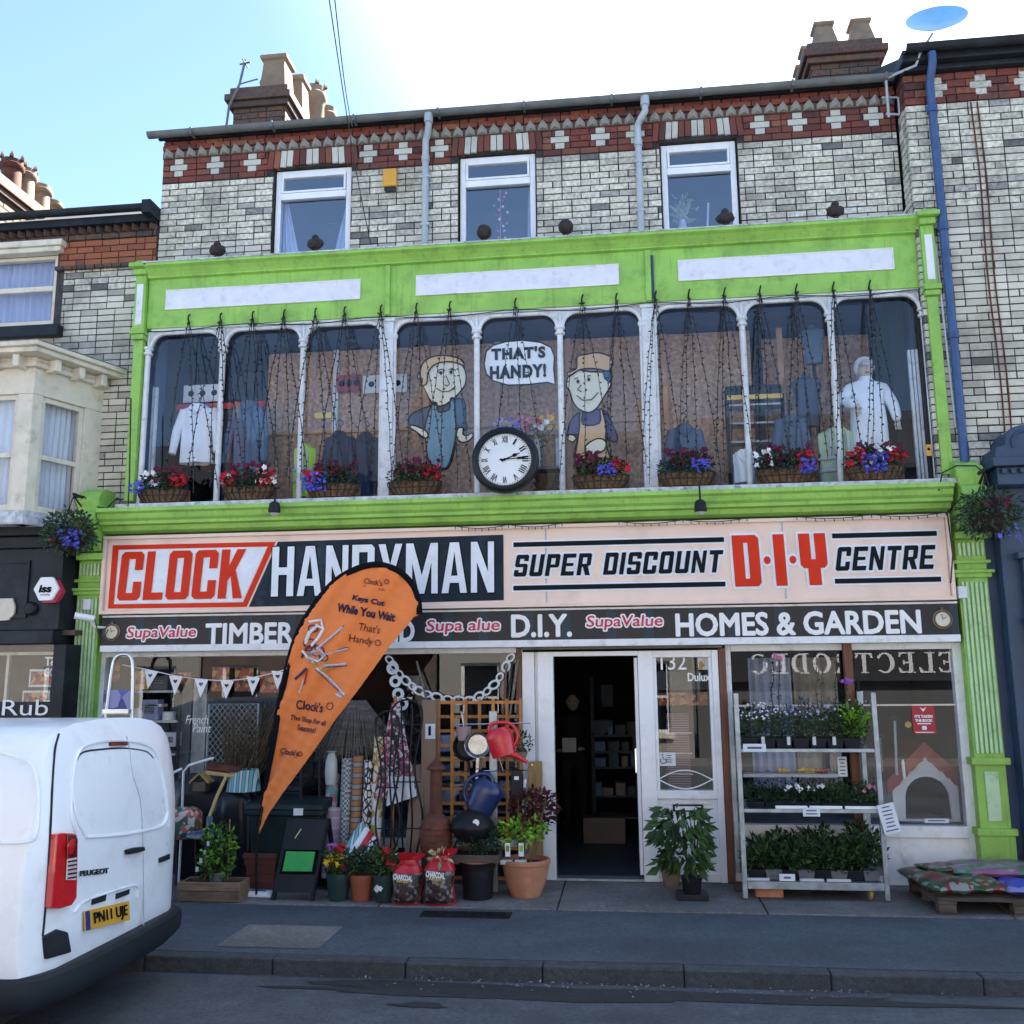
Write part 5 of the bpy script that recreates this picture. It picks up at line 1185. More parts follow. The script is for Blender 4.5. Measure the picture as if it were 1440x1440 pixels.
xa,za=mirror_at(1051,948); xb,zb_=mirror_at(1342,914)
SER={'E': [[(0,0),(.62,0),(.66,.24),(.60,.24),(.50,.07),(.26,.07),(.26,.47),(.40,.47),(.43,.38),(.48,.38),(.48,.62),(.43,.62),(.40,.54),(.26,.54),(.26,.93),(.50,.93),(.58,.78),(.64,.78),(.61,1),(0,1),(0,.95),(.10,.95),(.10,.05),(0,.05)]],
       'L': [[(0,0),(.60,0),(.64,.28),(.58,.28),(.46,.07),(.26,.07),(.26,.95),(.38,.95),(.38,1),(0,1),(0,.95),(.10,.95),(.10,.05),(0,.05)]],
       'T': [[(.18,0),(.52,0),(.52,.05),(.43,.05),(.43,.93),(.56,.93),(.64,.74),(.70,.74),(.68,1),(.02,1),(0,.74),(.06,.74),(.14,.93),(.27,.93),(.27,.05),(.18,.05)]],
       'D': [[(0,0),(.36,0),(.56,.08),(.68,.28),(.70,.5),(.68,.72),(.56,.92),(.36,1),(0,1),(0,.95),(.10,.95),(.10,.05),(0,.05)],[(.26,.07),(.26,.93),(.34,.93),(.46,.84),(.52,.68),(.53,.5),(.52,.32),(.46,.16),(.34,.07)]],
       'R': [[(0,0),(.36,0),(.36,.05),(.26,.05),(.26,.46),(.32,.46),(.54,.0),(.74,0),(.74,.05),(.66,.05),(.46,.48),(.60,.58),(.63,.74),(.58,.92),(.42,1),(0,1),(0,.95),(.10,.95),(.10,.05),(0,.05)],[(.26,.53),(.26,.93),(.36,.93),(.45,.86),(.47,.74),(.44,.60),(.34,.53)]],
       'O': [[(.37+.37*math.cos(math.radians(a)),.5+.51*math.sin(math.radians(a))) for a in range(0,360,20)],[(.37+.20*math.cos(math.radians(-a)),.5+.43*math.sin(math.radians(-a))) for a in range(0,360,20)]],
       'C': [[(.38+.38*math.cos(math.radians(a)),.5+.51*math.sin(math.radians(a))) for a in range(40,325,15)]+[(.70,.12),(.64,.14)]+[(.40+.22*math.cos(math.radians(a)),.5+.43*math.sin(math.radians(a))) for a in range(310,44,-15)]+[(.60,.70),(.66,.70)]]}
adv=dict(E=.80,L=.78,C=.86,T=.82,R=.84,O=.88,D=.86); word='ELECTRODEC'; tot=sum(adv[c_] for c_ in word)
wid=abs(xb-xa); hh=abs(zb_-za)*.92
xr=max(xa,xb); x=0
for ch_ in word:
    cu=bpy.data.curves.new('g','CURVE'); cu.dimensions='2D'; cu.fill_mode='BOTH'; cu.extrude=.01
    for lp in SER[ch_]:
        sp_=cu.splines.new('POLY'); sp_.points.add(len(lp)-1); sp_.use_cyclic_u=True
        for q,p in zip(sp_.points,lp): q.co=(p[0],p[1],0,1)
    vs,fs2=flat_from_curve(cu); mb=MB()
    mb.add([(xr - (x+v.x)/tot*wid,OY+.15+(.01 if v.z > 0 else .001),min(za,zb_)+v.y*hh) for v in vs],fs2); mb.build('letter','letter_white',opp); x += adv[ch_]
# ================================================================== THINGS ON AND IN THE UPPER FRONT
def W3(px,py,Y): X,Z=at(px,py,Y); return Vector((X,Y,Z))
# clock on its bracket
ckx,ckz=at(711,648,-.42); KR=.315; yc=-.42
ck=thing('wall_clock',(ckx,-.26,ckz-KR),'large round black cased clock with white face and roman numerals above the sign','clock')
MB().lathe([(KR*.0,.06),(KR*.93,.055),(KR*1.0,.03),(KR*1.03,-.02),(KR*1.0,-.075),(KR*.93,-.095),(KR*.84,-.10),(KR*.80,-.075),(KR*.80,-.055),(0,-.05)],(ckx,yc,ckz),56,axis='y',cap=False).build('case','clock_case',ck,smooth=True)
MB().lathe([(KR*.795,-.058),(0,-.0585)],(ckx,yc,ckz),56,axis='y',cap=False).build('face','clock_face',ck)
ROM=['XII','I','II','III','IIII','V','VI','VII','VIII','IX','X','XI']
for i,s in enumerate(ROM):
    a=math.radians(90-30*i); r=KR*.62; wd={1: .018,2: .036,3: .054,4: .070}.get(len(s),.05)
    if s in ('V','X'): wd=.036
    text(s,'ink',ck,ckx+r*math.cos(a),ckz+r*math.sin(a),wd,.062,yc-.060,bold=.02,ang=a-math.pi/2,name='numeral',depth=.002)
mb=MB()
for i in range(60):
    a=math.radians(6*i); r0_,r1_=KR*.74,KR*.775; mb.obox((ckx+r0_*math.cos(a),yc-.061,ckz+r0_*math.sin(a)),(ckx+r1_*math.cos(a),yc-.061,ckz+r1_*math.sin(a)),.002,.004 if i % 5 else .009)
mb.build('minute_marks','ink',ck,kind='stuff')
def hand(deg,L_,w_,nm,y):
    a=math.radians(90-deg); d=Vector((math.cos(a),0,math.sin(a))); n_=Vector((-math.sin(a),0,math.cos(a))); c=Vector((ckx,y,ckz)); mb=MB()
    pts=[(-.22*L_,.5),(-.16*L_,1.0),(-.08*L_,.45),(.5*L_,.35),(.58*L_,1.1),(.70*L_,1.2),(.78*L_,.5),(L_,.1)]
    o=[c+d*p+n_*w_*q for p,q in pts]+[c+d*p-n_*w_*q for p,q in reversed(pts)]
    mb.poly([(p.x,p.z) for p in o],y-.002,y+.002); mb.build(nm,'ink',ck)
hand(68,KR*.50,.014,'hour_hand',yc-.066); hand(87,KR*.70,.010,'minute_hand',yc-.071)
MB().lathe([(.014,0),(.010,-.018),(0,-.02)],(ckx,yc-.06,ckz),12,axis='y',cap=False).build('centre_pin','ink',ck)
MB().box(ckx-.03,ckx+.03,-.37,.05,ckz-.08,ckz+.08).build('bracket','black_metal',ck)
# planters along the sill
PL=[(232,690,'bloom_white bloom_blue bloom_wine bloom_red','basket with white, blue and red flowers at the left end of the sill'),
      (352,681,'bloom_red bloom_wine bloom_white','basket of dark red flowers below the blue shirt'),
      (470,676,'bloom_blue bloom_wine bloom_red','basket with a blue trailing clump beside the yellow vest'),
      (584,676,'bloom_wine bloom_red','bushy green basket with few red flowers left of the clock'),
      (845,671,'bloom_wine bloom_blue bloom_red','basket with blue centre under the cut-out man in a cap'),
      (965,665,'bloom_wine bloom_blue','basket of wine and violet blue flowers over the black floodlight'),
      (1103,657,'bloom_white bloom_wine bloom_blue bloom_red','basket with white flowers on its left and blue and red on its right'),
      (1228,648,'bloom_white bloom_wine bloom_red bloom_blue','fullest basket with a large blue clump below the white coverall')]
for k,(px,py,cols,lab) in enumerate(PL):
    y=-.14; X=at(px,py,y)[0]; z0=ZS+.005; w_=.27
    t=thing('flower_basket',(X,y,z0),'wire '+lab,'flower basket','flower baskets along the sill')
    def fn(u,v):
        a=math.pi*u; s_=.75+.25*math.sin(v*math.pi/2); return (X-w_*math.cos(a)*s_,y-.115*math.sin(a)**.6*s_,z0+.012+.125*v)
    MB().grid(fn,18,5).build('liner','coir',t,smooth=True)
    MB().box(X-w_,X+w_,y+.0,y+.01,z0+.01,z0+.137).build('back_liner','coir',t)
    MB().add([(X-w_*math.cos(math.pi*i/12),y-.11*math.sin(math.pi*i/12)**.6,z0+.12) for i in range(13)],[tuple(range(13))]).build('soil','soil',t)
    mb=MB()
    for i in range(11):
        a=math.pi*(i+.5)/11; p=[fn((i+.5)/11,v) for v in (0,.25,.5,.75,1)]; mb.tube([(q[0]-.008*math.cos(a),q[1]-.008,q[2]) for q in p],.005,4)
    for v in (.5,1): mb.tube([(q[0],q[1]-.009,q[2]) for q in [fn(i/16,v) for i in range(17)]],.006,4)
    mb.build('cage','black_metal',t,kind='stuff')
    MB().foliage((X,y-.03,z0+.21),(w_*1.0,.13,.12),430,.045,.022).foliage((X,y-.10,z0+.14),(w_*.9,.05,.05),90,.04,.02,droop=.4).build('foliage','leaf_dark',t)
    MB().foliage((X,y-.05,z0+.22),(w_*.9,.11,.10),120,.04,.02).build('foliage','leaf_green',t)
    cl=cols.split()
    for c in cl:
        mb=MB()
        if c == 'bloom_blue':
            bx={0: X-.23,2: X-.16,4: X+.06,5: X+.13,6: X+.19,7: X-.02}[k]; sz=.11 if k in (7,2) else .07
            mb.blooms((bx,y-.13,z0+.14+(.03 if k in (4,5) else 0)),(sz*1.1,.05,sz),90 if sz > .1 else 45,.018,5)
        elif c == 'bloom_white':
            bx={0: X-.10,1: X+.20,6: X-.19,7: X+.03}[k]; mb.blooms((bx,y-.10,z0+.22),(.10,.06,.10),14,.028,5)
            if k == 7: mb.blooms((X+.12,y-.05,z0+.30),(.06,.04,.06),7,.028,5)
            if k == 1: mb.blooms((X-.22,y-.08,z0+.20),(.05,.05,.06),6,.026,5)
        elif c == 'bloom_red':
            for s_ in ((-1,1) if k in (1,7) else (1,) if k in (0,3,4,6) else (-1,)): mb.blooms((X+s_*w_*.72,y-.08,z0+.21),(.08,.07,.08),22,.030,5)
        else:
            mb.blooms((X+(.03 if k != 4 else -.13),y-.04,z0+.27),(w_*(.8 if k != 4 else .4),.08,.10),44,.036,5)
        mb.build('blossoms',c,t)
# icicle light strings hung from the arcade head to the sill
peaks=[265,310,355,399,443,484,535,585,632,724,818,866,921,968,1018,1068,1119,1171,1222]
BPY=lambda px: 712-(px-190)*.0285
names=['left white shirt','first thin column','blue shirt','boarded panel','second thin column','navy jackets','first wide mullion','fair haired cut-out man','crossed arm of the cut-out man','speech bubble','cap of the cut-out man','bare board beside the cap','second wide mullion','small navy jacket','column by the yellow strip','blue shelving','dark torso bust','hi-vis vest column','white coverall']
for i,px in enumerate(peaks):
    py=458-(px-205)*.0502; y0=-.055; P0=W3(px,py-6,y0)
    t=thing('light_string',tuple(P0),'black wired light string hanging in front of the '+names[i],'string lights','string lights over the arcade')
    f=(px-200)/1100
    offs=[(-54+60*f,.95),(-20+24*f,1.0),(8+10*f,.97),(30+18*f,.96)]
    random.seed(i*7+1)
    if i in (0,9,10): offs=[(-30,.98),(4,1.0),(38,.98)]
    for j,(dx,ln_) in enumerate(offs):
        pb=px+dx+U(-6,6); yb=py+(BPY(pb)-py)*U(.86,1.0)*ln_; P1=W3(pb,yb,-.24 if ln_ > .92 else -.10)
        if P1.z < ZS+.03: P1.z=ZS+.03
        pts=[]
        for k in range(15): s_=k/14; p=P0.lerp(P1,s_); sag=.05*math.sin(math.pi*s_)*(1 if dx < 0 else -1)*.8; pts.append(p+Vector((-sag*.5+.004*math.sin(k*2.1),-.02*math.sin(math.pi*s_),0)))
        mb=MB().tube(pts,.0044,4)
        mb.build('wire','cable_black',t)
        mb=MB()
        for k in range(26):
            s_=(k+.7)/27; q=s_*14; a_=int(q); p=pts[a_].lerp(pts[min(14,a_+1)],q-a_); d=Vector((U(-1,1),U(-1,0),U(-.7,.7))).normalized(); mb.tube([p,p+d*.026],.0072,4)
        mb.build('bulbs','cable_black',t,kind='stuff')
    MB().tube([P0+Vector((0,.03,-.04)),P0+Vector((0,-.01,.0)),P0+Vector((.01,-.02,.035)),P0+Vector((.015,.0,.05))],.009,5).build('hook','black_metal',t)
mb=MB(); pts=[W3(190+k*40,466-(k*40)*.0515+3*math.sin(k*1.3),-.045) for k in range(29)]; t=thing('light_cable',tuple(pts[0]),'black feeder cable strung along the head of the arcade','cable'); mb.tube(pts,.005,5); mb.build('cable','cable_black',t)
t=thing('light_cable',(-2,-.36,3.5),'thin black cable with tiny lamps looped under the main green cornice','cable')
for a,b,s_ in ((640,790,6),(870,1050,7),(1120,1330,5)):
    pts=[W3(a+(b-a)*k/16,752-(a+(b-a)*k/16-640)*.028-12+4*abs(math.sin(math.pi*k/8)),-.22) for k in range(17)]; MB().tube(pts,.005,4).build('wire','cable_black',t)
    mb=MB()
    for p in pts: mb.tube([p,p+Vector((.004,-.005,-.03))],.005,4)
    mb.build('lamps','cable_black',t,kind='stuff')
# round iron finials on the ledge
for px,py,fac,lab in ((305,353,0,'leaf-shaped iron finial on the ledge left of the first top window'),(443,343,0,'leaf-shaped iron finial in front of the first top window'),(681,334,1,'rusty ball finial in front of the middle top window'),(796,328,1,'dark ball finial against the brick right of the middle top window'),(1020,311,0,'rough iron finial in front of the third top window'),(1175,299,2,'spade shaped iron finial against the brick at the right')):
    X,Z=at(px,py+3,-.15); t=thing('finial',(X,-.15,FZ1+.016),lab,'finial','iron finials along the ledge'); z0=FZ1+.016
    MB().lathe([(.03,0),(.03,.012),(.014,.02),(.014,.06)],(X,-.15,z0),10).build('stem','finial_iron',t)
    mb=MB()
    if fac == 1: mb.ball((X,-.15,z0+.10),.078,n=14,m=10,jit=.05)
    else: mb.ball((X,-.15,z0+.085),.092,.06,.060,12,8,.12); mb.ball((X,-.15,z0+.15),.042,.035,.042,10,6,.1)
    mb.build('knob','finial_iron',t,smooth=True)
# yellow alarm box, chipped bricks
X0,X1,Z0,Z1=R(538,236,557,266,YB-.08); t=thing('alarm_box',((X0+X1)/2,YB,Z0),'amber yellow bell box on the brick between the first two top windows','alarm box')
MB().box(X0,X1,YB-.075,YB-.01,Z0+.045,Z1).build('cover','yellow_box',t,bevel=.012); MB().box(X0+.012,X1-.012,YB-.06,YB-.01,Z0,Z0+.043).build('lamp','dark_glass',t,bevel=.006)
# sky wires
for k,(a,b) in enumerate((((462,-8),(522,345)),((470,-8),(497,185)))):
    A_=CAM+ray(*a)*6.5; P=W3(*b,.05 if k == 0 else .1); t=thing('overhead_wire',tuple(A_),('longer' if k == 0 else 'shorter')+' thin telephone wire running down from the sky to the '+('ledge' if k == 0 else 'gutter'),'wire')
    MB().tube([A_.lerp(P,s_/10)-Vector((0,0,.12*math.sin(math.pi*s_/10))) for s_ in range(11)],.0045,5).build('cable','cable_black',t)
# blue dish at top right on a bent mast
yd=-.27; Pm=[W3(a_,b_,c_) for a_,b_,c_ in ((1250,165,.06),(1246,112,.0),(1262,103,-.12),(1288,92,-.22),(1295,72,-.26))]
t=thing('satellite_dish',tuple(Pm[0]),'pale blue dish on a bent mast above the right gutter','satellite dish'); MB().tube(Pm,.014,6).build('mast','grey_pipe',t)
mb=MB(); mb.tube([W3(1240,137,.05),W3(1262,137,.05)],.01,5); mb.tube([W3(1246,160,.05),W3(1265,161,.05)],.01,5); mb.tube([W3(1263,137,.05),W3(1265,161,.05)],.01,5); mb.build('bracket','grey_pipe',t)
c=W3(1316,36,yd); mb=MB(); pr=[(0,0),(.10,.01),(.18,.03),(.25,.07),(.255,.075),(.18,.04),(.0,.012)]
mb.lathe(pr,(0,0,0),28,cap=False); rot=Matrix.Rotation(math.radians(62),3,'X') @ Matrix.Rotation(math.radians(-25),3,'Z')
mb.v=[tuple((Matrix.Rotation(math.radians(-14),3,'Y') @ (Matrix.Rotation(math.radians(58),3,'X') @ Vector((v[0]*1.15,v[1],v[2])))) + c) for v in mb.v]; mb.build('dish','dish_blue',t,smooth=True)
MB().tube([Pm[-1],c+Vector((-.02,.05,-.05))],.014,6).build('arm','grey_pipe',t)
# hanging baskets at both ends
def hanging_basket(px,py,y,lab,cols,rr,seed,bx):
    random.seed(seed); c=W3(px,py,y); t=thing('hanging_basket',tuple(c-Vector((0,0,.12))),lab,'hanging basket')
    MB().lathe([(.02,-.13),(.10,-.11),(.16,-.05),(.18,.02),(.17,.03),(.0,.03)],c,20,cap=False).build('bowl','soil',t,smooth=True)
    top=c+Vector((0,.02,.42)); mb=MB()
    for a in (30,150,270): mb.tube([c+Vector((.17*math.cos(math.radians(a)),.17*math.sin(math.radians(a)),.03)),top],.004,4)
    mb.build('chain','black_metal',t)
    W_=Vector((bx,.0,c.z+.46)); mb=MB(); mb.obox(W_,top+Vector((0,0,.03)),.02,.025); mb.tube([W_-Vector((0,0,.3)),(W_+top)/2-Vector((0,0,.10)),top+Vector((0,0,.02))],.009,5); mb.box(bx-.02,bx+.02,-.03,.02,c.z+.10,c.z+.52); mb.build('bracket','black_metal',t)
    MB().foliage(c+Vector((0,0,.07)),(rr,rr*.8,.20),700,.055,.022,hollow=.3).foliage(c+Vector((0,0,-.03)),(rr*1.0,rr*.8,.12),260,.06,.02,droop=.7).build('foliage','leaf_dusty',t)
    MB().foliage(c+Vector((0,0,.10)),(rr,rr*.8,.2),220,.05,.02).build('foliage','leaf_dark',t)
    for cc,off,n in cols: MB().blooms(c+Vector(off),(.11,.08,.10),n,.022,5).build('blossoms',cc,t)
hanging_basket(97,757,-.50,'hanging basket of loose green stems and blue flowers beside the black shop',[('bloom_blue',(.09,-.12,-.04),60),('bloom_wine',(.12,-.1,.12),14),('bloom_red',(-.06,-.12,0),5)],.27,11,-5.5)
hanging_basket(1392,730,-.50,'hanging basket with wine red flowers before the navy building',[('bloom_wine',(.03,-.12,.12),26),('bloom_blue',(.1,-.1,-.16),10)],.27,12,3.25)
# floodlights under the planters
for px,py,lab in ((386,714,'small black floodlight hanging from the cornice below the second basket'),(985,712,'black floodlight hanging from the cornice below the sixth basket')):
    c=W3(px,py,-.42); t=thing('floodlight',(c.x,-.34,c.z),lab,'floodlight'); mb=MB(); mb.tube([(c.x,-.30,c.z+.22),(c.x,-.40,c.z+.20),(c.x,-.42,c.z+.06)],.010,6); mb.build('arm','black_metal',t)
    mb=MB(); mb.lathe([(.03,.06),(.05,.04),(.06,-.03),(.055,-.05)],c,12); mb.build('lamp_head','black_metal',t,bevel=.004)
    MB().lathe([(.05,-.055),(.02,-.075)],c,12).build('lens','cable_white',t)
# cameras on the lower corners
for px,py,sx,lab in ((120,870,1,'white bullet security camera beside the left green pilaster'),):
    c=W3(px,py,-.30); t=thing('security_camera',tuple(c),lab,'camera'); mb=MB(); mb.tube([c+Vector((-.08,-.06,.03)),c+Vector((.07,.04,.0))],.034,12); mb.build('body','letter_white',t,smooth=True); mb=MB(); mb.tube([c+Vector((.04,.03,-.02)),c+Vector((.06,.08,-.08)),c+Vector((.12,.18,-.08))],.012,6); mb.build('bracket','letter_white',t); mb=MB(); mb.tube([c+Vector((.07,.05,0)),c+Vector((.11,.05,-.12)),c+Vector((.14,.10,-.22)),c+Vector((.18,.12,-.10))],.006,5); mb.build('cable','cable_black',t)
for px,py,lab in ((123,850,'small white junction box on the left green pilaster'),(1353,833,'small white junction box on the right green pilaster beside the sign')):
    c=W3(px,py,-.13); box('junction_box','paper_white',c.x-.04,c.x+.04,-.15,-.101,c.z-.055,c.z+.055,None,label=lab,cat='box',bevel=.006)
c=W3(1306,633,-.05); t=thing('warning_label',tuple(c),'small yellow warning tag on the last white column','tag'); MB().box(c.x-.025,c.x+.025,-.052,-.046,c.z-.055,c.z+.055).build('card','yellow_box',t); MB().ball((c.x,-.054,c.z+.01),.014,.003,.014,8,6).build('symbol','ink',t)
t=thing('loose_cable',(3.1,-.2,3.9),'tangle of black cable looping over the right green console','cable'); random.seed(5); pts=[W3(*p,-.30) for p in ((1320,690),(1325,665),(1345,655),(1372,655),(1388,668),(1378,700),(1350,702),(1332,720),(1340,780),(1337,820))]; MB().tube(pts,.007,5).build('cable','cable_black',t)
t=thing('loose_cable',(-5.2,-.2,3.9),'black cable draped along the left end of the cornice','cable'); pts=[W3(*p,-.28) for p in ((103,700),(118,698),(130,712),(150,715),(165,700),(180,712),(182,670),(184,560))]; MB().tube(pts,.008,5).build('cable','cable_black',t)
# ------------------------------------------------------------------ first floor display
# boarded partition behind the figures
YO=.95
t=thing('board_partition',(-1,YO,3.75),'chipboard partition with pale rails behind the first floor display','partition')
for a,b,z0,z1 in ((375,600,455,700),(600,800,455,700),(800,912,440,690),(925,1060,440,690)):
    X0=at(a,560,YO)[0]; X1=at(b,560,YO)[0]; MB().box(X0+.01,X1-.01,YO,YO+.02,3.72,5.72).build('board','osb',t)
for a,b in ((1075,1240),): X0,X1=at(a,560,YO+.3)[0],at(b,560,YO+.3)[0]; MB().box(X0,X1,YO+.3,YO+.32,3.72,5.72).build('board','osb',t)
for z in (4.62,):
    X0,X1=at(375,560,YO)[0],at(912,560,YO)[0]; MB().box(X0,X1,YO-.035,YO-.002,z+.12,z+.17).build('rail','osb_rail',t)
for px in (473,600,700,800,935,1100): X=at(px,560,YO)[0]; MB().box(X-.03,X+.03,YO-.04,YO-.001,3.72,5.72).build('stud','osb_rail' if px != 473 else 'column_paint',t)
t=thing('red_hanging_rail',(-4.2,.62,4.7),'dark red painted clothes frame holding the white shirt','clothes rail')
X0,X1=at(240,600,.5)[0],at(373,600,.5)[0]; zt_=at(300,568,.5)[1]; mb=MB(); mb.box(X0,X1,.47,.50,zt_-.07,zt_); mb.box(X0,X0+.07,.47,.50,3.72,zt_-.071); mb.box(X1-.06,X1,.47,.50,3.72,zt_-.071); mb.build('frame','paper_red',t)
# notices
for px0,px1,py0,py1,lab,y in ((258,312,541,565,'white clothing brand notice above the white shirt',.58),(474,508,527,551,'dark red and blue notice behind the second thin column',.88),(510,572,527,552,'white notice with small emblems behind the first wide mullion',.88)):
    X0,X1,Z0,Z1=R(px0,py0,px1,py1,y); t=thing('notice',(X0,y,Z0),lab,'notice'); MB().box(X0,X1,y,y+.006,Z0,Z1).build('sheet','paper_white' if px0 != 474 else 'kennel_roof',t)
    mb=MB()
    for k in range(3): mb.lathe([(.035,-.002),(.025,-.002)],(X0+(X1-X0)*(.2+.3*k),y,(Z0+Z1)/2),14,axis='y')
    mb.build('print','ink',t)
# garments
def garment(name,mat,px0,px1,py0,py1,y,lab,cat,sleeves=True,kind='shirt',grp=None,flare=1.0,collar=None,seed=1):
    random.seed(seed); X0,X1,Z0,Z1=R(px0,py0,px1,py1,y); cx_=(X0+X1)/2; hw=(X1-X0)/2; H=Z1-Z0
    t=thing(name,(cx_,y,Z0),lab,cat,grp); ph=U(0,6)
    def body(u,v):
        s_=1-v; prof=(.30 if v > .985 else .38 if v > .95 else .62 if v > .90 else .66 if v > .6 else .60+.06*(.6-v)*flare*2); a=2*math.pi*u
        w_=hw*(prof if sleeves else prof*1.45); return (cx_+w_*math.cos(a),y+.09*math.sin(a)+.012*math.sin(a*6+ph+v*3),Z0+H*v)
    MB().grid(body,40,26).build('body',mat,t,smooth=True,rec=False)
    if sleeves:
        for s_ in (-1,1):
            A_=Vector((cx_+s_*hw*.52,y,Z0+H*.90)); B=Vector((cx_+s_*hw*.82,y-.02,Z0+H*.52)); C_=Vector((cx_+s_*hw*.90,y-.05,Z0+H*.16))
            MB().tube([A_,A_.lerp(B,.4),B,B.lerp(C_,.5),C_],[.065,.06,.052,.045,.042],12).build('sleeve',mat,t,smooth=True)
    mb=MB(); mb.tube([(cx_-.06,y-.075,Z1-.05),(cx_-.03,y-.105,Z1-.10),(cx_,y-.10,Z1-.13),(cx_+.03,y-.105,Z1-.10),(cx_+.06,y-.075,Z1-.05)],.014,6); mb.build('collar',collar or mat,t,smooth=True)
    if sleeves: MB().tube([(cx_,y,Z1-.05),(cx_,y,Z1+.06),(cx_+.03,y,Z1+.10),(cx_,y,Z1+.14),(cx_-.03,y,Z1+.12)],.006,5).build('hanger','black_metal',t)
    return t,cx_,y,Z0,Z1,hw
garment('hanging_shirt','shirt_white',243,313,570,652,.35,'white long sleeved shirt hanging in the leftmost first floor light','shirt',seed=1)
garment('hanging_shirt','shirt_blue',318,378,566,668,.42,'dark blue shirt hanging beside the white shirt','shirt',seed=2)
def vest(px0,px1,py0,py1,y,lab,mat,seed):
    t,cx_,y,Z0,Z1,hw=garment('hi_vis_vest',mat,px0,px1,py0,py1,y,lab,'safety vest',sleeves=False,seed=seed)
    for v in (.30,.50): MB().tube([(cx_+hw*.93*math.cos(a*math.pi/8),y-.012+.098*math.sin(a*math.pi/8),Z0+(Z1-Z0)*v) for a in range(8,17)],.018,6).build('reflective_band','reflective_tape',t)
    for s_ in (-1,1): MB().tube([(cx_+s_*hw*.45,y-.105,Z0+(Z1-Z0)*.52),(cx_+s_*hw*.4,y-.09,Z1-.05)],.014,6).build('shoulder_band','reflective_tape',t)
vest(413,444,626,700,.22,'bright yellow safety vest standing on the sill behind the second thin column','hi_vis',3)
vest(1150,1208,603,690,.30,'pale green safety vest behind the thin column right of centre','hi_vis_pale',4)
garment('jacket','jacket_navy',455,500,608,700,.35,'left navy jacket of the pair by the first wide mullion','jacket',grp='navy jackets on the display floor',seed=5)
garment('jacket','jacket_navy',492,538,610,700,.40,'right navy jacket touching the first wide mullion','jacket',grp='navy jackets on the display floor',seed=6)
garment('jacket','shirt_blue',933,995,598,690,.35,'slate blue jacket behind the basket right of the second wide mullion','jacket',seed=7)
garment('jacket','shirt_blue',1088,1138,584,665,.32,'blue work shirt below the dark torso bust','jacket',seed=8)
garment('folded_shirt','shirt_white',1030,1062,634,680,.15,'white cloth hanging behind the column by the yellow strip','shirt',sleeves=False,seed=9)
# busts
for px,py0,py1,wpx,lab,mt in ((1135,525,600,24,'dark blue torso bust on a stand behind the fourteenth light string','bust_cloth'),(1143,458,512,20,'grey green torso bust high up behind the dark one','shirt_blue')):
    y=.55; X0,X1,Z0,Z1=R(px-wpx,py0,px+wpx,py1,y); cx_=(X0+X1)/2; hw=(X1-X0)/2; H=Z1-Z0; t=thing('torso_bust',(cx_,y,Z0),lab,'bust')
    MB().lathe([(hw*.62,0),(hw*.66,H*.2),(hw*.60,H*.35),(hw*.72,H*.6),(hw*.92,H*.76),(hw*.80,H*.86),(hw*.32,H*.92),(hw*.24,H*.97),(hw*.24,H),(0,H*1.02)],(cx_,y,Z0),24,sy=.55).build('torso',mt,t,smooth=True)
    MB().tube([(cx_,y,3.72),(cx_,y,Z0)],.02,8).build('stand','black_metal',t)
# mannequin in white coverall: body one continuous mesh through skin modifier
def skinned(name,mat,chain_pts,parent,sub=2):
    """chain_pts: list of (point, radius, parent index)"""
    o0=origin(parent); me=bpy.data.meshes.new(name); me.from_pydata([tuple(Vector(p)-o0) for p,r,q in chain_pts],[(q,i) for i,(p,r,q) in enumerate(chain_pts) if q >= 0],[])
    o=bpy.data.objects.new(name,me); COL.objects.link(o); o.parent=parent; me.materials.append(MT[mat]); ORG[o.name]=Vector(o0)
    md=o.modifiers.new('skin','SKIN'); md.use_smooth_shade=True; me.skin_vertices[0].data[0].use_root=True
    for i,(p,r,q) in enumerate(chain_pts):
        rr=r if isinstance(r,tuple) else (r,r); me.skin_vertices[0].data[i].radius=rr
    s_=o.modifiers.new('sub','SUBSURF'); s_.levels=sub; s_.render_levels=sub; return o
y=.28; mx_,mz=at(1218,530,y); sc_=.62
hd=at(1216,521,y); t=thing('mannequin',(hd[0],y,3.72),'dummy in white hooded coverall and goggles standing in the last first floor light','mannequin')
hx_,hz_=hd; k=.80
def q(dx,dz,dy=0): return (hx_+dx*k,y+dy,hz_+dz*k)
skinned('body','coverall',[(q(0,-.62),(.17,.13),-1),(q(0,-.42),(.165,.12),0),(q(0,-.25),(.17,.11),1),(q(0,-.14),(.055,.055),2),(q(-.20,-.25),.075,2),(q(-.33,-.40,-.05),.060,4),(q(-.17,-.50,-.16),.05,5),(q(.20,-.26),.075,2),(q(.30,-.48,-.04),.06,7),(q(.31,-.70,-.10),.045,8),(q(-.10,-.85),.11,0),(q(-.11,-1.15),.10,10),(q(.10,-.85),.11,0),(q(.11,-1.15),.10,12),(q(.0,-.05),.08,3)],t)
MB().ball(q(0,.02),.085,.095,.115,16,12).build('head','mannequin_skin',t,smooth=True)
mb=MB(); mb.ball(q(0,.045,.02),.10,.10,.115,16,12); mb.build('hood','coverall',t,smooth=True)
mb=MB(); mb.tube([q(-.08,.05,-.06),q(-.04,.05,-.10),q(.04,.05,-.10),q(.08,.05,-.06)],.022,8); mb.build('goggles','tail_clear',t,smooth=True)
mb=MB(); mb.ball(q(0,.0,-.105),.013,.02,.02,8,6); mb.build('nose','mannequin_skin',t); MB().box(hx_-.022,hx_+.022,y-.098,y-.088,hz_-.052,hz_-.044).build('mouth','kennel_roof',t)
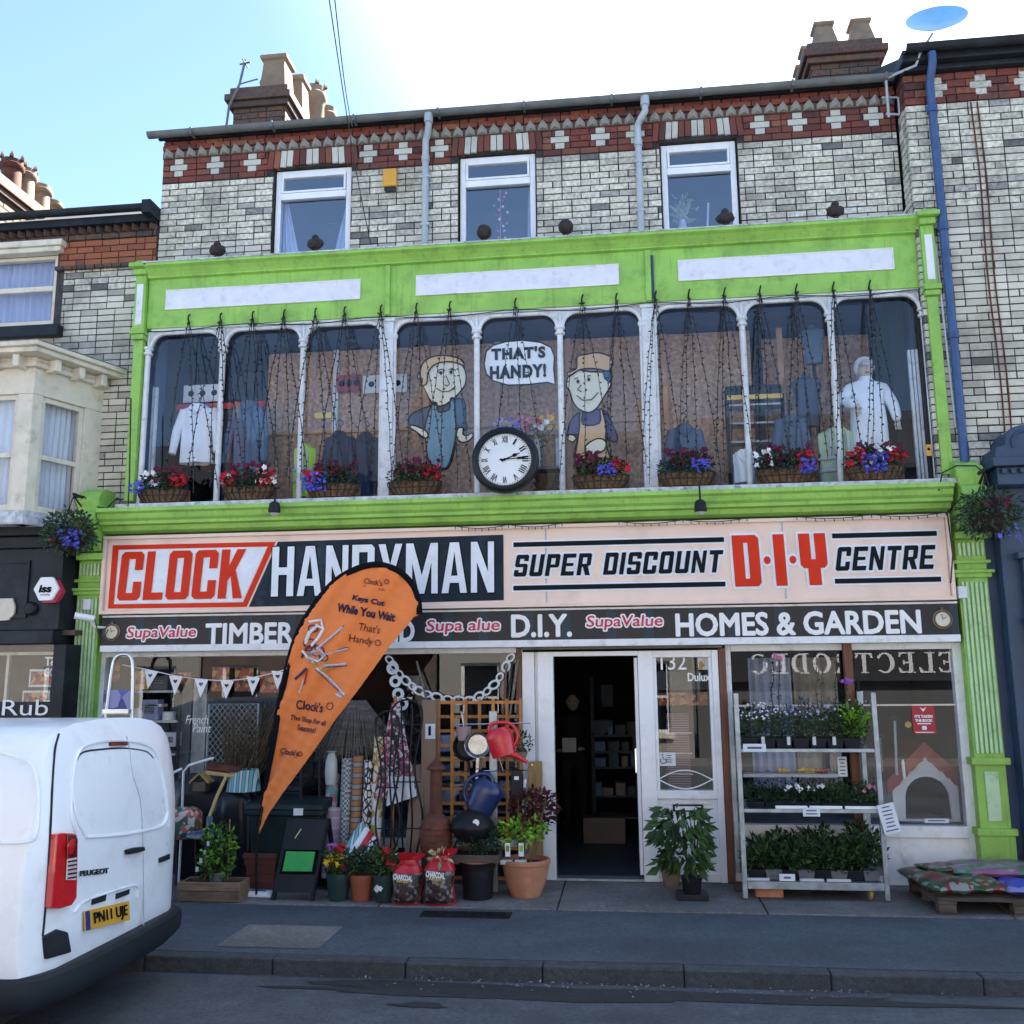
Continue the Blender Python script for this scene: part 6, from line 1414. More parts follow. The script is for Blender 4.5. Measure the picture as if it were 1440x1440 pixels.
for s_,px_ in ((-1,q(-.17,-.50,-.16)),(1,q(.31,-.70,-.10))):
    mb=MB(); c=Vector(px_); mb.ball(c+Vector((0,0,-.02)),.028,.02,.035,10,8)
    for f_ in range(4): mb.tube([c+Vector(((f_-1.5)*.013,0,-.04)),c+Vector(((f_-1.5)*.015,-.01,-.075-.006*(f_ in (1,2)))),c+Vector(((f_-1.5)*.015,-.018,-.09))],.0065,6)
    mb.tube([c+Vector((-s_*.02,-.01,-.02)),c+Vector((-s_*.035,-.02,-.045))],.007,6); mb.build('hand','mannequin_skin',t,smooth=True)
# white shutter posts at the two ends, yellow strip shelf
for px,lab in ((214,'pale metal window reveal at the left end of the first floor display'),(1292,'pale metal window reveal at the right end of the first floor display')):
    y=.20; X=at(px,600,y)[0]; zt_=at(px,545 if px < 300 else 492,y)[1]; t=thing('metal_reveal',(X,y,3.73),lab,'post')
    for j in range(3): MB().box(X-.05+j*.035,X-.025+j*.035,y-.02,y+.02,3.73,zt_).build('rib','column_paint',t,bevel=.003)
X0,X1,Z0,Z1=R(1022,554,1100,563,.7); t=thing('shelf_rack',(X0,.75,3.72),'dark rack with one bright yellow edge strip behind the display','rack'); MB().box(X0,X1,.68,.70,Z0+.01,Z1-.01).build('edge_strip','yellow_strip',t)
mb=MB(); mb.box(X0,X1,.71,.90,Z1,Z1+.10); mb.build('shelf','black_paint',t)
for k in range(4): MB().box(X0,X1,.71,.90,Z1-.12-k*.2,Z1-.10-k*.2).build('shelf','galvanised',t)
for s_ in (X0,X1): MB().box(s_-.02,s_+.02,.71,.74,3.72,Z1-.001).build('upright','black_paint',t)
X0,X1,Z0,Z1=R(442,580,466,588,.6); t=thing('yellow_lamp_strip',(X0,.6,Z0),'short yellow strip behind the third light from the left','strip'); MB().box(X0,X1,.6,.63,Z0,Z1).build('strip','yellow_strip',t,bevel=.004)
X0,X1,Z0,Z1=R(1195,648,1290,660,.5); 
# grey bucket of silk flowers with a stack of baskets
bx_,bz_=at(740,600,.40); t=thing('bucket_flowers',(bx_,.40,3.72),'mixed silk flowers standing in metal buckets behind the clock','flowers')
for dx,mt in ((-.25,'bloom_lilac'),(-.12,'bloom_blue'),(-.02,'bloom_pink'),(.08,'bloom_red'),(.16,'bloom_white'),(.25,'bloom_yellow')):
    MB().blooms((bx_+dx,.36,bz_+U(-.02,.06)),(.09,.06,.08),12,.032,6).build('blossoms',mt,t)
MB().foliage((bx_,.42,bz_-.10),(.33,.08,.13),260,.05,.02).build('foliage','leaf_green',t)
for dx in (-.22,.0,.22): MB().lathe([(.045,0),(.06,.30),(.065,.31),(.055,.31),(.04,.02)],(bx_+dx+.12,.42,bz_-.45),14,cap=False).build('bucket','galvanised',t,smooth=True)
MB().box(bx_-.4,bx_+.4,.30,.55,bz_-.48,bz_-.455).build('stand','weathered_beam',t)
t=thing('wicker_baskets',(bx_+.2,.25,3.72),'stack of brown wicker trays low between the clock and the white column','baskets')
for k in range(4): MB().lathe([(.10,0),(.14,.06),(.145,.065),(.12,.065)],(bx_+.22,.25,3.73+k*.075),16,cap=False).build('tray','coir',t,smooth=True)
# painted cut-out workmen and their speech bubble
def cut(pts,mat,name,parent,y,lay_=0,th=.012):
    q=[at(px,py,y) for px,py in pts]
    if name not in ('eye','board') and len(q) > 5:
        n_=len(q); q2=[]
        for i in range(n_):
            p0,p1,p2,p3=[Vector(q[(i+k_) % n_]) for k_ in (-1,0,1,2)]
            for s_ in (0,.33,.66): v_=.5*((2*p1)+(-p0+p2)*s_+(2*p0-5*p1+4*p2-p3)*s_**2+(-p0+3*p1-3*p2+p3)*s_**3); q2.append((v_.x,v_.y))
        q=q2
    if name not in ('eye',): MB().tube([(a_,y-lay_*.005-th,b_) for a_,b_ in q+[q[0],q[1]]],.008,5).build('outline','ink',parent)
    return MB().poly(q,y-lay_*.005-th,y-lay_*.005).build(name,mat,parent,bevel=0)
def ell(cx_,cy_,rx,ry,n=20,a0=0): return [(cx_+rx*math.cos(2*math.pi*i/n+a0),cy_-ry*math.sin(2*math.pi*i/n+a0)) for i in range(n)]
yf=.135
t=thing('cutout_figure',(*at(615,660,yf)[:1],yf,3.77),'painted wooden cut-out of a fair haired workman in teal dungarees','cut-out')
cut([(597,574),(628,566),(652,562),(655,590),(657,604),(648,606),(640,612),(640,630),(633,655),(624,661),(615,658),(605,652),(600,630),(600,616),(592,616),(583,600),(575,596),(578,584)],'cut_blue','shirt',t,yf)
cut([(604,580),(610,568),(615,568),(617,580),(632,577),(634,562),(639,562),(640,580),(642,606),(638,632),(631,655),(624,659),(612,655),(604,650),(600,628),(598,604)],'cut_teal','dungarees',t,yf,3)
cut([(596,545),(592,535),(588,533),(590,525),(596,522),(604,510),(622,505),(645,510),(655,523),(655,541),(645,555),(633,566),(620,572),(608,567)],'cut_cream','head',t,yf,3)
cut([(594,542),(592,524),(598,510),(612,503),(630,502),(648,507),(654,516),(640,511),(622,511),(609,517),(603,527),(601,541)],'cut_hair','hair',t,yf,6)
cut([(580,599),(590,602),(600,607),(603,614),(598,617),(586,608),(578,603)],'cut_cream','hand',t,yf,5)
cut([(645,604),(652,603),(652,612),(658,614),(664,610),(666,614),(660,621),(650,623),(643,616)],'cut_cream','hand',t,yf,5)
for c_,r_ in (((621,526),2.4),((635,525),2.4)): cut(ell(*c_,2.2,r_,10),'ink','eye',t,yf,6)
def ink(pts,parent,y=None,r=.006): MB().tube([W3(px,py,(yf if y is None else y)-.046) for px,py in pts],r,4).build('line','ink',parent)
ink([(627,528),(632,540),(629,543),(625,541)],t); ink([(614,546),(622,551),(632,550),(641,543)],t); ink([(616,521),(621,519),(626,521)],t); ink([(631,520),(636,518),(641,521)],t); ink([(590,528),(594,533),(593,541)],t)
t=thing('cutout_figure',(*at(828,640,yf)[:1],yf,3.77),'painted wooden cut-out of a workman in an orange cap and tan apron','cut-out')
cut([(812,582),(828,576),(850,578),(858,590),(866,608),(868,620),(856,620),(848,606),(846,640),(838,652),(812,652),(808,640),(812,612),(804,616),(798,612),(802,594)],'cut_purple','shirt',t,yf)
cut([(815,600),(816,580),(819,580),(820,598),(843,596),(844,578),(847,578),(852,600),(852,625),(858,650),(834,652),(810,650),(812,625)],'cut_tan','apron',t,yf,3)
cut([(824,628),(840,618),(852,622),(850,634),(836,640),(826,640)],'cut_cream','cloth',t,yf,5)
cut([(801,550),(797,545),(798,533),(803,528),(806,520),(830,524),(855,525),(860,532),(858,545),(850,558),(840,574),(828,581),(814,576),(806,566)],'cut_cream','head',t,yf,3)
cut([(801,531),(798,526),(811,520),(812,504),(826,500),(842,498),(861,506),(857,523),(842,521),(826,520),(813,523)],'cut_tan','cap',t,yf,6)
cut([(848,524),(859,523),(861,532),(857,540),(851,534)],'cut_blue','hair',t,yf,7)
cut([(800,612),(807,613),(811,618),(806,623),(799,620)],'cut_cream','hand',t,yf,5)
for c_ in ((813,538),(828,535)): cut(ell(*c_,2.2,2.6,10),'ink','eye',t,yf,6)
ink([(817,541),(812,548),(818,551)],t); ink([(811,556),(820,563),(832,562),(841,552)],t); ink([(808,533),(813,531)],t); ink([(825,529),(831,528)],t)
t=thing('speech_bubble',(*at(730,510,yf)[:1],yf,4.9),"white cut-out speech bubble reading THAT'S HANDY! in black",'cut-out')
cut([(681,512),(684,495),(694,486),(712,481),(735,479),(760,482),(775,489),(780,502),(779,520),(781,541),(770,538),(745,541),(715,542),(694,536),(684,526)],'letter_white','board',t,yf)
for s_,a in (("THAT'S",(691,767,488,505)),('HANDY!',(689,768,513,532))):
    x,z,w_,h_=mid(a[0],a[1],a[2],a[3],yf-.02); text(s_,'ink',t,x,z,w_,h_,yf-.02,bold=.05,space=1.15)
# ================================================================== GOODS STANDING IN FRONT OF THE SHOP
G0=.146
def foot(px,py): x,y=gr(px,py,G0); return x,y
def wx(px,Y,py=1150): return at(px,py,Y)[0]
def wz(py,Y,px=720): return at(px,py,Y)[1]
def plant(parent,c,r,n,mats=('leaf_green','leaf_dark'),L_=.06,W_=.03,stems=5,z0=None,droop=0,name='foliage'):
    for i,m_ in enumerate(mats): MB().foliage(c,r,int(n/(1+i)),L_,W_,droop).build(name,m_,parent)
    if stems:
        mb=MB(); z0=c[2]-r[2]-.05 if z0 is None else z0
        for i in range(stems): mb.tube([(c[0]+U(-.2,.2)*r[0],c[1]+U(-.2,.2)*r[1],z0),(c[0]+U(-.4,.4)*r[0],c[1]+U(-.3,.3)*r[1],c[2]),(c[0]+U(-.8,.8)*r[0],c[1]+U(-.6,.6)*r[1],c[2]+r[2]*.7)],.004,4)
        mb.build('stems','leaf_dark',parent)
def pot(t,x,y,z,r0_,r1_,h,mat,rim=.012,name='pot',sq=False):
    if sq:
        lv=[(r0_,0),(r1_*.94,h*.80),(r1_,h*.80),(r1_,h),(r1_-rim,h),(r1_-rim*2,h*.85)]; vs=[]; fs=[]
        for s_,hh in lv: vs += [(x-s_,y-s_,z+hh),(x+s_,y-s_,z+hh),(x+s_,y+s_,z+hh),(x-s_,y+s_,z+hh)]
        for i in range(len(lv)-1):
            for j in range(4): fs.append((i*4+j,i*4+(j+1) % 4,(i+1)*4+(j+1) % 4,(i+1)*4+j))
        fs.append((3,2,1,0)); p=MB().add(vs,fs).build(name,mat,t,bevel=.004)
    else: p=MB().lathe([(r0_*.9,0),(r0_,.01),(r1_*.95,h*.82),(r1_,h*.83),(r1_+rim*.3,h),(r1_-rim,h),(r1_-rim*1.5,h*.8),(.0,h*.78)],(x,y,z),24,cap=False).build(name,mat,t,smooth=True)
    MB().lathe([(r1_*.88,0),(0,.01)],(x,y,z+h*.86),16,cap=False).build('soil','soil',t) if not sq else MB().box(x-r1_+rim*2,x+r1_-rim*2,y-r1_+rim*2,y+r1_-rim*2,z+h*.80,z+h*.86).build('soil','soil',t)
    return p
# --- wooden trough with a staked plant beside the van
x0,y0=foot(248,1268); x1,_=foot(338,1268); y0 -= .0; zt=wz(1241,y0,290)
t=thing('wooden_trough',((x0+x1)/2,y0+.12,G0),'low rough timber trough beside the rear of the van','trough'); D=.24
for nm,q in (('plank',(x0,x1,y0,y0+.022,G0+.004,G0+.085)),('plank',(x0,x1,y0,y0+.022,G0+.089,zt)),('plank',(x0,x1,y0+D-.022,y0+D,G0,zt)),('plank',(x0,x0+.022,y0+.024,y0+D-.024,G0,zt-.004)),('plank',(x1-.022,x1,y0+.024,y0+D-.024,G0,zt-.004))): MB().box(*q).build(nm,'trough_wood',t,bevel=.003)
box('soil','soil',x0+.03,x1-.03,y0+.03,y0+D-.03,G0+.02,zt-.03,t)
c=((x0+x1)/2+.02,y0+.12,zt+.24); t=thing('potted_plant',(c[0],c[1],zt-.02),'leafy climbing plant with white tags in the timber trough','plant'); plant(t,c,(.15,.11,.24),260,('leaf_green','leaf_bright'),.06,.04,6); pot(t,c[0],c[1],zt-.027,.05,.065,.09,'galvanised')
for k in range(4): MB().box(c[0]-.15+k*.03,c[0]-.125+k*.03,c[1]-.09,c[1]-.087,c[2]-.16+k*.07,c[2]-.12+k*.07).build('tag','paper_white',t)
mb=MB(); mb.tube([(c[0]-.1,c[1],zt),(c[0]-.1,c[1],zt+.5)],.006,5); mb.tube([(c[0]+.1,c[1],zt),(c[0]+.1,c[1],zt+.5)],.006,5); mb.build('cane','plank_wood',t)
# --- sacks and wrapped chairs behind
def sack(px0,px1,py0,py1,Y,lab,mat='black_sack',seed=1,dep=.22,amp=.05,cat='sack',name='black_sack',grp=None):
    random.seed(seed); X0,X1,Z0,Z1=R(px0,py0,px1,py1,Y); Z0=max(Z0,G0); cx_,cz_=(X0+X1)/2,(Z0+Z1)/2; t=thing(name,(cx_,Y,Z0),lab,cat,grp)
    ph=[U(0,6) for _ in range(6)]
    def fn(u,v):
        a=2*math.pi*u; b=math.pi*(v-.5); e=lambda c_: math.copysign(abs(c_)**.6,c_); k=1+amp*(math.sin(3*a+ph[0]+4*v)+.6*math.sin(7*a+ph[1]-6*v)+.5*math.sin(9*v+ph[2]+2*a)+.35*math.sin(15*a+ph[3]+9*v))
        return (cx_+(X1-X0)/2*e(math.cos(a))*e(math.cos(b))*k,Y+dep*e(math.sin(a))*e(math.cos(b))*k,max(G0,cz_+(Z1-Z0)/2*e(math.sin(b))*(1+(k-1)*.4)))
    MB().grid(fn,64,32).build('wrap',mat,t,smooth=True,rec=False); return t
sack(240,330,1088,1265,-.30,'creased black plastic wrapping round a tall stack behind the broom',seed=2,dep=.15)
sack(300,362,1110,1260,-.42,'second creased black sack beside the wheelie bin',seed=3,dep=.16)
sack(236,282,1135,1180,-.62,'red and cream flowered cushion lying behind the van','floral_pillow',4,.12,.03,'cushion','cushion')
# --- garden chair frames: thin tubes behind the van
t=thing('bent_tube_stand',(wx(262,-.5),-.5,G0),'pale bent tube standing behind the van corner','stand'); mb=MB(); mb.tube([W3(*p,-.5) for p in ((250,1265),(255,1170),(258,1085),(266,1076),(300,1066))],.012,6); mb.tube([W3(*p,-.46) for p in ((256,1081),(236,1090))],.012,6); mb.build('tube','column_paint',t,smooth=True)
# --- upturned broom
P=lambda px,py,Y: W3(px,py,Y)
t=thing('broom',(wx(298,-.62),-.62,G0),'upturned broom with brown bristle head above a wooden handle','broom')
MB().tube([P(292,1155,-.70),P(305,1120,-.66),P(318,1092,-.62)],.016,8).build('handle','handle_wood',t,smooth=True)
MB().obox(P(291,1086,-.62),P(340,1092,-.60),.05,.035).build('stock','handle_wood',t,bevel=.006)
mb=MB(); A_,B_=P(291,1082,-.62),P(339,1088,-.60)
mb.obox(A_+Vector((0,0,.035)),B_+Vector((0,0,.035)),.06,.055)
for i in range(160): p=A_.lerp(B_,rnd())+Vector((0,U(-.03,.03),.05)); mb.tube([p,p+Vector((U(-.01,.01),U(-.01,.01),U(.01,.03)))],.002,3)
mb.build('bristles','rust',t)
t=thing('fork_head',(wx(295,-.72),-.72,G0),'blue grey plastic rake base below the broom handle','rake'); c=P(294,1168,-.72); mb=MB(); mb.tube([c+Vector((0,0,.12)),c+Vector((0,0,.0))],.03,10)
for k in range(-4,5): mb.tube([c,c+Vector((k*.035,-.02,.01-.006*abs(k))),c+Vector((k*.05,-.03,-.03-.004*abs(k)))],.009,5)
mb.build('tines','shirt_blue',t,smooth=True); MB().lathe([(.19,-.01),(.20,.0),(.17,.01),(.0,.01)],c+Vector((0,.02,-.04)),24,cap=False).build('dish','galvanised',t,smooth=True)
# bird table / small roofed box
t=thing('bird_box',(wx(283,-.55),-.55,wz(1105,-.55)),'little brown roofed bird box hanging below the broom head','bird box'); c=P(283,1096,-.55); MB().poly([(c.x-.10,c.z-.02),(c.x,c.z+.07),(c.x+.10,c.z-.02),(c.x+.09,c.z-.035),(c.x,c.z+.05),(c.x-.09,c.z-.035)],-.60,-.48).build('roof','plank_wood',t); MB().box(c.x-.06,c.x+.06,-.59,-.49,c.z-.10,c.z-.02).build('body','mug_brown',t)
# twig bundle
t=thing('twig_bundle',(wx(335,-.25),-.25,G0),'tall bundle of bare brown twigs behind the orange flag','twigs'); mb=MB(); random.seed(9); b0=P(330,1150,-.28); 
for i in range(190):
    e=P(U(308,392),U(985,1062),U(-.5,-.05)); b1=b0+Vector((U(-.06,.06),U(-.05,.05),U(-.1,.15))); m_=b1.lerp(e,.55)+Vector((U(-.05,.05),U(-.03,.03),U(0,.06))); mb.tube([b1,m_,e],[.005,.0035,.0015],3)
mb.build('twigs','leaf_dry',t); MB().lathe([(.055,-.05),(.065,0),(.055,.05)],b0+Vector((0,0,.08)),12).build('tie','rust',t)
# lampshade on grey stand
c=P(343,1096,-.5); t=thing('patterned_shade',(c.x,c.y,G0),'teal and white patterned drum shade on a thin stand beside the orange flag','shade'); MB().lathe([(.155,-.10),(.13,.09),(.126,.09),(.15,-.10)],c,28,cap=False).build('shade','cloth_shade',t,smooth=True); mb=MB(); mb.tube([(c.x,c.y,G0),(c.x,c.y,c.z+.05)],.012,8); mb.lathe([(.12,0),(.11,.02)],(c.x,c.y,G0),16); mb.build('stand','galvanised',t)
# --- terracotta coloured square planter + flag pole
x,y=foot(365,1252); y += .17; z1=wz(1200,y-.15,365); X0,X1=wx(342,y-.15,1200),wx(390,y-.15,1200); h=(X1-X0)/2; xc=(X0+X1)/2; zt=z1
t=thing('square_planter',(xc,y,G0),'red brown square plastic planter holding the orange flag','planter'); lv=[(h*.72,G0+.0),(h*.86,zt-.10),(h*.92,zt-.10),(h*.94,zt-.045),(h,zt-.045),(h,zt),(h*.9,zt),(h*.88,zt-.06)]; vs=[]; fs=[]
for s_,z in lv: vs += [(xc-s_,y-s_,z),(xc+s_,y-s_,z),(xc+s_,y+s_,z),(xc-s_,y+s_,z)]
for i in range(len(lv)-1):
    for j in range(4): fs.append((i*4+j,i*4+(j+1) % 4,(i+1)*4+(j+1) % 4,(i+1)*4+j))
fs.append((3,2,1,0)); MB().add(vs,fs).build('body','brown_plastic',t,bevel=.004)
mb=MB()
for z in (G0+.06,G0+.13,G0+.20): mb.box(xc-h*.86,xc+h*.86,y-h*.86-.004,y-h*.80,z,z+.008)
mb.build('rib','brown_plastic',t,kind='stuff'); box('soil','soil',xc-h*.85,xc+h*.85,y-h*.85,y+h*.85,zt-.09,zt-.05,t)
# --- orange feather flag
YFg=-.98
LE=[(362,1178),(369.5,1130),(377,1086),(385.5,1037),(393,990),(403,943),(415,900),(433,864),(461,827),(490,805),(525,794),(557,801),(579,821),(588,843),(590,864)]
RE=[(362,1178),(378,1145),(398,1116),(418,1089),(445,1051),(471,1013),(506,967),(528,937),(547,911),(560,895),(572,881),(583,866),(586,864),(588,864),(590,864)]
fl=thing('feather_flag',(at(362,1190,YFg)[0],YFg,G0),'tall orange feather flag reading Keys Cut While You Wait before the fascia','flag')
# resample both edges into rows between tip and the far end of the sleeve
outline=[at(px,py,YFg) for px,py in LE+list(reversed(RE[1:-1]))]
import mathutils
def inset_rows():
    pass
zs_=[p[1] for p in outline]; zlo,zhi=min(zs_),max(zs_); NR=90; NC=22; rows=[]
for i in range(NR+1):
    z=zlo+(zhi-zlo)*(.004+.992*i/NR); xsx=[]
    for a_,b_ in zip(outline,outline[1:]+outline[:1]):
        if (a_[1]-z)*(b_[1]-z) <= 0 and abs(a_[1]-b_[1]) > 1e-9: xsx.append(a_[0]+(b_[0]-a_[0])*(z-a_[1])/(b_[1]-a_[1]))
    rows.append((z,min(xsx),max(xsx)))
def wave(x,z):
    d1=(x*.6+z); d2=(x-z*.75)
    return .014*math.sin(d2*15)+.009*math.sin(d2*37+z*5)+.020*math.sin(d2*6+1)*max(0,min(1,(3.0-z)))+.012*math.exp(-((x*.9-z+3.55)*5)**2)*math.sin(x*9)+.004*math.sin(d1*60)
def ff(u,v):
    i=v*NR; a=int(min(NR-1,i)); f_=i-a; z,l,r_=[rows[a][k]*(1-f_)+rows[a+1][k]*f_ for k in range(3)]
    x=l+(r_-l)*u; return (x,YFg+wave(x,z),z)
MB().grid(ff,NC,NR).build('cloth','orange_cloth',fl,smooth=True,rec=False)
sl_=[Vector((at(px,py,YFg)[0],YFg,at(px,py,YFg)[1])) for px,py in LE]
def smooth_line(pts,n=6):
    o=[]
    for i in range(len(pts)-1):
        p0,p1,p2,p3=pts[max(i-1,0)],pts[i],pts[i+1],pts[min(i+2,len(pts)-1)]
        for j in range(n): s_=j/n; o.append(.5*((2*p1)+(-p0+p2)*s_+(2*p0-5*p1+4*p2-p3)*s_**2+(-p0+3*p1-3*p2+p3)*s_**3))
    return o+[pts[-1]]
sp_=smooth_line(sl_); rr=[.010+.018*min(1,i/18) for i in range(len(sp_))]
mb=MB().tube(sp_,rr,10); mb.v=[(v[0],YFg+(v[1]-YFg)*.6,v[2]) for v in mb.v]; mb.build('sleeve','black_cloth',fl,smooth=True)
MB().tube([Vector((sl_[0].x-.03,YFg+.10,G0)),sl_[0]+Vector((-.012,.02,-.1)),sl_[0],sl_[2]],.010,8).build('pole','black_metal',fl)
yt=YFg-.030
def ft(s,px,py,wpx,hpx,ang,mat='print_navy',bold=.02):
    X,Z=at(px,py,yt); X0=at(px-wpx/2,py,yt)[0]; X1=at(px+wpx/2,py,yt)[0]; H=(X1-X0)*hpx/wpx
    o=text(s,mat,fl,X,Z,X1-X0,H,yt,bold=bold,ang=math.radians(ang),depth=.0015)
    for v in o.data.vertices: v.co.y=(yt-YFg)*0 + wave(v.co.x+origin(fl).x,v.co.z+origin(fl).z) - .013
ft("Clock's",524,818,27,8,-10,'print_brown',.01); ft('Keys Cut',517,845,46,10,-12,bold=.04); ft('While You Wait',514,861,84,12,-11,bold=.04)
ft("That's",518,883,31,11,-10,'print_brown',.0); ft('Handy',506,901,34,13,-10,'print_brown',.0); ft("Clock's",434,993,38,13,-8,bold=.02); ft('The Shop for all',432,1014,52,9,-9,bold=.02); ft('Seasons!',429,1025,28,8,-9,bold=.02); ft("Clock's",405,1058,28,8,-8,bold=.02)
def fdecal(pts,mat,w_=.006):
    P_=[at(px,py,YFg) for px,py in pts]; MB().tube([(x,YFg+wave(x,z)-.008,z) for x,z in P_],w_,5).build('print_line',mat,fl)
for pts in (((391,1062),(419,1066)),((511,823),(541,829)),((511,825),(541,831))): fdecal(pts,'print_navy',.0018)
for cx_,cy_,r_ in ((464,993,5),(532,904,4),(423,1060,3),(544,818,3)): fdecal([(cx_+r_*math.cos(a*math.pi/5),cy_+r_*math.sin(a*math.pi/5)) for a in range(11)],'print_brown',.004)
# printed bunch of keys
for pts,w_,m_ in ((((446,913),(483,882)),.011,'tail_clear'),(((452,922),(488,912)),.011,'tail_clear'),(((458,936),(486,934)),.011,'tail_clear'),(((446,940),(462,955),(478,970),(486,978)),.013,'tail_clear'),(((472,976),(482,981)),.016,'tail_clear'),(((432,940),(424,948),(416,955)),.013,'print_navy'),(((433,940),(428,962)),.009,'paper_red'),(((428,955),(421,975)),.007,'tail_clear'),
                   (((430,905),(436,890),(446,880),(455,884),(448,897),(438,908)),.017,'paper_white'),(((426,915),(434,925),(448,930),(458,922),(450,914),(438,918)),.014,'tail_clear'),(((440,930),(448,942),(458,945),(466,938),(456,930)),.012,'cloth_marble'),(((424,925),(430,912),(440,905),(446,914)),.012,'rust'),(((436,875),(452,872),(454,884)),.012,'paper_white')): fdecal(pts,m_,w_)
for k_,(cx_,cy_,r_,m_) in enumerate(((447,915,9,'print_navy'),(440,925,7,'galvanised'),(456,925,6,'print_brown'),(436,905,8,'print_navy'),(450,935,7,'galvanised'),(441,884,6,'print_navy'),(432,918,5,'rust'))): fdecal([(cx_+r_*math.cos(a*math.pi/7),cy_+r_*.8*math.sin(a*math.pi/7)) for a in range(15)],m_,.006)
for a_,b_ in (((448,911),(484,880)),((454,920),(489,910)),((460,938),(487,936)),((444,942),(477,972))): fdecal((a_,b_),'print_navy',.004)
# --- wheelie bins
def bin_(px0,px1,pyt,Y,lab,mat,z0=G0):
    X0,X1=wx(px0,Y,pyt),wx(px1,Y,pyt); zt=wz(pyt,Y,(px0+px1)/2); t=thing('wheelie_bin',((X0+X1)/2,Y+.25,z0),lab,'wheelie bin'); w_=X1-X0; a,b=X0+w_*.08,X1-w_*.08
    vs=[(a,Y+.08,z0+.05),(b,Y+.08,z0+.05),(b,Y+.50,z0+.05),(a,Y+.50,z0+.05),(X0+.02,Y+.02,zt-.12),(X1-.02,Y+.02,zt-.12),(X1-.02,Y+.56,zt-.12),(X0+.02,Y+.56,zt-.12)]
    MB().add(vs,[(3,2,1,0),(4,5,6,7),(0,1,5,4),(1,2,6,5),(2,3,7,6),(3,0,4,7)]).build('body',mat,t,bevel=.02)
    mb=MB(); mb.box(X0,X1,Y-.01,Y+.58,zt-.12,zt-.07); mb.build('rim',mat,t,bevel=.012)
    mb=MB(); mb.poly([(Y-.02,zt-.068),(Y+.6,zt-.068),(Y+.6,zt-.01),(Y+.3,zt+.02),(Y-.0,zt-.02)],X0-.005,X1+.005,ax='x'); mb.build('lid',mat,t,bevel=.012)
    for s_ in (a-.02,b+.02): MB().lathe([(.09,-.025),(.1,-.01),(.1,.01),(.09,.025)],(s_,Y+.48,z0+.10),18,axis='x').build('wheel','rubber',t)
    return t,X0,X1,zt
t,X0,X1,zt=bin_(345,454,1128,-.62,'black green wheelie bin behind the slatted sign frame','bin_green'); MB().box(X0+(X1-X0)*.64,X0+(X1-X0)*.76,-.648,-.641,zt-.11,zt-.05).build('label','paper_white',t)
t,X0,X1,zt=bin_(375,425,1102,-.30,'second dark bin pushed back behind the first, against the glass','black_plastic')
# --- black A frame rack
xb0,yb=foot(384,1266); xb1,_=foot(437,1268); t=thing('display_stand',((xb0+xb1)/2,yb+.2,G0),'black folding stand holding a bright green paper in front of the bin','stand'); zt=wz(1152,yb+.18,415)
for s_,x in ((-1,xb0),(1,xb1)): mb=MB(); mb.obox((x,yb,G0),(x+.06,yb+.20,zt),.035,.025); mb.build('leg','black_plastic',t); mb=MB(); mb.obox((x+.08,yb+.46,G0),(x+.06,yb+.22,zt),.035,.025); mb.build('leg','black_plastic',t)
zz=lambda f_: (yb+.20*f_-.02,G0+(zt-G0)*f_)
for f0,f1 in ((.62,1.0),(.10,.32)): (ya,za),(yc_,zc_)=zz(f0),zz(f1); mb=MB(); mb.add([(xb0+.06*f0,ya,za),(xb1+.06*f0,ya,za),(xb1+.06*f1,yc_,zc_),(xb0+.06*f1,yc_,zc_),(xb0+.06*f0,ya+.03,za),(xb1+.06*f0,ya+.03,za),(xb1+.06*f1,yc_+.03,zc_),(xb0+.06*f1,yc_+.03,zc_)],[(0,1,2,3),(7,6,5,4),(0,4,5,1),(1,5,6,2),(2,6,7,3),(3,7,4,0)]); mb.build('panel','black_plastic',t)
(ya,za),(yc_,zc_)=zz(.36),zz(.60); MB().add([(xb0+.06,ya-.012,za),(xb1-.02,ya-.012,za),(xb1-.01,yc_-.012,zc_),(xb0+.07,yc_-.012,zc_),(xb0+.06,ya-.006,za),(xb1-.02,ya-.006,za),(xb1-.01,yc_-.006,zc_),(xb0+.07,yc_-.006,zc_)],[(0,1,2,3),(7,6,5,4),(0,4,5,1),(1,5,6,2),(2,6,7,3),(3,7,4,0)]).build('green_sheet','paper_green',t)
MB().obox((xb0+.13,zz(.80)[0]-.01,zz(.76)[1]),(xb0+.18,zz(.8)[0],zz(.88)[1]),.012,.008).build('clip','leaf_pale',t)
# --- white pack on the ground
x,y=foot(360,1262); t=thing('plastic_packet',(x,y,G0),'small white and blue packet lying on the paving by the timber trough','packet'); mb=MB(); mb.add([(x-.14,y,G0),(x+.13,y-.02,G0),(x+.15,y+.09,G0),(x-.12,y+.11,G0),(x-.12,y+.02,G0+.05),(x+.11,y,G0+.04),(x+.12,y+.08,G0+.045),(x-.10,y+.09,G0+.055)],[(3,2,1,0),(4,5,6,7),(0,1,5,4),(1,2,6,5),(2,3,7,6),(3,0,4,7)]); mb.build('pack','paper_white',t,bevel=.012); MB().box(x-.07,x+.07,y+.02,y+.06,G0+.05,G0+.054).build('print','shirt_blue',t)
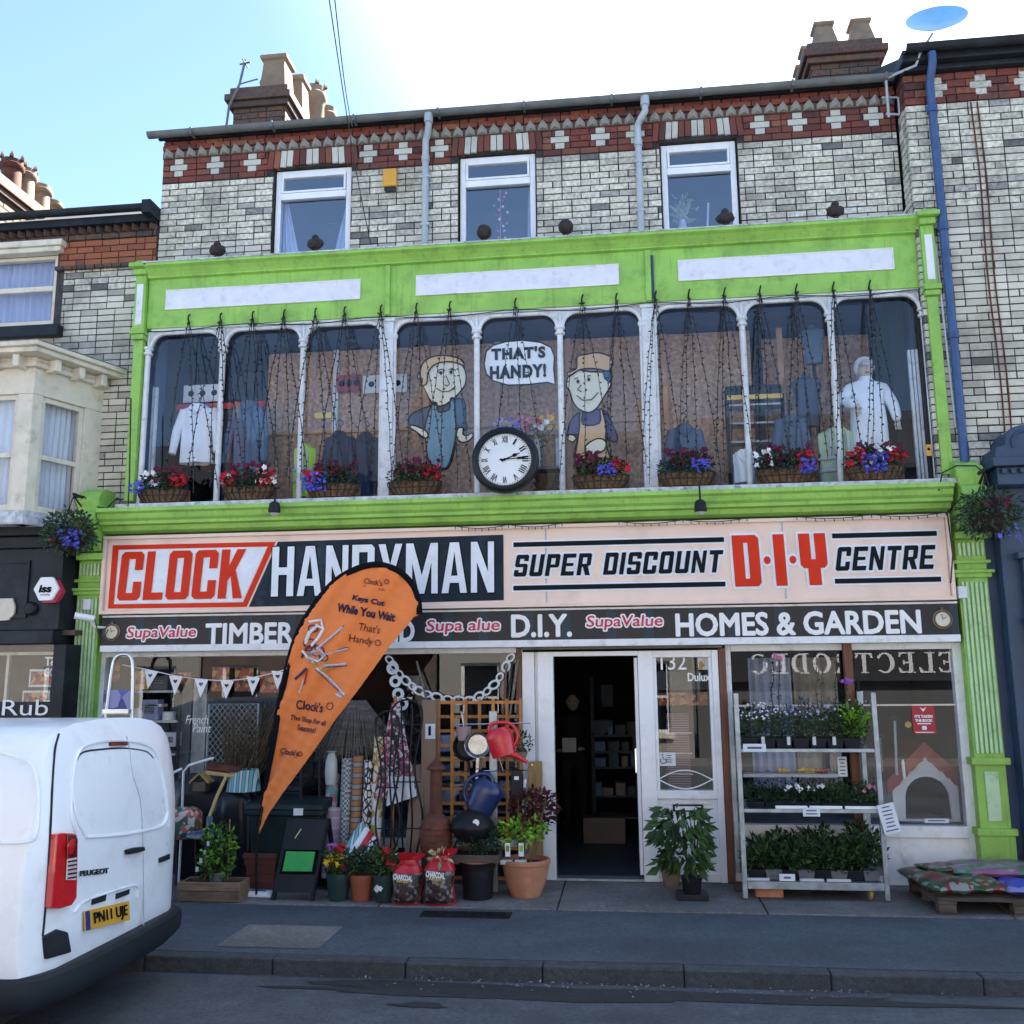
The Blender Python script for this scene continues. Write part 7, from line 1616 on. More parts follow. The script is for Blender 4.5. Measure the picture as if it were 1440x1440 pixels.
# --- rolls of oilcloth standing against the window
def roll(px0,px1,py0,py1,Y,mat,lab,lean=0,seed=0):
    X0,X1,Z0,Z1=R(px0,py0,px1,py1,Y); Z0=max(Z0,G0); xc=(X0+X1)/2; r_=(X1-X0)/2; t=thing('cloth_roll',(xc,Y,Z0),lab,'cloth roll','rolls of patterned cloth'); n_=10
    p=[(xc+lean*k/n_,Y+.10*k/n_,Z0+(Z1-Z0)*k/n_) for k in range(n_+1)]; MB().tube(p,r_,20,cap=False).build('cloth',mat,t,smooth=True)
    MB().tube(p,r_*.45,12,cap=True).build('core','cardboard',t,smooth=True)
    MB().tube([(p[-1][0],p[-1][1],p[-1][2]-.005),(p[-1][0],p[-1][1],p[-1][2]-.002)],r_*.93,20).build('wound_edge','paper_white',t)
roll(455,473,1090,1160,-.34,'cloth_teal','cloth roll in red and teal blotches, leftmost of the rolls'); roll(453,474,1138,1235,-.50,'cloth_pink','dusty pink striped cloth roll in front of the blotched one')
roll(475,491,1068,1232,-.40,'cloth_check','grey checked cloth roll'); roll(491,506,1064,1225,-.40,'cloth_orange','orange and grey banded cloth roll'); roll(507,523,1070,1225,-.40,'cloth_bw','black cloth roll with white petals'); roll(522,541,1036,1128,-.34,'cloth_gold','tallest cloth roll with golden yellow petals')
roll(519,534,1128,1225,-.55,'cloth_marble','short white and gold cloth roll with a black band'); 
for k,(mt,lab) in enumerate((('cut_teal','mint green roll leaning across the others'),('paper_white','white edged roll leaning across the others'),('paper_red','dark red roll leaning across the others'),('cloth_bw','patterned roll leaning lowest across the others'))):
    A_=P(478+k*8,1212+k*2,-.85); B_=P(510+k*6,1160+k*6,-.62); t=thing('cloth_roll',tuple(A_),lab,'cloth roll','leaning cloth rolls'); MB().tube([A_,B_],.035,14).build('cloth',mt if mt != 'cut_teal' else 'cloth_shade',t,smooth=True)
c=P(467,1208,-.80); t=thing('mesh_sleeve',tuple(c),'magenta netting bag behind the yellow flowers','bag'); MB().lathe([(.03,-.12),(.045,-.09),(.04,.09),(.045,.12),(.02,.13)],c,14).build('net','cloth_magenta',t,smooth=True)
# clear plastic wrapped roll at top left of the group
c=P(466,1078,-.30); t=thing('plastic_wrap',tuple(c),'pale crumpled plastic wrapped roll above the blotched roll','wrapped roll'); MB().lathe([(.05,-.16),(.06,-.05),(.055,.05),(.03,.12),(.05,.14)],c,14).build('wrap','reflective_tape',t,smooth=True)
# grass skirt like brush bunch
t=thing('reed_bundle',(wx(500,-.05),-.05,wz(1060,-.05)),'dark grey reed parasol hanging behind the cloth rolls','reeds'); mb=MB(); random.seed(4)
for i in range(260): a=U(0,6.28); r_=.42*math.sqrt(rnd()); b0=P(500,985,-.12)+Vector((.10*math.cos(a),.04*math.sin(a),0)); e=P(500,1050,-.12)+Vector((r_*math.cos(a),.10*math.sin(a),U(-.14,.03))); mb.tube([b0,b0.lerp(e,.6)+Vector((0,0,.03)),e],.0035,3)
mb.build('reeds','weathered_beam',t)
# --- three small flower pots
for px,pyb,pyt,mt,lab,fl_,sq_ in ((471,1269,1230,'pot_green','dark green pot of yellow and red flowers, leftmost of the three small pots',(('bloom_yellow',(-.02,-.04,.30),.07,14),('bloom_red',(.02,-.02,.41),.04,12),('bloom_wine',(.07,-.03,.26),.05,8)),False),(504,1269,1232,'terracotta_red','small terracotta pot with pale grey leaves, middle of the three small pots',(),True),(537,1271,1232,'pot_green','dark green pot with one red flower beside the charcoal bags',(('bloom_red',(.0,-.02,.37),.045,12),('bloom_red',(.06,-.03,.28),.03,5),('bloom_white',(-.03,-.12,.10),.02,3)),False)):
    x,y=foot(px,pyb); y += .09; X0,X1=wx(px-18,y-.1,1240),wx(px+18,y-.1,1240); r1_=(X1-X0)/2; h=wz(pyt,y-.1,px)-G0; t=thing('flower_pot',(x,y,G0),lab,'flower pot')
    pot(t,x,y,G0,r1_*.72,r1_*.95,h,mt,sq=False); c=(x,y,G0+h+.09); plant(t,c,(.12,.10,.11),200,('leaf_green','leaf_dark') if px != 504 else ('leaf_dusty','leaf_dark'),.06,.022,6,G0+h*.8)
    for mt2,off,s_,n_ in fl_: MB().blooms((x+off[0],y+off[1],G0+off[2]+.02),(s_,.03,s_*.7),n_,.028,6).build('blossoms',mt2,t)
# --- two bags of charcoal
def bag(px0,px1,py0,py1,Y,lab,seed):
    random.seed(seed); X0,X1=wx(px0,Y,1240),wx(px1,Y,1240); Z0=G0; Z1=wz(py0,Y,(px0+px1)/2); xc=(X0+X1)/2; hw=(X1-X0)/2; H=Z1-Z0; ph=[U(0,6) for _ in range(4)]; t=thing('charcoal_bag',(xc,Y,G0),lab,'bag','bags of charcoal')
    def fn(u,v,k=1.0):
        a=2*math.pi*u; b=v; wv=hw*(.93+.07*math.sin(b*9+ph[0])) * (1 if v < .72 else 1-(v-.72)*1.5) ; dp=.12*(1-.15*v)*(math.sin(math.pi*min(1,.1+v*1.0))**.5 if v < .9 else .35) + .012
        e=lambda c_: math.copysign(abs(c_)**.7,c_); kk=k+.025*math.sin(5*a+ph[1]+7*v)+.02*math.sin(11*a+ph[2]-9*v)
        return (xc+wv*e(math.cos(a))*kk,Y+dp*e(math.sin(a))*kk,Z0+H*v)
    MB().grid(fn,48,30).build('body','bag_red',t,smooth=True,rec=False)
    def lab_(u,v): q_=fn(.5+.03+.44*u,.05+.66*v,1.03); return (q_[0],q_[1]-.004,q_[2])
    MB().grid(lab_,18,12).build('label','bag_print',t,smooth=True,rec=False)
    text('CHARCOAL','letter_white',t,xc-.01,Z0+H*.66,hw*1.25,H*.13,Y-.155,bold=.04,ang=-.10,depth=.003); text('INSTANT','yellow_strip',t,xc-.01,Z0+H*.57,hw*.8,H*.05,Y-.155,bold=.03,ang=-.10)
    mb=MB()
    for s_ in (-1,0,1,2):
        p=Vector((xc+s_*.03-.01,Y,Z1-.02)); mb.add([p+Vector((-.02,0,-.02)),p+Vector((.02,0,-.02)),p+Vector((.05+s_*.03,-.03,.07)),p+Vector((-.02+s_*.03,-.02,.08))],[(0,1,2,3)])
    mb.build('gathered_top','bag_red',t)
    return t
bag(553,595,1208,1272,-.98,'left red and black bag of charcoal',3); t=bag(598,640,1202,1273,-.98,'right red and black bag of charcoal with pale ribbon on top',8)
c=P(619,1204,-1.02); MB().foliage(c,(.08,.04,.04),26,.07,.03).build('ribbon','leaf_pale',t)
# small blue and white crate handles
x,z=at(556,1212,-.75); t=thing('plastic_tray',(x,-.75,z-.1),'white framed blue plastic tray standing behind the left charcoal bag','tray')
for dx in (0,.10): mb=MB(); mb.tube([(x+dx-.11,-.75+dx*.3,z-.08),(x+dx-.11,-.75+dx*.3,z+.02),(x+dx-.07,-.75+dx*.3,z+.06),(x+dx+.07,-.75+dx*.3,z+.06),(x+dx+.11,-.75+dx*.3,z+.02),(x+dx+.11,-.75+dx*.3,z-.08)],.010,6); mb.build('rim','letter_white',t,smooth=True)
MB().box(x-.09,x+.09,-.745,-.735,z-.08,z+.03).build('panel','shirt_blue',t); MB().box(x-.06,x+.0,-.752,-.746,z-.05,z+.0).build('card','paper_white',t); MB().box(x-.14,x+.12,-.80,-.70,z-.10,z-.08).build('base','plank_wood',t)
# --- parasol and white cloth
c0,c1,c2=P(556,988,-.35),P(556,1120,-.40),P(550,1225,-.50)
t=thing('closed_parasol',tuple(c2),'closed floral parasol with a wooden pole leaning on the window','parasol'); random.seed(2)
def fn(u,v): a=2*math.pi*u; p=c0.lerp(c1,v); r_=(.03+.14*v)*(1+.22*math.cos(7*a)); return (p.x+r_*math.cos(a),p.y+r_*.7*math.sin(a),p.z+.012*math.sin(7*a)*v)
MB().grid(fn,70,14).build('canopy','cloth_floral',t,smooth=True,rec=False); MB().tube([c0+Vector((0,0,.06)),c0,c2],.016,8).build('pole','trellis_wood',t)
def fn(u,v): p=P(545+38*u,1092+ (42-14*u)*v,-.56); return (p.x+.012*math.sin(v*5+u*3),p.y+.03*math.sin(u*14),p.z)
t=thing('white_cloth',tuple(P(560,1110,-.56)),'white pleated cloth draped over the foot of the parasol','cloth'); MB().grid(fn,30,12).build('cloth','shirt_white',t,smooth=True,rec=False)
# --- black iron trellises
def iron(pxc,wpx,py0,py1,Y,lab):
    t=thing('iron_trellis',(wx(pxc,Y,py1),Y,G0),lab,'garden trellis','black iron garden trellises'); 
    for s_ in (-1,-.35,.35,1):
        pts=[]
        for k in range(25): v=k/24; px=pxc+s_*wpx/2*(.75+.25*math.sin(v*math.pi*3.2+.6)); pts.append(P(px,py0+(py1-py0)*v+(18*abs(s_) if k == 0 else 0),Y))
        MB().tube(pts,.009,6).build('bar','black_metal',t)
    mb=MB(); mb.tube([P(pxc+wpx/2*math.cos(a*math.pi/10)*.95,py0+18-18*math.sin(a*math.pi/10),Y) for a in range(11)],.009,6); mb.build('arch','black_metal',t)
    mb=MB()
    for py in (py0+35,(py0+py1)/2,py1-50): mb.tube([P(pxc-wpx*.45,py,Y),P(pxc+wpx*.45,py,Y)],.006,5)
    for k in range(3): mb.tube([P(pxc-wpx*.4,py0+20+k*22,Y+.004),P(pxc+wpx*.4,py0+45+k*22,Y+.004)],.005,4); mb.tube([P(pxc+wpx*.4,py0+20+k*22,Y+.004),P(pxc-wpx*.4,py0+45+k*22,Y+.004)],.005,4)
    mb.build('cross_bar','black_metal',t,kind='stuff')
iron(572,44,984,1215,-.62,'taller arched iron trellis with wavy bars in front of the brown board'); iron(545,34,1000,1215,-.70,'narrower iron trellis in front of the floral parasol')
# --- brown boards
t=thing('brown_board',(wx(600,-.28),-.28,G0),'tall narrow brown cardboard box with a white label beside the orange trellis','board'); Xa,Xb=wx(594,-.28,1100),wx(614,-.28,1100); zt=wz(984,-.22,604)
MB().box(Xa,Xb,-.34,-.24,G0,zt).build('box','cardboard',t,bevel=.004); x0,x1,z0,z1=R(598,1018,612,1039,-.342); MB().box(x0,x1,-.345,-.341,z0,z1).build('label','paper_white',t); MB().box(x0+.03,x0+.055,-.348,-.3455,z0+.03,z1-.02).build('print','ink',t)
t=thing('brown_board',(wx(585,-.45),-.45,G0),'shorter brown cardboard panel leaning behind the iron trellis','board'); a,b=P(580,1075,-.30),P(596,1075,-.30); c_,d_=P(566,1232,-.55),P(592,1232,-.55); MB().add([c_,d_,b,a,c_+Vector((0,.03,0)),d_+Vector((0,.03,0)),b+Vector((0,.03,0)),a+Vector((0,.03,0))],[(0,1,2,3),(7,6,5,4),(0,4,5,1),(1,5,6,2),(2,6,7,3),(3,7,4,0)]).build('panel','cardboard',t)
# --- orange square trellis
Yt=-.20; X0,X1=wx(617,Yt,1070),wx(733,Yt,1070); Z0,Z1=G0+.02,wz(983,Yt,675)
t=thing('wooden_trellis',((X0+X1)/2,Yt,G0),'orange stained square wooden trellis leaning on the left window','trellis')
n=7
for i in range(n): x=X0+(X1-X0)*i/(n-1); MB().box(x-.014,x+.014,Yt-.018,Yt-.001,Z0,Z1+(.0 if i % 2 else .004)).build('slat','trellis_wood',t)
n=13
for i in range(n): z=Z0+.03+(Z1-.03-Z0-.03)*i/(n-1); MB().box(X0-.012,X1+.012,Yt,Yt+.016,z-.014,z+.014).build('slat','trellis_wood',t)
for i,(a,b,c_,d_,mt) in enumerate(((729,926,706,1075,'weathered_beam'),(721,932,700,1080,'black_metal'),(712,940,702,1090,'brown_post'),(586,930,600,985,'weathered_beam'))):
    t=thing('garden_pole',tuple(P(c_,d_,-.12)),('grey','black','brown','short grey')[i]+' pole leaning against the top of the left window','pole'); MB().tube([P(c_,d_,-.14),P(a,b,-.03)],.010,8).build('pole',mt,t)
for i,(a,b,lab) in enumerate(((262,1150,'folded black garden chair frame nearest the van'),(300,1140,'folded black garden chair frame behind the broom handle'),(436,1060,'black chair frame behind the point of the orange flag'))):
    t=thing('folded_chair',tuple(P(a,1230,-.42)),lab,'chair')
    for dx in (-14,14): MB().tube([P(a+dx,1245,-.50),P(a+dx*.9,b,-.44),P(a+dx*.6,b-45,-.38)],.011,6).build('leg','black_metal',t)
    for k in range(5): MB().tube([P(a-12,b-30+k*14,-.42),P(a+12,b-30+k*14,-.42)],.006,5).build('slat','black_metal',t)
for i,(px,py,w_,mt,lab) in enumerate(((268,1215,26,'bin_green','dark green bucket behind the timber trough'),(330,1205,24,'shirt_blue','slate blue bucket between the trough and the square planter'),(455,1190,16,'leaf_dusty','grey green bucket beside the display stand'),(580,960,20,'interior_grey','dim lantern hanging behind the paper chain'))):
    c=P(px,py,-.33 if i < 3 else .3); r_=w_/1335*8.9/2; t=thing('plastic_bucket' if i < 3 else 'hanging_lantern',tuple(c),lab,'bucket' if i < 3 else 'lantern'); MB().lathe([(r_*.8,-r_*1.1),(r_,r_),(r_*1.05,r_*1.05),(r_*.92,r_*1.05),(r_*.75,-r_)],c,18,cap=False).build('body',mt,t,smooth=True); MB().tube([c+Vector((r_*math.cos(k*math.pi/8),0,r_+r_*.8*math.sin(k*math.pi/8))) for k in range(9)],.004,5).build('handle','black_metal',t)
# --- rails the cans hang from
Yr=-.52
t=thing('hanging_rail',(wx(693,Yr),Yr,G0),'grey metal post with two wire rails carrying watering cans and pans','rail stand'); Xp_=wx(694,Yr,1150); MB().box(Xp_-.035,Xp_+.035,Yr-.01,Yr+.04,G0,wz(1000,Yr,694)).build('post','galvanised',t,bevel=.004)
for py in (1019,1085): A_,B_=P(645,py,Yr-.02),P(746,py-2,Yr-.02); MB().tube([A_,B_],.006,6).build('rail','chrome',t)
mb=MB(); mb.tube([P(700,1060,Yr-.02),P(708,1085,Yr-.02)],.004,4); mb.tube([P(648,1000,Yr-.02),P(652,1020,Yr-.02)],.005,4); mb.build('hook','cable_white',t)
# watering cans: body, spout, handle, rose
def can(px,py,s_,Y,mat,lab,tilt,spout_to,hand_pts,name='watering_can'):
    c=P(px,py,Y); t=thing(name,(c.x,c.y,c.z-s_),lab,'watering can'); rot=Matrix.Rotation(tilt,3,'Y'); mb=MB(); pr=[(s_*.70,-s_),(s_*.78,-s_*.97),(s_*.92,s_*.2),(s_*.86,s_*.55),(s_*.62,s_*.8),(s_*.55,s_*.85),(s_*.50,s_*.82),(0,s_*.6)]
    mb.lathe(pr,(0,0,0),24,sy=.72,cap=False); mb.v=[tuple(rot @ Vector(v)+c) for v in mb.v]; mb.lathe([(0,0),(.001,0)],c,3,cap=False); mb.build('body',mat,t,smooth=True)
    bt=MB().lathe([(s_*.71,-s_),(0,-s_*.98)],(0,0,0),24,sy=.72,cap=False); bt.v=[tuple(rot @ Vector(v)+c) for v in bt.v]; bt.build('base',mat,t)
    sp2=[P(*q_,Y-.01) for q_ in spout_to]; MB().tube(sp2,[s_*.26,s_*.17,s_*.12,s_*.14][:len(sp2)],12).build('spout',mat,t,smooth=True)
    hp=smooth_line([P(*q_,Y) for q_ in hand_pts],5); MB().tube(hp,s_*.12,10).build('handle',mat,t,smooth=True)
can(704,1042,.135,Yr-.10,'red_plastic','bright red plastic watering can hanging from the upper rail',-.25,((708,1058),(725,1062),(742,1072)),((690,1034),(688,1022),(700,1016),(718,1018),(727,1030),(726,1044),(716,1054)))
can(682,1118,.155,Yr-.14,'navy_plastic','navy blue plastic watering can hanging from the lower rail',.45,((672,1138),(655,1143),(636,1150)),((692,1106),(690,1092),(676,1088),(660,1096),(653,1112),(655,1124),(662,1128)))
# pans and colander
def pan(px,py,r_,Y,mat,lab,name,hd_=None,dep=.04):
    c=P(px,py,Y); t=thing(name,tuple(c),lab,'pan'); MB().lathe([(0,.0),(r_*.75,-.0),(r_*.95,-dep),(r_,-dep-.004),(r_*.98,-dep),(r_*.8,.006),(0,.012)],c,32,axis='y',cap=False).build('bowl',mat,t,smooth=True)
    if hd_: MB().obox(c+Vector((0,0,-r_*.9)),c+Vector((hd_[0],0,hd_[1])),.03,.012).build('handle',mat,t,bevel=.003)
M('worn_steel',(.30,.31,.32),.22,metal=1,var=.3,ns=14,bmp=.1)
pan(672,1047,.115,Yr-.08,'worn_steel','shiny steel bowl-shaped pan hanging beside the red watering can','steel_pan',(-.01,-.30)); pan(657,1050,.125,Yr-.02,'black_metal','dark round pan hanging behind the shiny steel one','dark_pan',(.03,-.25))
pan(672,1090,.06,Yr-.06,'black_metal','black ring lid above the navy watering can','pan_lid')
c=P(727,1106,Yr-.06); t=thing('griddle_pan',tuple(c),'narrow black griddle pan hanging right of the navy watering can','pan'); pts=[(c.x-.055,c.z-.09),(c.x-.04,c.z-.13),(c.x+.04,c.z-.13),(c.x+.055,c.z-.09),(c.x+.055,c.z+.10),(c.x+.04,c.z+.14),(c.x-.04,c.z+.14),(c.x-.055,c.z+.10)]; MB().poly(pts,c.y-.03,c.y).build('body','black_metal',t,bevel=.01); MB().obox(c+Vector((0,-.01,-.12)),c+Vector((.01,-.01,-.26)),.025,.015).build('handle','black_plastic',t); MB().box(c.x-.02,c.x+.02,c.y-.035,c.y-.031,c.z+.06,c.z+.09).build('label','paper_white',t)
c=P(737,1112,Yr-.04); t=thing('garden_trowel',tuple(c),'white handled tool hanging beside the griddle pan','tool'); MB().tube([c+Vector((.01,0,.10)),c,c+Vector((-.02,0,-.05)),c+Vector((-.01,0,-.20))],[.014,.012,.008,.006],8).build('handle','letter_white',t,smooth=True)
c=P(652,1030,Yr-.06); t=thing('hanging_planter',tuple(c),'small dusty pink pot hanging at the left of the upper rail','pot'); MB().lathe([(.05,-.07),(.07,.05),(.06,.05),(.045,-.06)],c,16).build('pot','rose_plastic',t,smooth=True); MB().tube([c+Vector((.0,0,.05)),c+Vector((-.01,0,.18))],.004,4).build('wire','cable_white',t)
c=P(733,1052,Yr-.0); t=thing('hanging_planter',tuple(c),'brown pot of trailing leaves behind the spout of the red can','pot'); MB().lathe([(.05,-.09),(.08,.0),(.07,.0),(.04,-.08)],c+Vector((-.02,0,-.03)),16).build('pot','clay_pot',t,smooth=True); MB().foliage(c+Vector((0,0,.05)),(.10,.07,.09),110,.045,.02).build('foliage','leaf_dark',t)
# --- rusty chimenea
x,y=foot(614,1262); y=-.72; c=P(613,1172,y); t=thing('chiminea',(c.x,y,G0),'rust brown cast iron garden stove with a tall flue behind the charcoal bags','garden stove')
MB().lathe([(.03,-.26),(.10,-.22),(.135,-.12),(.14,.02),(.12,.11),(.075,.15),(.055,.17)],c,26).build('belly','rust',t,smooth=True)
zt=wz(1082,y,611); MB().lathe([(.058,c.z+.165-c.z),(.052,zt-c.z)],c,18).build('flue','rust',t,smooth=True); MB().lathe([(.085,zt-c.z),(.09,zt-c.z+.01),(.015,zt-c.z+.09),(.01,zt-c.z+.11),(0,zt-c.z+.12)],c,18,cap=False).build('flue_cap','rust',t,smooth=True)
mb=MB()
for k in range(4): mb.tube([(c.x+(.14-.0)*math.cos(a*math.pi/12),c.y+.14*math.sin(a*math.pi/12),c.z-.08+k*.045) for a in range(25)],.006,4)
mb.build('mesh_band','rust',t,kind='stuff')
for a in (30,150,270): MB().tube([c+Vector((.08*math.cos(math.radians(a)),.08*math.sin(math.radians(a)),-.2)),Vector((c.x+.16*math.cos(math.radians(a)),y+.16*math.sin(math.radians(a)),G0))],.012,6).build('leg','rust',t)
# --- black kettle barbecue over a plant crate on a barrel
x,y=foot(668,1270); y += .2; xb=wx(668,y-.15,1240); h=wz(1216,y-.19,668)-G0; r_=(wx(694,y-.19,1216)-wx(644,y-.19,1216))/2
t=thing('black_tub',(xb,y,G0),'large black plastic tub with a copper coloured rim line','tub'); MB().lathe([(r_*.80,0),(r_*.83,.01),(r_*.93,h*.80),(r_*.97,h*.82),(r_*.97,h*.88),(r_*1.0,h*.90),(r_*1.03,h),(r_*.95,h),(r_*.9,h*.8),(0,h*.78)],(xb,y,G0),32,cap=False).build('body','black_plastic',t,smooth=True); MB().lathe([(r_*1.035,h-.004),(r_*1.04,h+.012),(r_*1.0,h+.014)],(xb,y,G0),32,cap=False).build('rim','terracotta',t,smooth=True)
t=thing('planted_crate',(xb,y,G0+h),'small wooden tray of dark herbs resting on the black tub','tray'); zc=G0+h; 
for q_ in ((xb-.20,xb+.20,y-.16,y-.145,zc+.01,zc+.07),(xb-.20,xb+.20,y+.145,y+.16,zc+.01,zc+.07),(xb-.20,xb-.185,y-.144,y+.144,zc+.01,zc+.07),(xb+.185,xb+.20,y-.144,y+.144,zc+.01,zc+.07)): MB().box(*q_).build('board','pallet_wood',t)
box('soil','soil',xb-.185,xb+.185,y-.145,y+.145,zc+.005,zc+.05,t); plant(t,(xb+.03,y,zc+.17),(.19,.13,.12),420,('leaf_dark','leaf_dusty'),.045,.015,6)
c=P(664,1163,y+.02); t=thing('kettle_barbecue',(c.x,c.y,c.z-.2),'black kettle barbecue lid with a small round white badge behind the herbs','barbecue')
MB().lathe([(0,-.13),(.12,-.11),(.18,-.03),(.19,0),(.19,.012),(.18,.05),(.13,.11),(.05,.14),(0,.145)],c,32,cap=False).build('kettle','black_metal',t,smooth=True); MB().tube([c+Vector((-.04,0,.14)),c+Vector((-.03,0,.18)),c+Vector((.03,0,.18)),c+Vector((.04,0,.14))],.01,6).build('lid_handle','black_plastic',t)
bc=c+Vector((.06,-.165,.06)); mb=MB().lathe([(.028,-.004),(.028,.0)],bc,18,axis='y'); mb.build('badge','letter_white',t)
for a in (200,320,80): MB().tube([c+Vector((.12*math.cos(math.radians(a)),.12*math.sin(math.radians(a)),-.08)),Vector((c.x+.2*math.cos(math.radians(a)),c.y+.12*math.sin(math.radians(a)),zc+.02))],.01,6).build('leg','black_metal',t)
# --- big terracotta pot with shrubs
x,y=foot(736,1267); y += .2; h=wz(1213,y-.2,736)-G0; r_=(wx(770,y-.2,1214)-wx(702,y-.2,1214))/2; xb=wx(736,y-.2,1230)
t=thing('terracotta_pot',(xb,y,G0),'large pale terracotta pot beside the shop door','plant pot'); MB().lathe([(r_*.60,0),(r_*.63,.01),(r_*.86,h*.4),(r_*.97,h*.75),(r_*.98,h*.86),(r_*1.05,h*.88),(r_*1.06,h*.97),(r_*1.0,h),(r_*.92,h),(r_*.88,h*.8),(0,h*.8)],(xb,y,G0),40,cap=False).build('body','terracotta',t,smooth=True); MB().lathe([(r_*.9,0),(0,.02)],(xb,y,G0+h*.86),24,cap=False).build('soil','soil',t)
MB().foliage((xb+.07,y,G0+h+.42),(.22,.16,.16),420,.055,.032).build('maroon_foliage','leaf_maroon',t); MB().foliage((xb+.05,y+.02,G0+h+.35),(.20,.15,.2),160,.05,.03).build('foliage','leaf_dark',t)
MB().foliage((xb-.02,y-.08,G0+h+.24),(.20,.10,.10),200,.065,.03).build('lime_foliage','leaf_bright',t)
mb=MB()
for i in range(14): a=U(0,6.28); mb.tube([(xb+.05*math.cos(a),y+.05*math.sin(a),G0+h*.86),(xb+.12*math.cos(a)+.03,y+.1*math.sin(a),G0+h+.25),(xb+.2*math.cos(a)+.05,y+.13*math.sin(a),G0+h+.5)],.005,4)
mb.build('stems','leaf_dry',t)
for px in (714,733): c=P(px,1194,y-.17); MB().box(c.x-.022,c.x+.022,c.y-.004,c.y,c.z-.06,c.z+.05).build('plant_label','paper_white',t); MB().box(c.x-.014,c.x+.014,c.y-.008,c.y-.0045,c.z-.02,c.z+.03).build('plant_picture','leaf_bright',t)
for px in (712,732): c=P(px,1212,y-.13); MB().box(c.x-.05,c.x+.05,c.y-.02,c.y+.04,c.z-.02,c.z+.015).build('tray','reflective_tape',t,bevel=.004)
for px in (703,716): x,y_=foot(px-10,1258); 
# cloth heap between tub and pot
# --- timber board by door
Xa,Xb=wx(743,-.12,1130),wx(763,-.12,1130); zt=wz(1071,-.12,752); t=thing('timber_board',((Xa+Xb)/2,-.12,G0),'rough yellow brown timber board standing against the white door frame','board'); MB().box(Xa,Xb,-.14,-.085,G0,zt).build('board','plank_wood',t,bevel=.006); MB().lathe([(.010,-.006),(.010,0)],(Xa+.04,-.141,zt-.03),8,axis='y').build('screw','chrome',t)
# --- leafy plant right of the door: large leaves built one by one
x,y=foot(975,1268); y += .12
t=thing('potted_plant',(x,y,G0),'tall drooping leafy plant on a black tray in front of the white panel','plant'); MB().box(x-.13,x+.13,y-.10,y+.12,G0,G0+.05).build('tray','black_plastic',t,bevel=.006); pot(t,x,y,G0+.03,.07,.09,.15,'black_plastic')
mb=MB().leaf((0,0,0),(0,0,1),(0,-1,0),.13,.065); lf=mb.build('leaf','leaf_green',None); lf.data.materials.clear(); lf.data.materials.append(MT['leaf_green'])
me2=lf.data.copy(); me2.materials.clear(); me2.materials.append(MT['leaf_dark']); bpy.data.objects.remove(lf); me1=bpy.data.meshes['leaf']
random.seed(21); o0=origin(t); top=wz(1135,y,968)
for i in range(230):
    h_=rnd()**.8; z=G0+.22+(top-G0-.22)*h_; rad=.235*(1-.35*abs(h_-.6)) ; a=U(0,6.28); rr_=rad*math.sqrt(U(.15,1)); p=Vector((x-.06+rr_*math.cos(a),y+rr_*.8*math.sin(a),z))
    o=bpy.data.objects.new('leaf',me1 if rnd() < .8 else me2); COL.objects.link(o); o.parent=t; o.location=p-o0; dirv=Vector((math.cos(a)*.7,math.sin(a)*.7,U(-1.2,.2))); o.rotation_euler=dirv.to_track_quat('Z','Y').to_euler(); o.rotation_euler.rotate_axis('Z',U(-1.5,1.5)); k=U(.7,1.3); o.scale=(k,k,k)
mb=MB()
for i in range(9): a=U(0,6.28); mb.tube([(x,y,G0+.15),(x+.08*math.cos(a),y+.07*math.sin(a),G0+.45),(x-.05+.2*math.cos(a),y+.16*math.sin(a),G0+.72)],[.009,.007,.004],6)
mb.build('stems','leaf_dusty',t)
x2,y2=foot(945,1250); t=thing('clay_pot',(x2,y2+.1,G0),'small weathered clay pot half hidden by the drooping plant','plant pot'); pot(t,x2,y2+.1,G0,.07,.095,.20,'clay_pot'); plant(t,(x2+.0,y2+.08,G0+.30),(.10,.08,.12),60,('leaf_dark',),.06,.03,3)
# ================================================================== LEFT DISPLAY WINDOW (inside the glass)
def yin(y): return y
# bunting with hearts
yb_=.0; pts=[(172,935),(205,941),(245,950),(282,955),(318,957),(355,953),(393,944),(412,938)]
t=thing('bunting',tuple(P(290,952,yb_-.03)),'white triangular bunting printed with hearts across the left window','bunting'); MB().tube(smooth_line([P(*p,yb_-.02) for p in pts],4),.005,5).build('cord','letter_white',t)
for i,(px,py) in enumerate(((214,942),(248,950),(284,954),(320,956),(357,951),(392,943),(410,938))):
    a,b,c=P(px-10,py,yb_-.02),P(px+9,py+2,yb_-.02),P(px+(-2 if i else -6),py+27,yb_-.02); f_=MB().poly([(a.x,a.z),(b.x,b.z),(c.x,c.z)],yb_-.026,yb_-.022).build('pennant','letter_white',t)
    m_=(a+b+c)/3+Vector((0,0,.012)); k=.022; hp=[(m_.x+k*(16*math.sin(s_)**3)/16,m_.z+k*(13*math.cos(s_)-5*math.cos(2*s_)-2*math.cos(3*s_)-math.cos(4*s_))/16) for s_ in [2*math.pi*j/18 for j in range(18)]]; MB().poly(hp,yb_-.031,yb_-.028).build('heart','print_brown' if i % 2 else 'shirt_blue',f_)
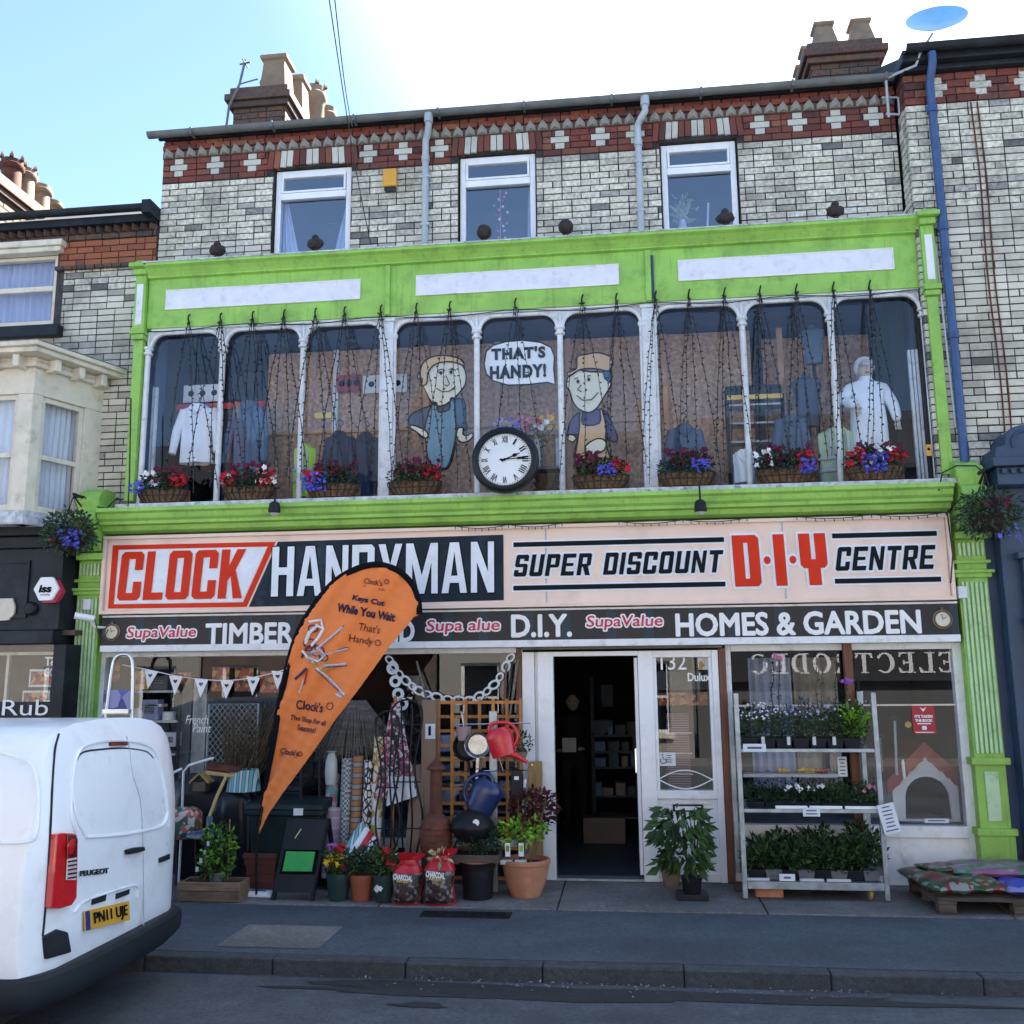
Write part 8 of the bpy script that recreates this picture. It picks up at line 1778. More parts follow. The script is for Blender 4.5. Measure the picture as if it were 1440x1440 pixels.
# step ladder in front of the left window
Yl=-.35; t=thing('step_ladder',(wx(165,Yl,1150),Yl,G0),'aluminium step ladder with rounded top rail behind the van','ladder')
top_=smooth_line([P(*p,Yl) for p in ((112,1260),(138,1100),(150,1000),(157,945),(163,925),(176,920),(185,926),(187,945),(186,1000),(184,1100),(182,1260))],4); MB().tube(top_,.018,10).build('rail','aluminium',t,smooth=True)
for k,(py,a,b) in enumerate(((1000,150,186),(1060,143,185),(1120,135,184),(1180,127,183))):
    A_,B_=P(a,py,Yl+.03),P(b,py,Yl+.03); MB().box(A_.x,B_.x,Yl-.05,Yl+.07,A_.z-.02,A_.z+.02).build('tread','aluminium',t)
A_,B_=P(147,975,Yl+.02),P(186,1005,Yl+.02); MB().box(A_.x,B_.x,Yl+.0,Yl+.01,B_.z,A_.z+.03).build('blue_label','pack_blue',t); MB().box(A_.x,B_.x,Yl-.004,Yl-.001,B_.z,B_.z+.03).build('white_label','paper_white',t)
# interior shelving with stock
t=thing('window_shelves',(wx(215,.5,1050),.5,.46),'dark shelving with boxes and tins in the left end of the window','shelves'); X0,X1=wx(180,.45,1050),wx(252,.45,1050)
for py in (972,1014,1060): z=wz(py,.45,215); MB().box(X0,X1,.40,.75,z-.015,z+.01).build('shelf','galvanised',t)
for x in (X0,X1): MB().box(x-.015,x+.015,.40,.43,.46,wz(925,.45,215)).build('upright','black_metal',t)
stock=[(188,208,944,970,'yellow_box','amber yellow packet on the top window shelf','carton'),(212,236,950,970,'interior_grey','grey printed carton on the top window shelf','carton'),(200,222,984,1012,'curtain','grey blue framed case on the middle window shelf','carton'),(206,228,990,994,'letter_white','white lipped tray on the middle window shelf','tray'),(182,198,996,1012,'reflective_tape','round pale tin at the left of the middle shelf','tin'),(226,243,1001,1013,'letter_white','white tub on the right of the middle shelf','tin'),(228,248,1030,1050,'curtain_pale','pale blue bottle carton below the shelves','carton'),(190,222,1030,1056,'leaf_dusty','green grey carton on the bottom window shelf','carton')]
for (a,b,c_,d_,mt,lab,cat) in stock:
    x0,x1,z0,z1=R(a,c_,b,d_,.45); t=thing(cat,((x0+x1)/2,.5,z0),lab,cat)
    if cat == 'tin': r_=(x1-x0)/2; MB().lathe([(r_,0),(r_,z1-z0-.01),(r_*.95,z1-z0)],((x0+x1)/2,.5,z0),18).build('body',mt,t,smooth=True); MB().tube([((x0+x1)/2-r_,.5-r_*.3,z1-.01),((x0+x1)/2,.5-r_,z1-.05),((x0+x1)/2+r_,.5-r_*.3,z1-.01)],.003,4).build('handle','black_metal',t)
    else: MB().box(x0,x1,.44,.58,z0,z1).build('box',mt,t,bevel=.004); MB().box(x0+(x1-x0)*.2,x1-(x1-x0)*.2,.434,.439,z0+(z1-z0)*.3,z1-(z1-z0)*.3).build('print','poster_food' if mt == 'yellow_box' else 'tin_stack',t)
# amber food pictures seen along the top, French paint panel, diamond mesh
for a,b,c_,d_,lab in ((152,168,930,958,'amber lit picture at the far left of the window head'),(240,268,946,962,'amber food picture behind the second pennant'),(298,322,938,972,'amber food picture behind the third pennant'),(330,356,940,972,'amber food picture behind the fourth pennant'),(366,392,944,974,'amber food picture behind the sixth pennant')):
    x0,x1,z0,z1=R(a,c_,b,d_,.20); t=thing('picture_card',(x0,.2,z0),lab,'picture','amber picture cards in the window'); MB().box(x0,x1,.2,.206,z0,z1).build('card','poster_food',t)
t=thing('paint_display',(wx(275,.6,1000),.6,.46),'tall grey panels of a paint display in the left window','display'); 
for a,b in ((252,268),(271,290)): x0,x1,z0,z1=R(a,955,b,1055,.6); MB().box(x0,x1,.6,.63,.46,z1).build('panel','interior_grey' if a == 252 else 'galvanised',t)
t=thing('wire_mesh_screen',(wx(322,.15,1040),.15,.46),'diamond wire mesh screen standing behind the twigs','screen'); x0,x1,z0,z1=R(292,990,362,1080,.15)
mb=MB(); n_=9
for k in range(-n_,n_+1):
    for s_ in (1,-1):
        # clipped diagonals
        w_=x1-x0; h_=z1-z0; off=k*w_/n_*1.0
        p0=(x0+off if s_ > 0 else x1-off); p1=p0+s_*w_*1.0
        A_=Vector((p0,.15,z0)); B_=Vector((p1,.15,z0+h_)); lo=max(0,min(1,((x0-p0)/(p1-p0)))) if s_ > 0 else max(0,min(1,(x1-p0)/(p1-p0))); hi=max(0,min(1,(x1-p0)/(p1-p0))) if s_ > 0 else max(0,min(1,(x0-p0)/(p1-p0)))
        if hi-lo > .02: mb.tube([A_.lerp(B_,lo),A_.lerp(B_,hi)],.003,4)
mb.build('mesh','galvanised',t,kind='stuff'); mb=MB(); mb.tube([(x0,.15,.46),(x0,.15,z1),(x1,.15,z1),(x1,.15,.46)],.010,6); mb.build('frame','galvanised',t)
# paper chain garland
t=thing('paper_chain',tuple(P(640,960,.0)),'white cut paper chain looped across the middle window','garland'); ch_p=smooth_line([P(*p,-.01) for p in ((548,928),(562,948),(580,965),(600,976),(630,983),(660,984),(685,972),(703,952),(718,925))],2)
for i,p in enumerate(ch_p):
    nxt=ch_p[min(i+1,len(ch_p)-1)]; a0=math.atan2((nxt-p).z,(nxt-p).x) if i < len(ch_p)-1 else 1.2; k=.046+.010*(i % 2); a0 += U(-.3,.3); mb=MB()
    ol=[(p.x+k*1.25*math.cos(s_)*math.cos(a0)-k*.8*math.sin(s_)*math.sin(a0),p.z+k*1.05*math.cos(s_)*math.sin(a0)+k*.8*math.sin(s_)*math.cos(a0)) for s_ in [2*math.pi*j/12 for j in range(12)]]; il=[(p.x+.58*(q_[0]-p.x),p.z+.58*(q_[1]-p.z)) for q_ in ol]; yy=-.014+.004*(i % 2); mb.poly(ol,yy-.002,yy,[list(reversed(il))]); mb.build('link','paper_white',t)
for i,(px,py) in enumerate(((552,940),(556,958),(560,976),(566,990))):
    p=P(px,py,-.03); k=.06; ol=[(p.x+k*math.cos(s_),p.z+k*math.sin(s_)) for s_ in [2*math.pi*j/12 for j in range(12)]]; il=[(p.x+.45*(q_[0]-p.x),p.z+.45*(q_[1]-p.z)) for q_ in ol]; MB().poly(ol,-.034,-.032,[list(reversed(il))]).build('link','paper_white',t)
# stock behind the trellis
random.seed(31)
k=0
for px,py,mt in ((625,1045,'curtain'),(648,1050,'tin_stack'),(700,1050,'tin_stack'),(628,1085,'shirt_blue'),(655,1100,'tin_stack'),(722,1070,'tin_stack'),(630,1120,'curtain'),(712,1110,'curtain'),(655,1125,'tin_stack')):
    x,z=at(px,py,.4); t=thing('paint_tin',(x,.45,z-.08),'blue grey paint tin on the shelves behind the orange trellis','tin','tins behind the trellis'); MB().lathe([(.075,0),(.078,.005),(.078,.15),(.07,.155)],(x,.45,z-.08),16).build('body',mt,t,smooth=True)
for py in (1062,1100,1138): x0,x1,z0,z1=R(612,py,735,py+3,.4); MB().box(x0,x1,.36,.62,z0-.01,z0+.01).build('window_shelf','galvanised',bl)
# --- inside the doorway: counter, shelves and stock
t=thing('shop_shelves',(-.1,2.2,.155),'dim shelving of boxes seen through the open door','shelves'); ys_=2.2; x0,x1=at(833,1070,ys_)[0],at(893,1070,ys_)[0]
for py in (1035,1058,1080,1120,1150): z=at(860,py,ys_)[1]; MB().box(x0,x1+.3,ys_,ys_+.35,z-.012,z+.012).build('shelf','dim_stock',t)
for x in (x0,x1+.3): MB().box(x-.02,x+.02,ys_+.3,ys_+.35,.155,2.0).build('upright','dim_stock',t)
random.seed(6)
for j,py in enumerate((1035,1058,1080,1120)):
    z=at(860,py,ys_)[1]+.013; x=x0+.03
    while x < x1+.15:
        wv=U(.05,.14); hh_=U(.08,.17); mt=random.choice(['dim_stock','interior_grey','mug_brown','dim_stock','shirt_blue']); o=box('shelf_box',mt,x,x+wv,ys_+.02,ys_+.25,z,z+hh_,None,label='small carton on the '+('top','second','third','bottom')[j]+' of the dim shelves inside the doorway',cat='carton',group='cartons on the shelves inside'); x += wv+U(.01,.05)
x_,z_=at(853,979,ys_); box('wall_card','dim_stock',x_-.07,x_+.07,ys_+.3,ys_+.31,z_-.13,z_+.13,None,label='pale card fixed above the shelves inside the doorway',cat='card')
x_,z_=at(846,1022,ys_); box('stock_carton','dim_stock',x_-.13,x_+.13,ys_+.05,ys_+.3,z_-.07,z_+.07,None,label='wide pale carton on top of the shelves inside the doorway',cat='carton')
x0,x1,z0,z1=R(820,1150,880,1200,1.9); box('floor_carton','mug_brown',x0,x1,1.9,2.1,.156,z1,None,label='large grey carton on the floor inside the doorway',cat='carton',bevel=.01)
# standing person just visible in the dark
hx0,hz0=at(806,1030,3.1); zf=.156; H=1.62; xx=hx0; yy=3.1
t=thing('person',(xx,yy,zf),'dim person in dark clothes standing inside the doorway holding something white','person')
def q(dx,dz,dy=0): return (xx+dx,yy+dy,zf+dz)
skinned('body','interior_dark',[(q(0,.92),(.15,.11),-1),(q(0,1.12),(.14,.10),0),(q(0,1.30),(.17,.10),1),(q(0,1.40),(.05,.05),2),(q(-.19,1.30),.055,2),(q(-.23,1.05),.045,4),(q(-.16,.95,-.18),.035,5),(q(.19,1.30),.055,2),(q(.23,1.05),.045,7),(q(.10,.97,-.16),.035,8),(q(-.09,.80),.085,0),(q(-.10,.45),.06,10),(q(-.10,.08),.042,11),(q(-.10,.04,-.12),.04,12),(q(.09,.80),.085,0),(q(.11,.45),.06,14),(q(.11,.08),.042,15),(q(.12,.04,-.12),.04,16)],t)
MB().ball(q(0,1.53),.075,.09,.11,16,12).build('head','mannequin_skin',t,smooth=True); MB().ball(q(0,1.56,.02),.083,.09,.10,14,10).build('hair','mug_brown',t,smooth=True)
mb=MB(); mb.ball(q(0,1.515,-.09),.012,.02,.02,8,6); mb.build('nose','mannequin_skin',t)
for s_ in (-1,1): MB().ball(q(s_*.028,1.54,-.082),.010,.006,.007,8,6).build('eye','ink',t); MB().ball(q(s_*.076,1.53,0),.012,.02,.03,8,6).build('ear','mannequin_skin',t)
MB().box(xx-.025,xx+.025,yy-.086,yy-.080,zf+1.475,zf+1.483).build('mouth','kennel_roof',t)
for c in (Vector(q(-.16,.95,-.18)),Vector(q(.10,.97,-.16))):
    mb=MB(); mb.ball(c+Vector((0,-.03,0)),.03,.035,.016,10,8)
    for f_ in range(4): mb.tube([c+Vector(((f_-1.5)*.014,-.05,0)),c+Vector(((f_-1.5)*.015,-.085-.005*(f_ in (1,2)),-.004)),c+Vector(((f_-1.5)*.015,-.10,-.02))],.007,6)
    mb.tube([c+Vector((.026,-.02,0)),c+Vector((.045,-.05,-.005)),c+Vector((.04,-.07,-.01))],.008,6); mb.build('hand','mannequin_skin',t,smooth=True)
x_,z_=xx-.03,zf+.99; box('paper_bundle','paper_white',xx-.12,xx+.05,yy-.30,yy-.27,zf+.93,zf+1.10,None,label='white paper held by the dim person in the doorway',cat='paper')
# stock behind the side light
x0,x1,z0,z1=R(938,1003,970,1090,.6); t=thing('rope_rack',(x0,.6,.2),'rack of red and grey corded reels behind the side window','rack'); MB().box(x0,x1,.6,.75,.2,z1).build('reels','rope_stack',t)
for k in range(6): z=.45+k*(z1-.45)/6; MB().box(x0-.02,x1+.02,.57,.60,z,z+.012).build('bar','galvanised',t)
x0,x1,z0,z1=R(962,976,996,980,.5); x0,x1,z0,z1=R(925,974,995,992,.5); t=thing('display_strip',(x0,.5,z0),'red and orange header strip behind the side window','strip'); MB().box(x0,x1,.5,.51,z0,z1).build('strip','poster_food',t)
x0,x1,z0,z1=R(924,944,1000,970,.5); MB().box(x0,x1,.51,.52,z0,z1).build('panel','interior_grey',t)
# ================================================================== PLANT TROLLEY
YT=-.62
t=thing('plant_trolley',(1.55,YT,G0),'tall galvanised shelf trolley of potted plants in front of the right window','trolley')
xa,xb=at(1041,1110,YT)[0],at(1237,1110,YT)[0]; zt=at(1040,975,YT)[1]; D=.50
for x in (xa,xb):
    for y in (YT,YT+D):
        mb=MB(); z0=G0+.01 if y == YT else G0+.12; mb.box(x-.02,x+.02,y-.02,y+.02,z0,zt); mb.build('post','galvanised',t,bevel=.004)
SH=[at(1140,py,YT)[1] for py in (1053,1138,1240)]
for i,z in enumerate(SH):
    mb=MB(); mb.box(xa+.022,xb-.022,YT-.01,YT+D,z-.022,z-.004); mb.box(xa+.022,xb-.022,YT-.02,YT-.0102,z-.028,z+.002 if i < 2 else z+.0)
    if i == 2: mb.box(xa+.022,xb-.022,YT-.025,YT-.0202,z-.06,z-.0)
    mb.build('shelf','galvanised',t,bevel=.003)
for x,y in ((xb-.12,YT+.06),(xa+.15,YT+.4),(xb-.12,YT+.42)): MB().lathe([(.04,-.016),(.05,-.01),(.05,.01),(.04,.016)],(x,y,G0+.05),18,axis='x').build('castor','yellow_wheel',t); MB().box(x-.025,x+.025,y-.02,y+.03,G0+.07,SH[2]-.03).build('castor_fork','galvanised',t)
zm_=at(1100,1091,YT+.1)[1]
for (a,b,c_,w_,h_) in ((1045,1075,1055,.2,.055),): pass
def card(px0,px1,py0,py1,Y,lab,mat='paper_white',lines=3,ang=0,name='price_card'):
    X0,X1,Z0,Z1=R(px0,py0,px1,py1,Y); t=thing(name,((X0+X1)/2,Y,Z0),lab,'card'); c,s_=math.cos(ang),math.sin(ang); cx_,cz_=(X0+X1)/2,(Z0+Z1)/2
    q=[(cx_+x*c-z*s_,cz_+x*s_+z*c) for x,z in ((X0-cx_,Z0-cz_),(X1-cx_,Z0-cz_),(X1-cx_,Z1-cz_),(X0-cx_,Z1-cz_))]; MB().poly(q,Y-.004,Y).build('sheet',mat,t)
    mb=MB(); h=(Z1-Z0)
    for k in range(lines):
        zz_=Z1-cz_-h*(k+.8)/(lines+.6); w_=(X1-X0)*U(.22,.38); A_=(cx_-w_*c-zz_*s_,cz_-w_*s_+zz_*c); B_=(cx_+w_*c-zz_*s_,cz_+w_*s_+zz_*c); mb.obox((A_[0],Y-.006,A_[1]),(B_[0],Y-.006,B_[1]),.002,h*.28/lines)
    mb.build('handwriting','shirt_blue',t,kind='stuff'); return t
card(1045,1077,1046,1057,YT-.03,'white card clipped to the left end of the top shelf',lines=1); card(1129,1153,1136,1148,YT-.03,'white price card on the middle of the second shelf',lines=2); card(1096,1118,1229,1239,YT-.035,'white label on the bottom shelf',lines=1); card(1238,1262,1130,1172,YT-.05,'long white price list hanging at the right end of the trolley',lines=7,ang=.22); card(1178,1191,1064,1092,YT+.3,'upright white card standing behind the second shelf',lines=5)
# plants: one thing per pot
def shelfplant(px,zs,Y,h,w_,mats,lab,bl_=None,pm='black_plastic',grp=None,n_=150,L_=.05,W_=.018,ph=.085):
    x=at(px,1110,Y)[0]; t=thing('potted_plant',(x,Y,zs),lab,'plant',grp); s_=w_*.42; MB().add([(x-s_*.8,Y-s_*.8,zs+.002),(x+s_*.8,Y-s_*.8,zs+.002),(x+s_*.8,Y+s_*.8,zs+.002),(x-s_*.8,Y+s_*.8,zs+.002),(x-s_,Y-s_,zs+ph),(x+s_,Y-s_,zs+ph),(x+s_,Y+s_,zs+ph),(x-s_,Y+s_,zs+ph)],[(3,2,1,0),(4,5,6,7),(0,1,5,4),(1,2,6,5),(2,3,7,6),(3,0,4,7)]).build('pot',pm,t,bevel=.003)
    for i,m_ in enumerate(mats): MB().foliage((x,Y,zs+ph+h*.45),(w_*.62,w_*.62,h*.55),int(n_/(1+i*.6)),L_,W_,-.25).build('foliage',m_,t)
    if bl_:
        for cc,n2,sz in bl_: MB().blooms((x,Y-.02,zs+ph+h*.85),(w_*.6,w_*.4,h*.22),n2,sz,4).build('blossoms',cc,t)
    return t
random.seed(14)
ordn=['first','second','third','fourth','fifth','sixth','seventh','eighth','ninth','tenth']
tops=[('bloom_white','bloom_lilac',16),('bloom_white','bloom_lilac',14),('bloom_lilac','bloom_white',10),('bloom_lilac','bloom_violet',10),('bloom_lilac','bloom_lilac',10),('bloom_lilac','bloom_white',5),('bloom_white','bloom_lilac',3)]
for r_,Y in ((0,YT+.10),(1,YT+.33)):
    for i in range(7):
        px=1057+i*24+(8 if r_ else 0); a,b,n2=tops[i]
        shelfplant(px,SH[0],Y,.25+U(-.03,.04)+(.05 if r_ else 0),.17,('leaf_dusty','leaf_green') if i < 5 else ('leaf_dark','leaf_green'),ordn[i]+' plant from the left in the '+('front' if not r_ else 'back')+' row of the top shelf',((a,int(n2*.7),.013),(b,n2//2,.011)),grp='plants on the top shelf',n_=170,L_=.04,W_=.012)
shelfplant(1206,SH[0],YT+.12,.26,.17,('leaf_bright','leaf_green'),'broad leaved plant in a purple pot at the right end of the top shelf',None,'cut_purple',n_=110,L_=.085,W_=.035)
for px in (1073,1109,1145,1173): c=P(px,1041,YT+.01); MB().box(c.x-.014,c.x+.014,c.y-.004,c.y,c.z-.04,c.z+.03).build('plant_label','reflective_tape',t)
# tall spires behind
for px,top_,mt,lab in ((1087,930,'leaf_dark','tall dark flower spire on the left of the top shelf'),(1097,925,'bloom_pink','tall spire with a pink flower at its tip'),(1150,942,'leaf_dry','first bare curling stem on the top shelf'),(1157,940,'leaf_dry','second bare curling stem on the top shelf'),(1176,915,'leaf_dark','tall leafy stem beside the brown post'),(1190,958,'bloom_violet','stem with a violet flower in front of the brown post')):
    t=thing('flower_spire',(at(px,1040,YT+.2)[0],YT+.2,SH[0]),lab,'flower'); A_,B_=P(px-3,1040,YT+.2),P(px,top_,YT+.2); pts=[A_.lerp(B_,k/8)+Vector((U(-.012,.012),0,0)) for k in range(9)]; MB().tube(pts,.004,5).build('stem','leaf_dark' if 'bloom' in mt or mt == 'leaf_dark' else mt,t)
    mb=MB()
    for k in range(46): p=A_.lerp(B_,U(.35,1)); mb.leaf(p,(U(-1,1),U(-1,1),U(-.3,.6)),(U(-1,1),U(-1,1),1),.028,.014)
    mb.build('leaves','leaf_dark' if 'leaf' not in mt else mt,t)
    if 'bloom' in mt: MB().blooms(B_,(.045,.03,.02),12,.022,5).build('blossoms',mt,t)
# second shelf: trays of low plants, white pansies in the middle
for i in range(7):
    bl_=(None,None,(('bloom_white',9,.020),),(('bloom_white',7,.020),('bloom_pink',2,.02)),None,None,(('bloom_pink',5,.022),))[i]
    shelfplant(1060+i*26,SH[1],YT+.10,.13,.18,('leaf_dark','leaf_green') if i > 3 else ('leaf_dark',),ordn[i]+' low plant from the left on the second shelf',bl_,grp='plants on the second shelf',n_=170,L_=.035,W_=.016,ph=.05); shelfplant(1064+i*26,SH[1],YT+.33,.16,.18,('leaf_dark',),ordn[i]+' low plant from the left at the back of the second shelf',None,grp='plants on the second shelf',n_=110,L_=.035,W_=.016,ph=.05)
for a,b in ((1090,1135),(1138,1184),(1188,1232)): X0,X1=at(a,1130,YT+.0)[0],at(b,1130,YT+.0)[0]; box('plant_tray','letter_white',X0,X1,YT-.012,YT+.012,SH[1]+.003,SH[1]+.028,None,label='white seedling tray edge '+{1090: 'left',1138: 'middle',1188: 'right'}[a]+' of the second shelf',cat='tray',bevel=.003)
t=thing('seed_tray_strip',(at(1110,1091,.35)[0],.35,.9),'long white tray with yellow flowers on the display shelf inside the glass','tray'); x0,x1,z0,z1=R(1045,1088,1178,1093,.30); MB().box(x0,x1,.28,.45,z0,z1).build('tray','letter_white',t,bevel=.004)
for px,mt in ((1103,'bloom_yellow'),(1130,'bloom_yellow'),(1142,'bloom_yellow'),(1155,'bloom_red')): MB().blooms(P(px,1084,.33),(.07,.03,.02),14,.02,5).build('blossoms',mt,t)
# bottom shelf: leafy herbs
hs=[.18,.23,.20,.24,.26,.17,.30,.27]
for i in range(8):
    for r_,Y in ((0,YT+.11),(1,YT+.34)): shelfplant(1058+i*22.5+(6 if r_ else 0),SH[2],Y,hs[i]+(.05 if r_ and i < 7 else 0),.17,('leaf_dark','leaf_green'),ordn[i]+' leafy herb pot from the left in the '+('front' if not r_ else 'back')+' row of the bottom shelf',None,'interior_grey' if i % 2 else 'black_plastic','herbs on the bottom shelf',n_=130,L_=.065,W_=.026)
for a,b,nm in ((1050,1082,'first'),(1124,1158,'second'),(1162,1196,'third')): X0,X1=at(a,1230,YT)[0],at(b,1230,YT)[0]; box('plant_tray','reflective_tape',X0,X1,YT-.012,YT+.01,SH[2]+.003,SH[2]+.025,None,label=nm+' pale tray edge on the bottom shelf',cat='tray',bevel=.003)
# bricks under the trolley
x,y=foot(1055,1254); box('loose_brick','brick_soot',x-.13,x+.10,y-.0,y+.10,G0,G0+.065,None,label='dark loose brick under the left foot of the trolley',cat='brick',bevel=.006)
x,y=foot(1080,1262); box('loose_brick','terracotta',x-.10,x+.13,y-.0,y+.10,G0,G0+.07,None,label='pinkish loose brick lying beside the dark one',cat='brick',bevel=.006)
# ================================================================== RIGHT WINDOW DISPLAY
yk=.45; x0,x1,z0,z1=R(1250,1046,1356,1158,yk); cxk=(x0+x1)/2; zf_=.635
t=thing('dog_kennel',(cxk,yk,zf_),'grey white kennel with red scalloped roof and arched opening in the right window','kennel'); wk=(x1-x0)/2; za=z1
arch_=[(cxk+.20*math.cos(math.radians(a)),za-.50+.20*math.sin(math.radians(a))) for a in range(0,181,15)]; hole=[(cxk+.21,zf_+.02)]+arch_+[(cxk-.21,zf_+.02)]
MB().poly([(cxk-wk*.92,zf_),(cxk+wk*.92,zf_),(cxk+wk*.92,za-.36),(cxk,za-.08),(cxk-wk*.92,za-.36)],yk,yk+.03,[hole]).build('front','kennel_grey',t)
MB().box(cxk-wk*.92,cxk-wk*.92+.02,yk+.031,yk+.6,zf_,za-.36).build('side','kennel_grey',t); MB().box(cxk+wk*.92-.02,cxk+wk*.92,yk+.031,yk+.6,zf_,za-.36).build('side','kennel_grey',t); MB().box(cxk-wk*.9,cxk+wk*.9,yk+.58,yk+.6,zf_,za-.36).build('back','interior_dark',t)
for s_ in (-1,1):
    up_=[(cxk,za),(cxk+s_*wk*1.08,za-.36)]; lo=[]
    for j in range(13): f_=1-j/12; lo.append((cxk+s_*wk*1.08*f_,za-.36*f_-.10-.03*abs(math.sin(j*math.pi/2.4))))
    MB().poly(up_+lo,yk-.03,yk-.002).build('roof_trim','kennel_roof',t); MB().add([(cxk,yk-.03,za),(cxk+s_*wk*1.08,yk-.03,za-.36),(cxk+s_*wk*1.08,yk+.62,za-.36),(cxk,yk+.62,za),(cxk,yk-.03,za+.02),(cxk+s_*wk*1.08,yk-.03,za-.34),(cxk+s_*wk*1.08,yk+.62,za-.34),(cxk,yk+.62,za+.02)],[(3,2,1,0),(4,5,6,7),(0,1,5,4),(1,2,6,5),(2,3,7,6),(3,0,4,7)]).build('roof','kennel_roof',t)
x0,x1,z0,z1=R(1283,991,1315,1032,YG+.0); t=thing('window_poster',(x0,YG,z0),'small red poster with white capital lettering in the right window','poster'); MB().box(x0,x1,YG+.0,YG+.006,z0,z1).build('sheet','paper_red',t)
xm_,h_=(x0+x1)/2,z1-z0
text("IT'S TAKEN",'letter_white',t,xm_,z0+h_*.60,(x1-x0)*.78,h_*.10,YG-.001,bold=.05); text('THE BOOK','letter_white',t,xm_,z0+h_*.46,(x1-x0)*.78,h_*.10,YG-.001,bold=.05); MB().box(x0+.04,x1-.04,YG-.003,YG-.001,z0+h_*.33,z0+h_*.37).build('rule','letter_white',t); MB().box(x0+.02,x1-.02,YG-.003,YG-.001,z0+h_*.04,z0+h_*.07).build('rule','letter_white',t); MB().poly([(xm_-.03,z0+h_*.92),(xm_,z0+h_*.85),(xm_+.03,z0+h_*.92),(xm_,z0+h_*.76)],YG-.003,YG-.001).build('arrow','letter_white',t); MB().box(xm_-.02,xm_+.02,YG-.003,YG-.001,z0+h_*.14,z0+h_*.27).build('patch','letter_white',t)
card(1300,1334,1151,1157,YG,'tiny white strip label at the foot of the right window',lines=1)
for px0,px1,mt,lab in ((1055,1115,'curtain','pale blue hanging curtain at the left of the right window'),(1118,1180,'kennel_grey','beige hanging sheet in the middle of the right window')):
    Y=.7; x0,x1=at(px0,1000,Y)[0],at(px1,1000,Y)[0]; t=thing('hanging_cloth',(x0,Y,.7),lab,'curtain'); drape(t,'cloth',mt if 'blue' in lab else 'opp_render',(x0,x0),(x1,x1),.9,at(1100,925,Y)[1],Y,5,.02)
for i,(px,top_,bot,mt,lab) in enumerate(((1258,1010,1090,'galvanised','long handled tool hanging beside the kennel'),(1237,1035,1085,'weathered_beam','brown handled tool hanging left of the kennel'),(1269,1065,1095,'letter_white','white handled tool nearest the kennel roof'),(1345,990,1070,'galvanised','thin cord hanging at the right edge of the window'))):
    Y=.3; A_,B_=P(px,top_,Y),P(px+3,bot,Y); t=thing('hanging_tool',tuple(B_),lab,'tool'); MB().tube([A_,B_],.014 if i < 3 else .004,8).build('handle',mt,t,smooth=True); mb=MB(); mb.obox(A_+Vector((-.04,0,-.01)),A_+Vector((.04,0,.01)),.03,.04); mb.build('head','black_metal',t)
c=P(1277,1019,.3); t=thing('yellow_tag',tuple(c),'small yellow tag hanging left of the red poster','tag'); MB().lathe([(.03,-.004),(.03,.0)],c,12,axis='y').build('disc','yellow_strip',t)
mb=MB(); t=thing('black_stick',(at(1208,1000,-.06)[0],-.06,.6),'thin dark rod standing beside the brown post','rod'); mb.tube([P(1208,925,-.08),P(1205,1060,-.08)],.008,6); mb.build('rod','black_metal',t); t=thing('grey_pole',(at(1215,1000,-.06)[0],-.06,.6),'short grey pole leaning behind the trolley','pole'); MB().tube([P(1211,972,-.08),P(1218,1240,-.15)],.016,8).build('pole','galvanised',t)
# ================================================================== PALLET WITH COMPOST BAGS
px0_,yfr=gr(1322,1287,G0); xs_=px0_; t=thing('wooden_pallet',(xs_+.6,yfr+.45,G0),'weathered timber pallet under bags of compost by the green pilaster','pallet'); PW,PD,PH=1.25,.82,.12
yfr += .02
for i in range(5): y=yfr+i*(PD-.1)/4; MB().box(xs_,xs_+PW,y,y+.1,G0+PH-.022,G0+PH).build('board','pallet_wood',t,bevel=.003)
for x in (xs_,xs_+PW/2-.07,xs_+PW-.14):
    MB().box(x,x+.14,yfr+.0,yfr+PD,G0+PH-.044,G0+PH-.0225).build('board','pallet_wood',t)
    MB().box(x,x+.14,yfr+.0,yfr+PD,G0+.001,G0+.018).build('board','pallet_wood',t)
    for y in (yfr,yfr+PD/2-.05,yfr+PD-.1): MB().box(x+.005,x+.135,y+.003,y+.097,G0+.0185,G0+PH-.0445).build('block','pallet_wood',t,bevel=.003)
def pillow(cx_,cy_,cz_,L_,W_,H_,mat,lab,rz,seed,tilt=0):
    random.seed(seed); ph=[U(0,6) for _ in range(5)]; t=thing('compost_bag',(cx_,cy_,cz_),lab,'bag','bags of compost on the pallet'); c,s_=math.cos(rz),math.sin(rz)
    def fn(u,v,side):
        x,y=(u-.5)*L_,(v-.5)*W_; e=max(0,(1-abs(2*u-1)**4)*(1-abs(2*v-1)**3))**.45; z=side*H_/2*e*(1+.12*math.sin(u*13+ph[0]+v*5)+.10*math.sin(v*17+ph[1]-u*7)); x *= 1+.02*math.sin(v*20+ph[2]); y *= 1+.03*math.sin(u*23+ph[3])
        return (cx_+x*c-y*s_,cy_+x*s_+y*c,cz_+H_/2+z+x*tilt)
    MB().grid(lambda u,v: fn(u,v,1),36,24).build('upper',mat,t,smooth=True,rec=False); MB().grid(lambda u,v: fn(u,v,-1),36,24).build('underside',mat,t,smooth=True,rec=False)
zp=G0+PH
pillow(xs_+.25,yfr+.44,zp-.005,.62,.80,.12,'compost_green','green and red printed compost bag at the near left of the pallet',.1,41); pillow(xs_+.85,yfr+.40,zp-.005,.60,.82,.12,'compost_blue','deep blue compost bag at the right of the pallet',-.05,42); pillow(xs_+.62,yfr+.55,zp+.085,.66,.50,.09,'compost_pink','pink and green compost bag lying on top',-.2,43,.03); pillow(xs_+.25,yfr+.60,zp+.10,.40,.30,.05,'compost_green','flat green bag tucked under the pink one',.3,44)
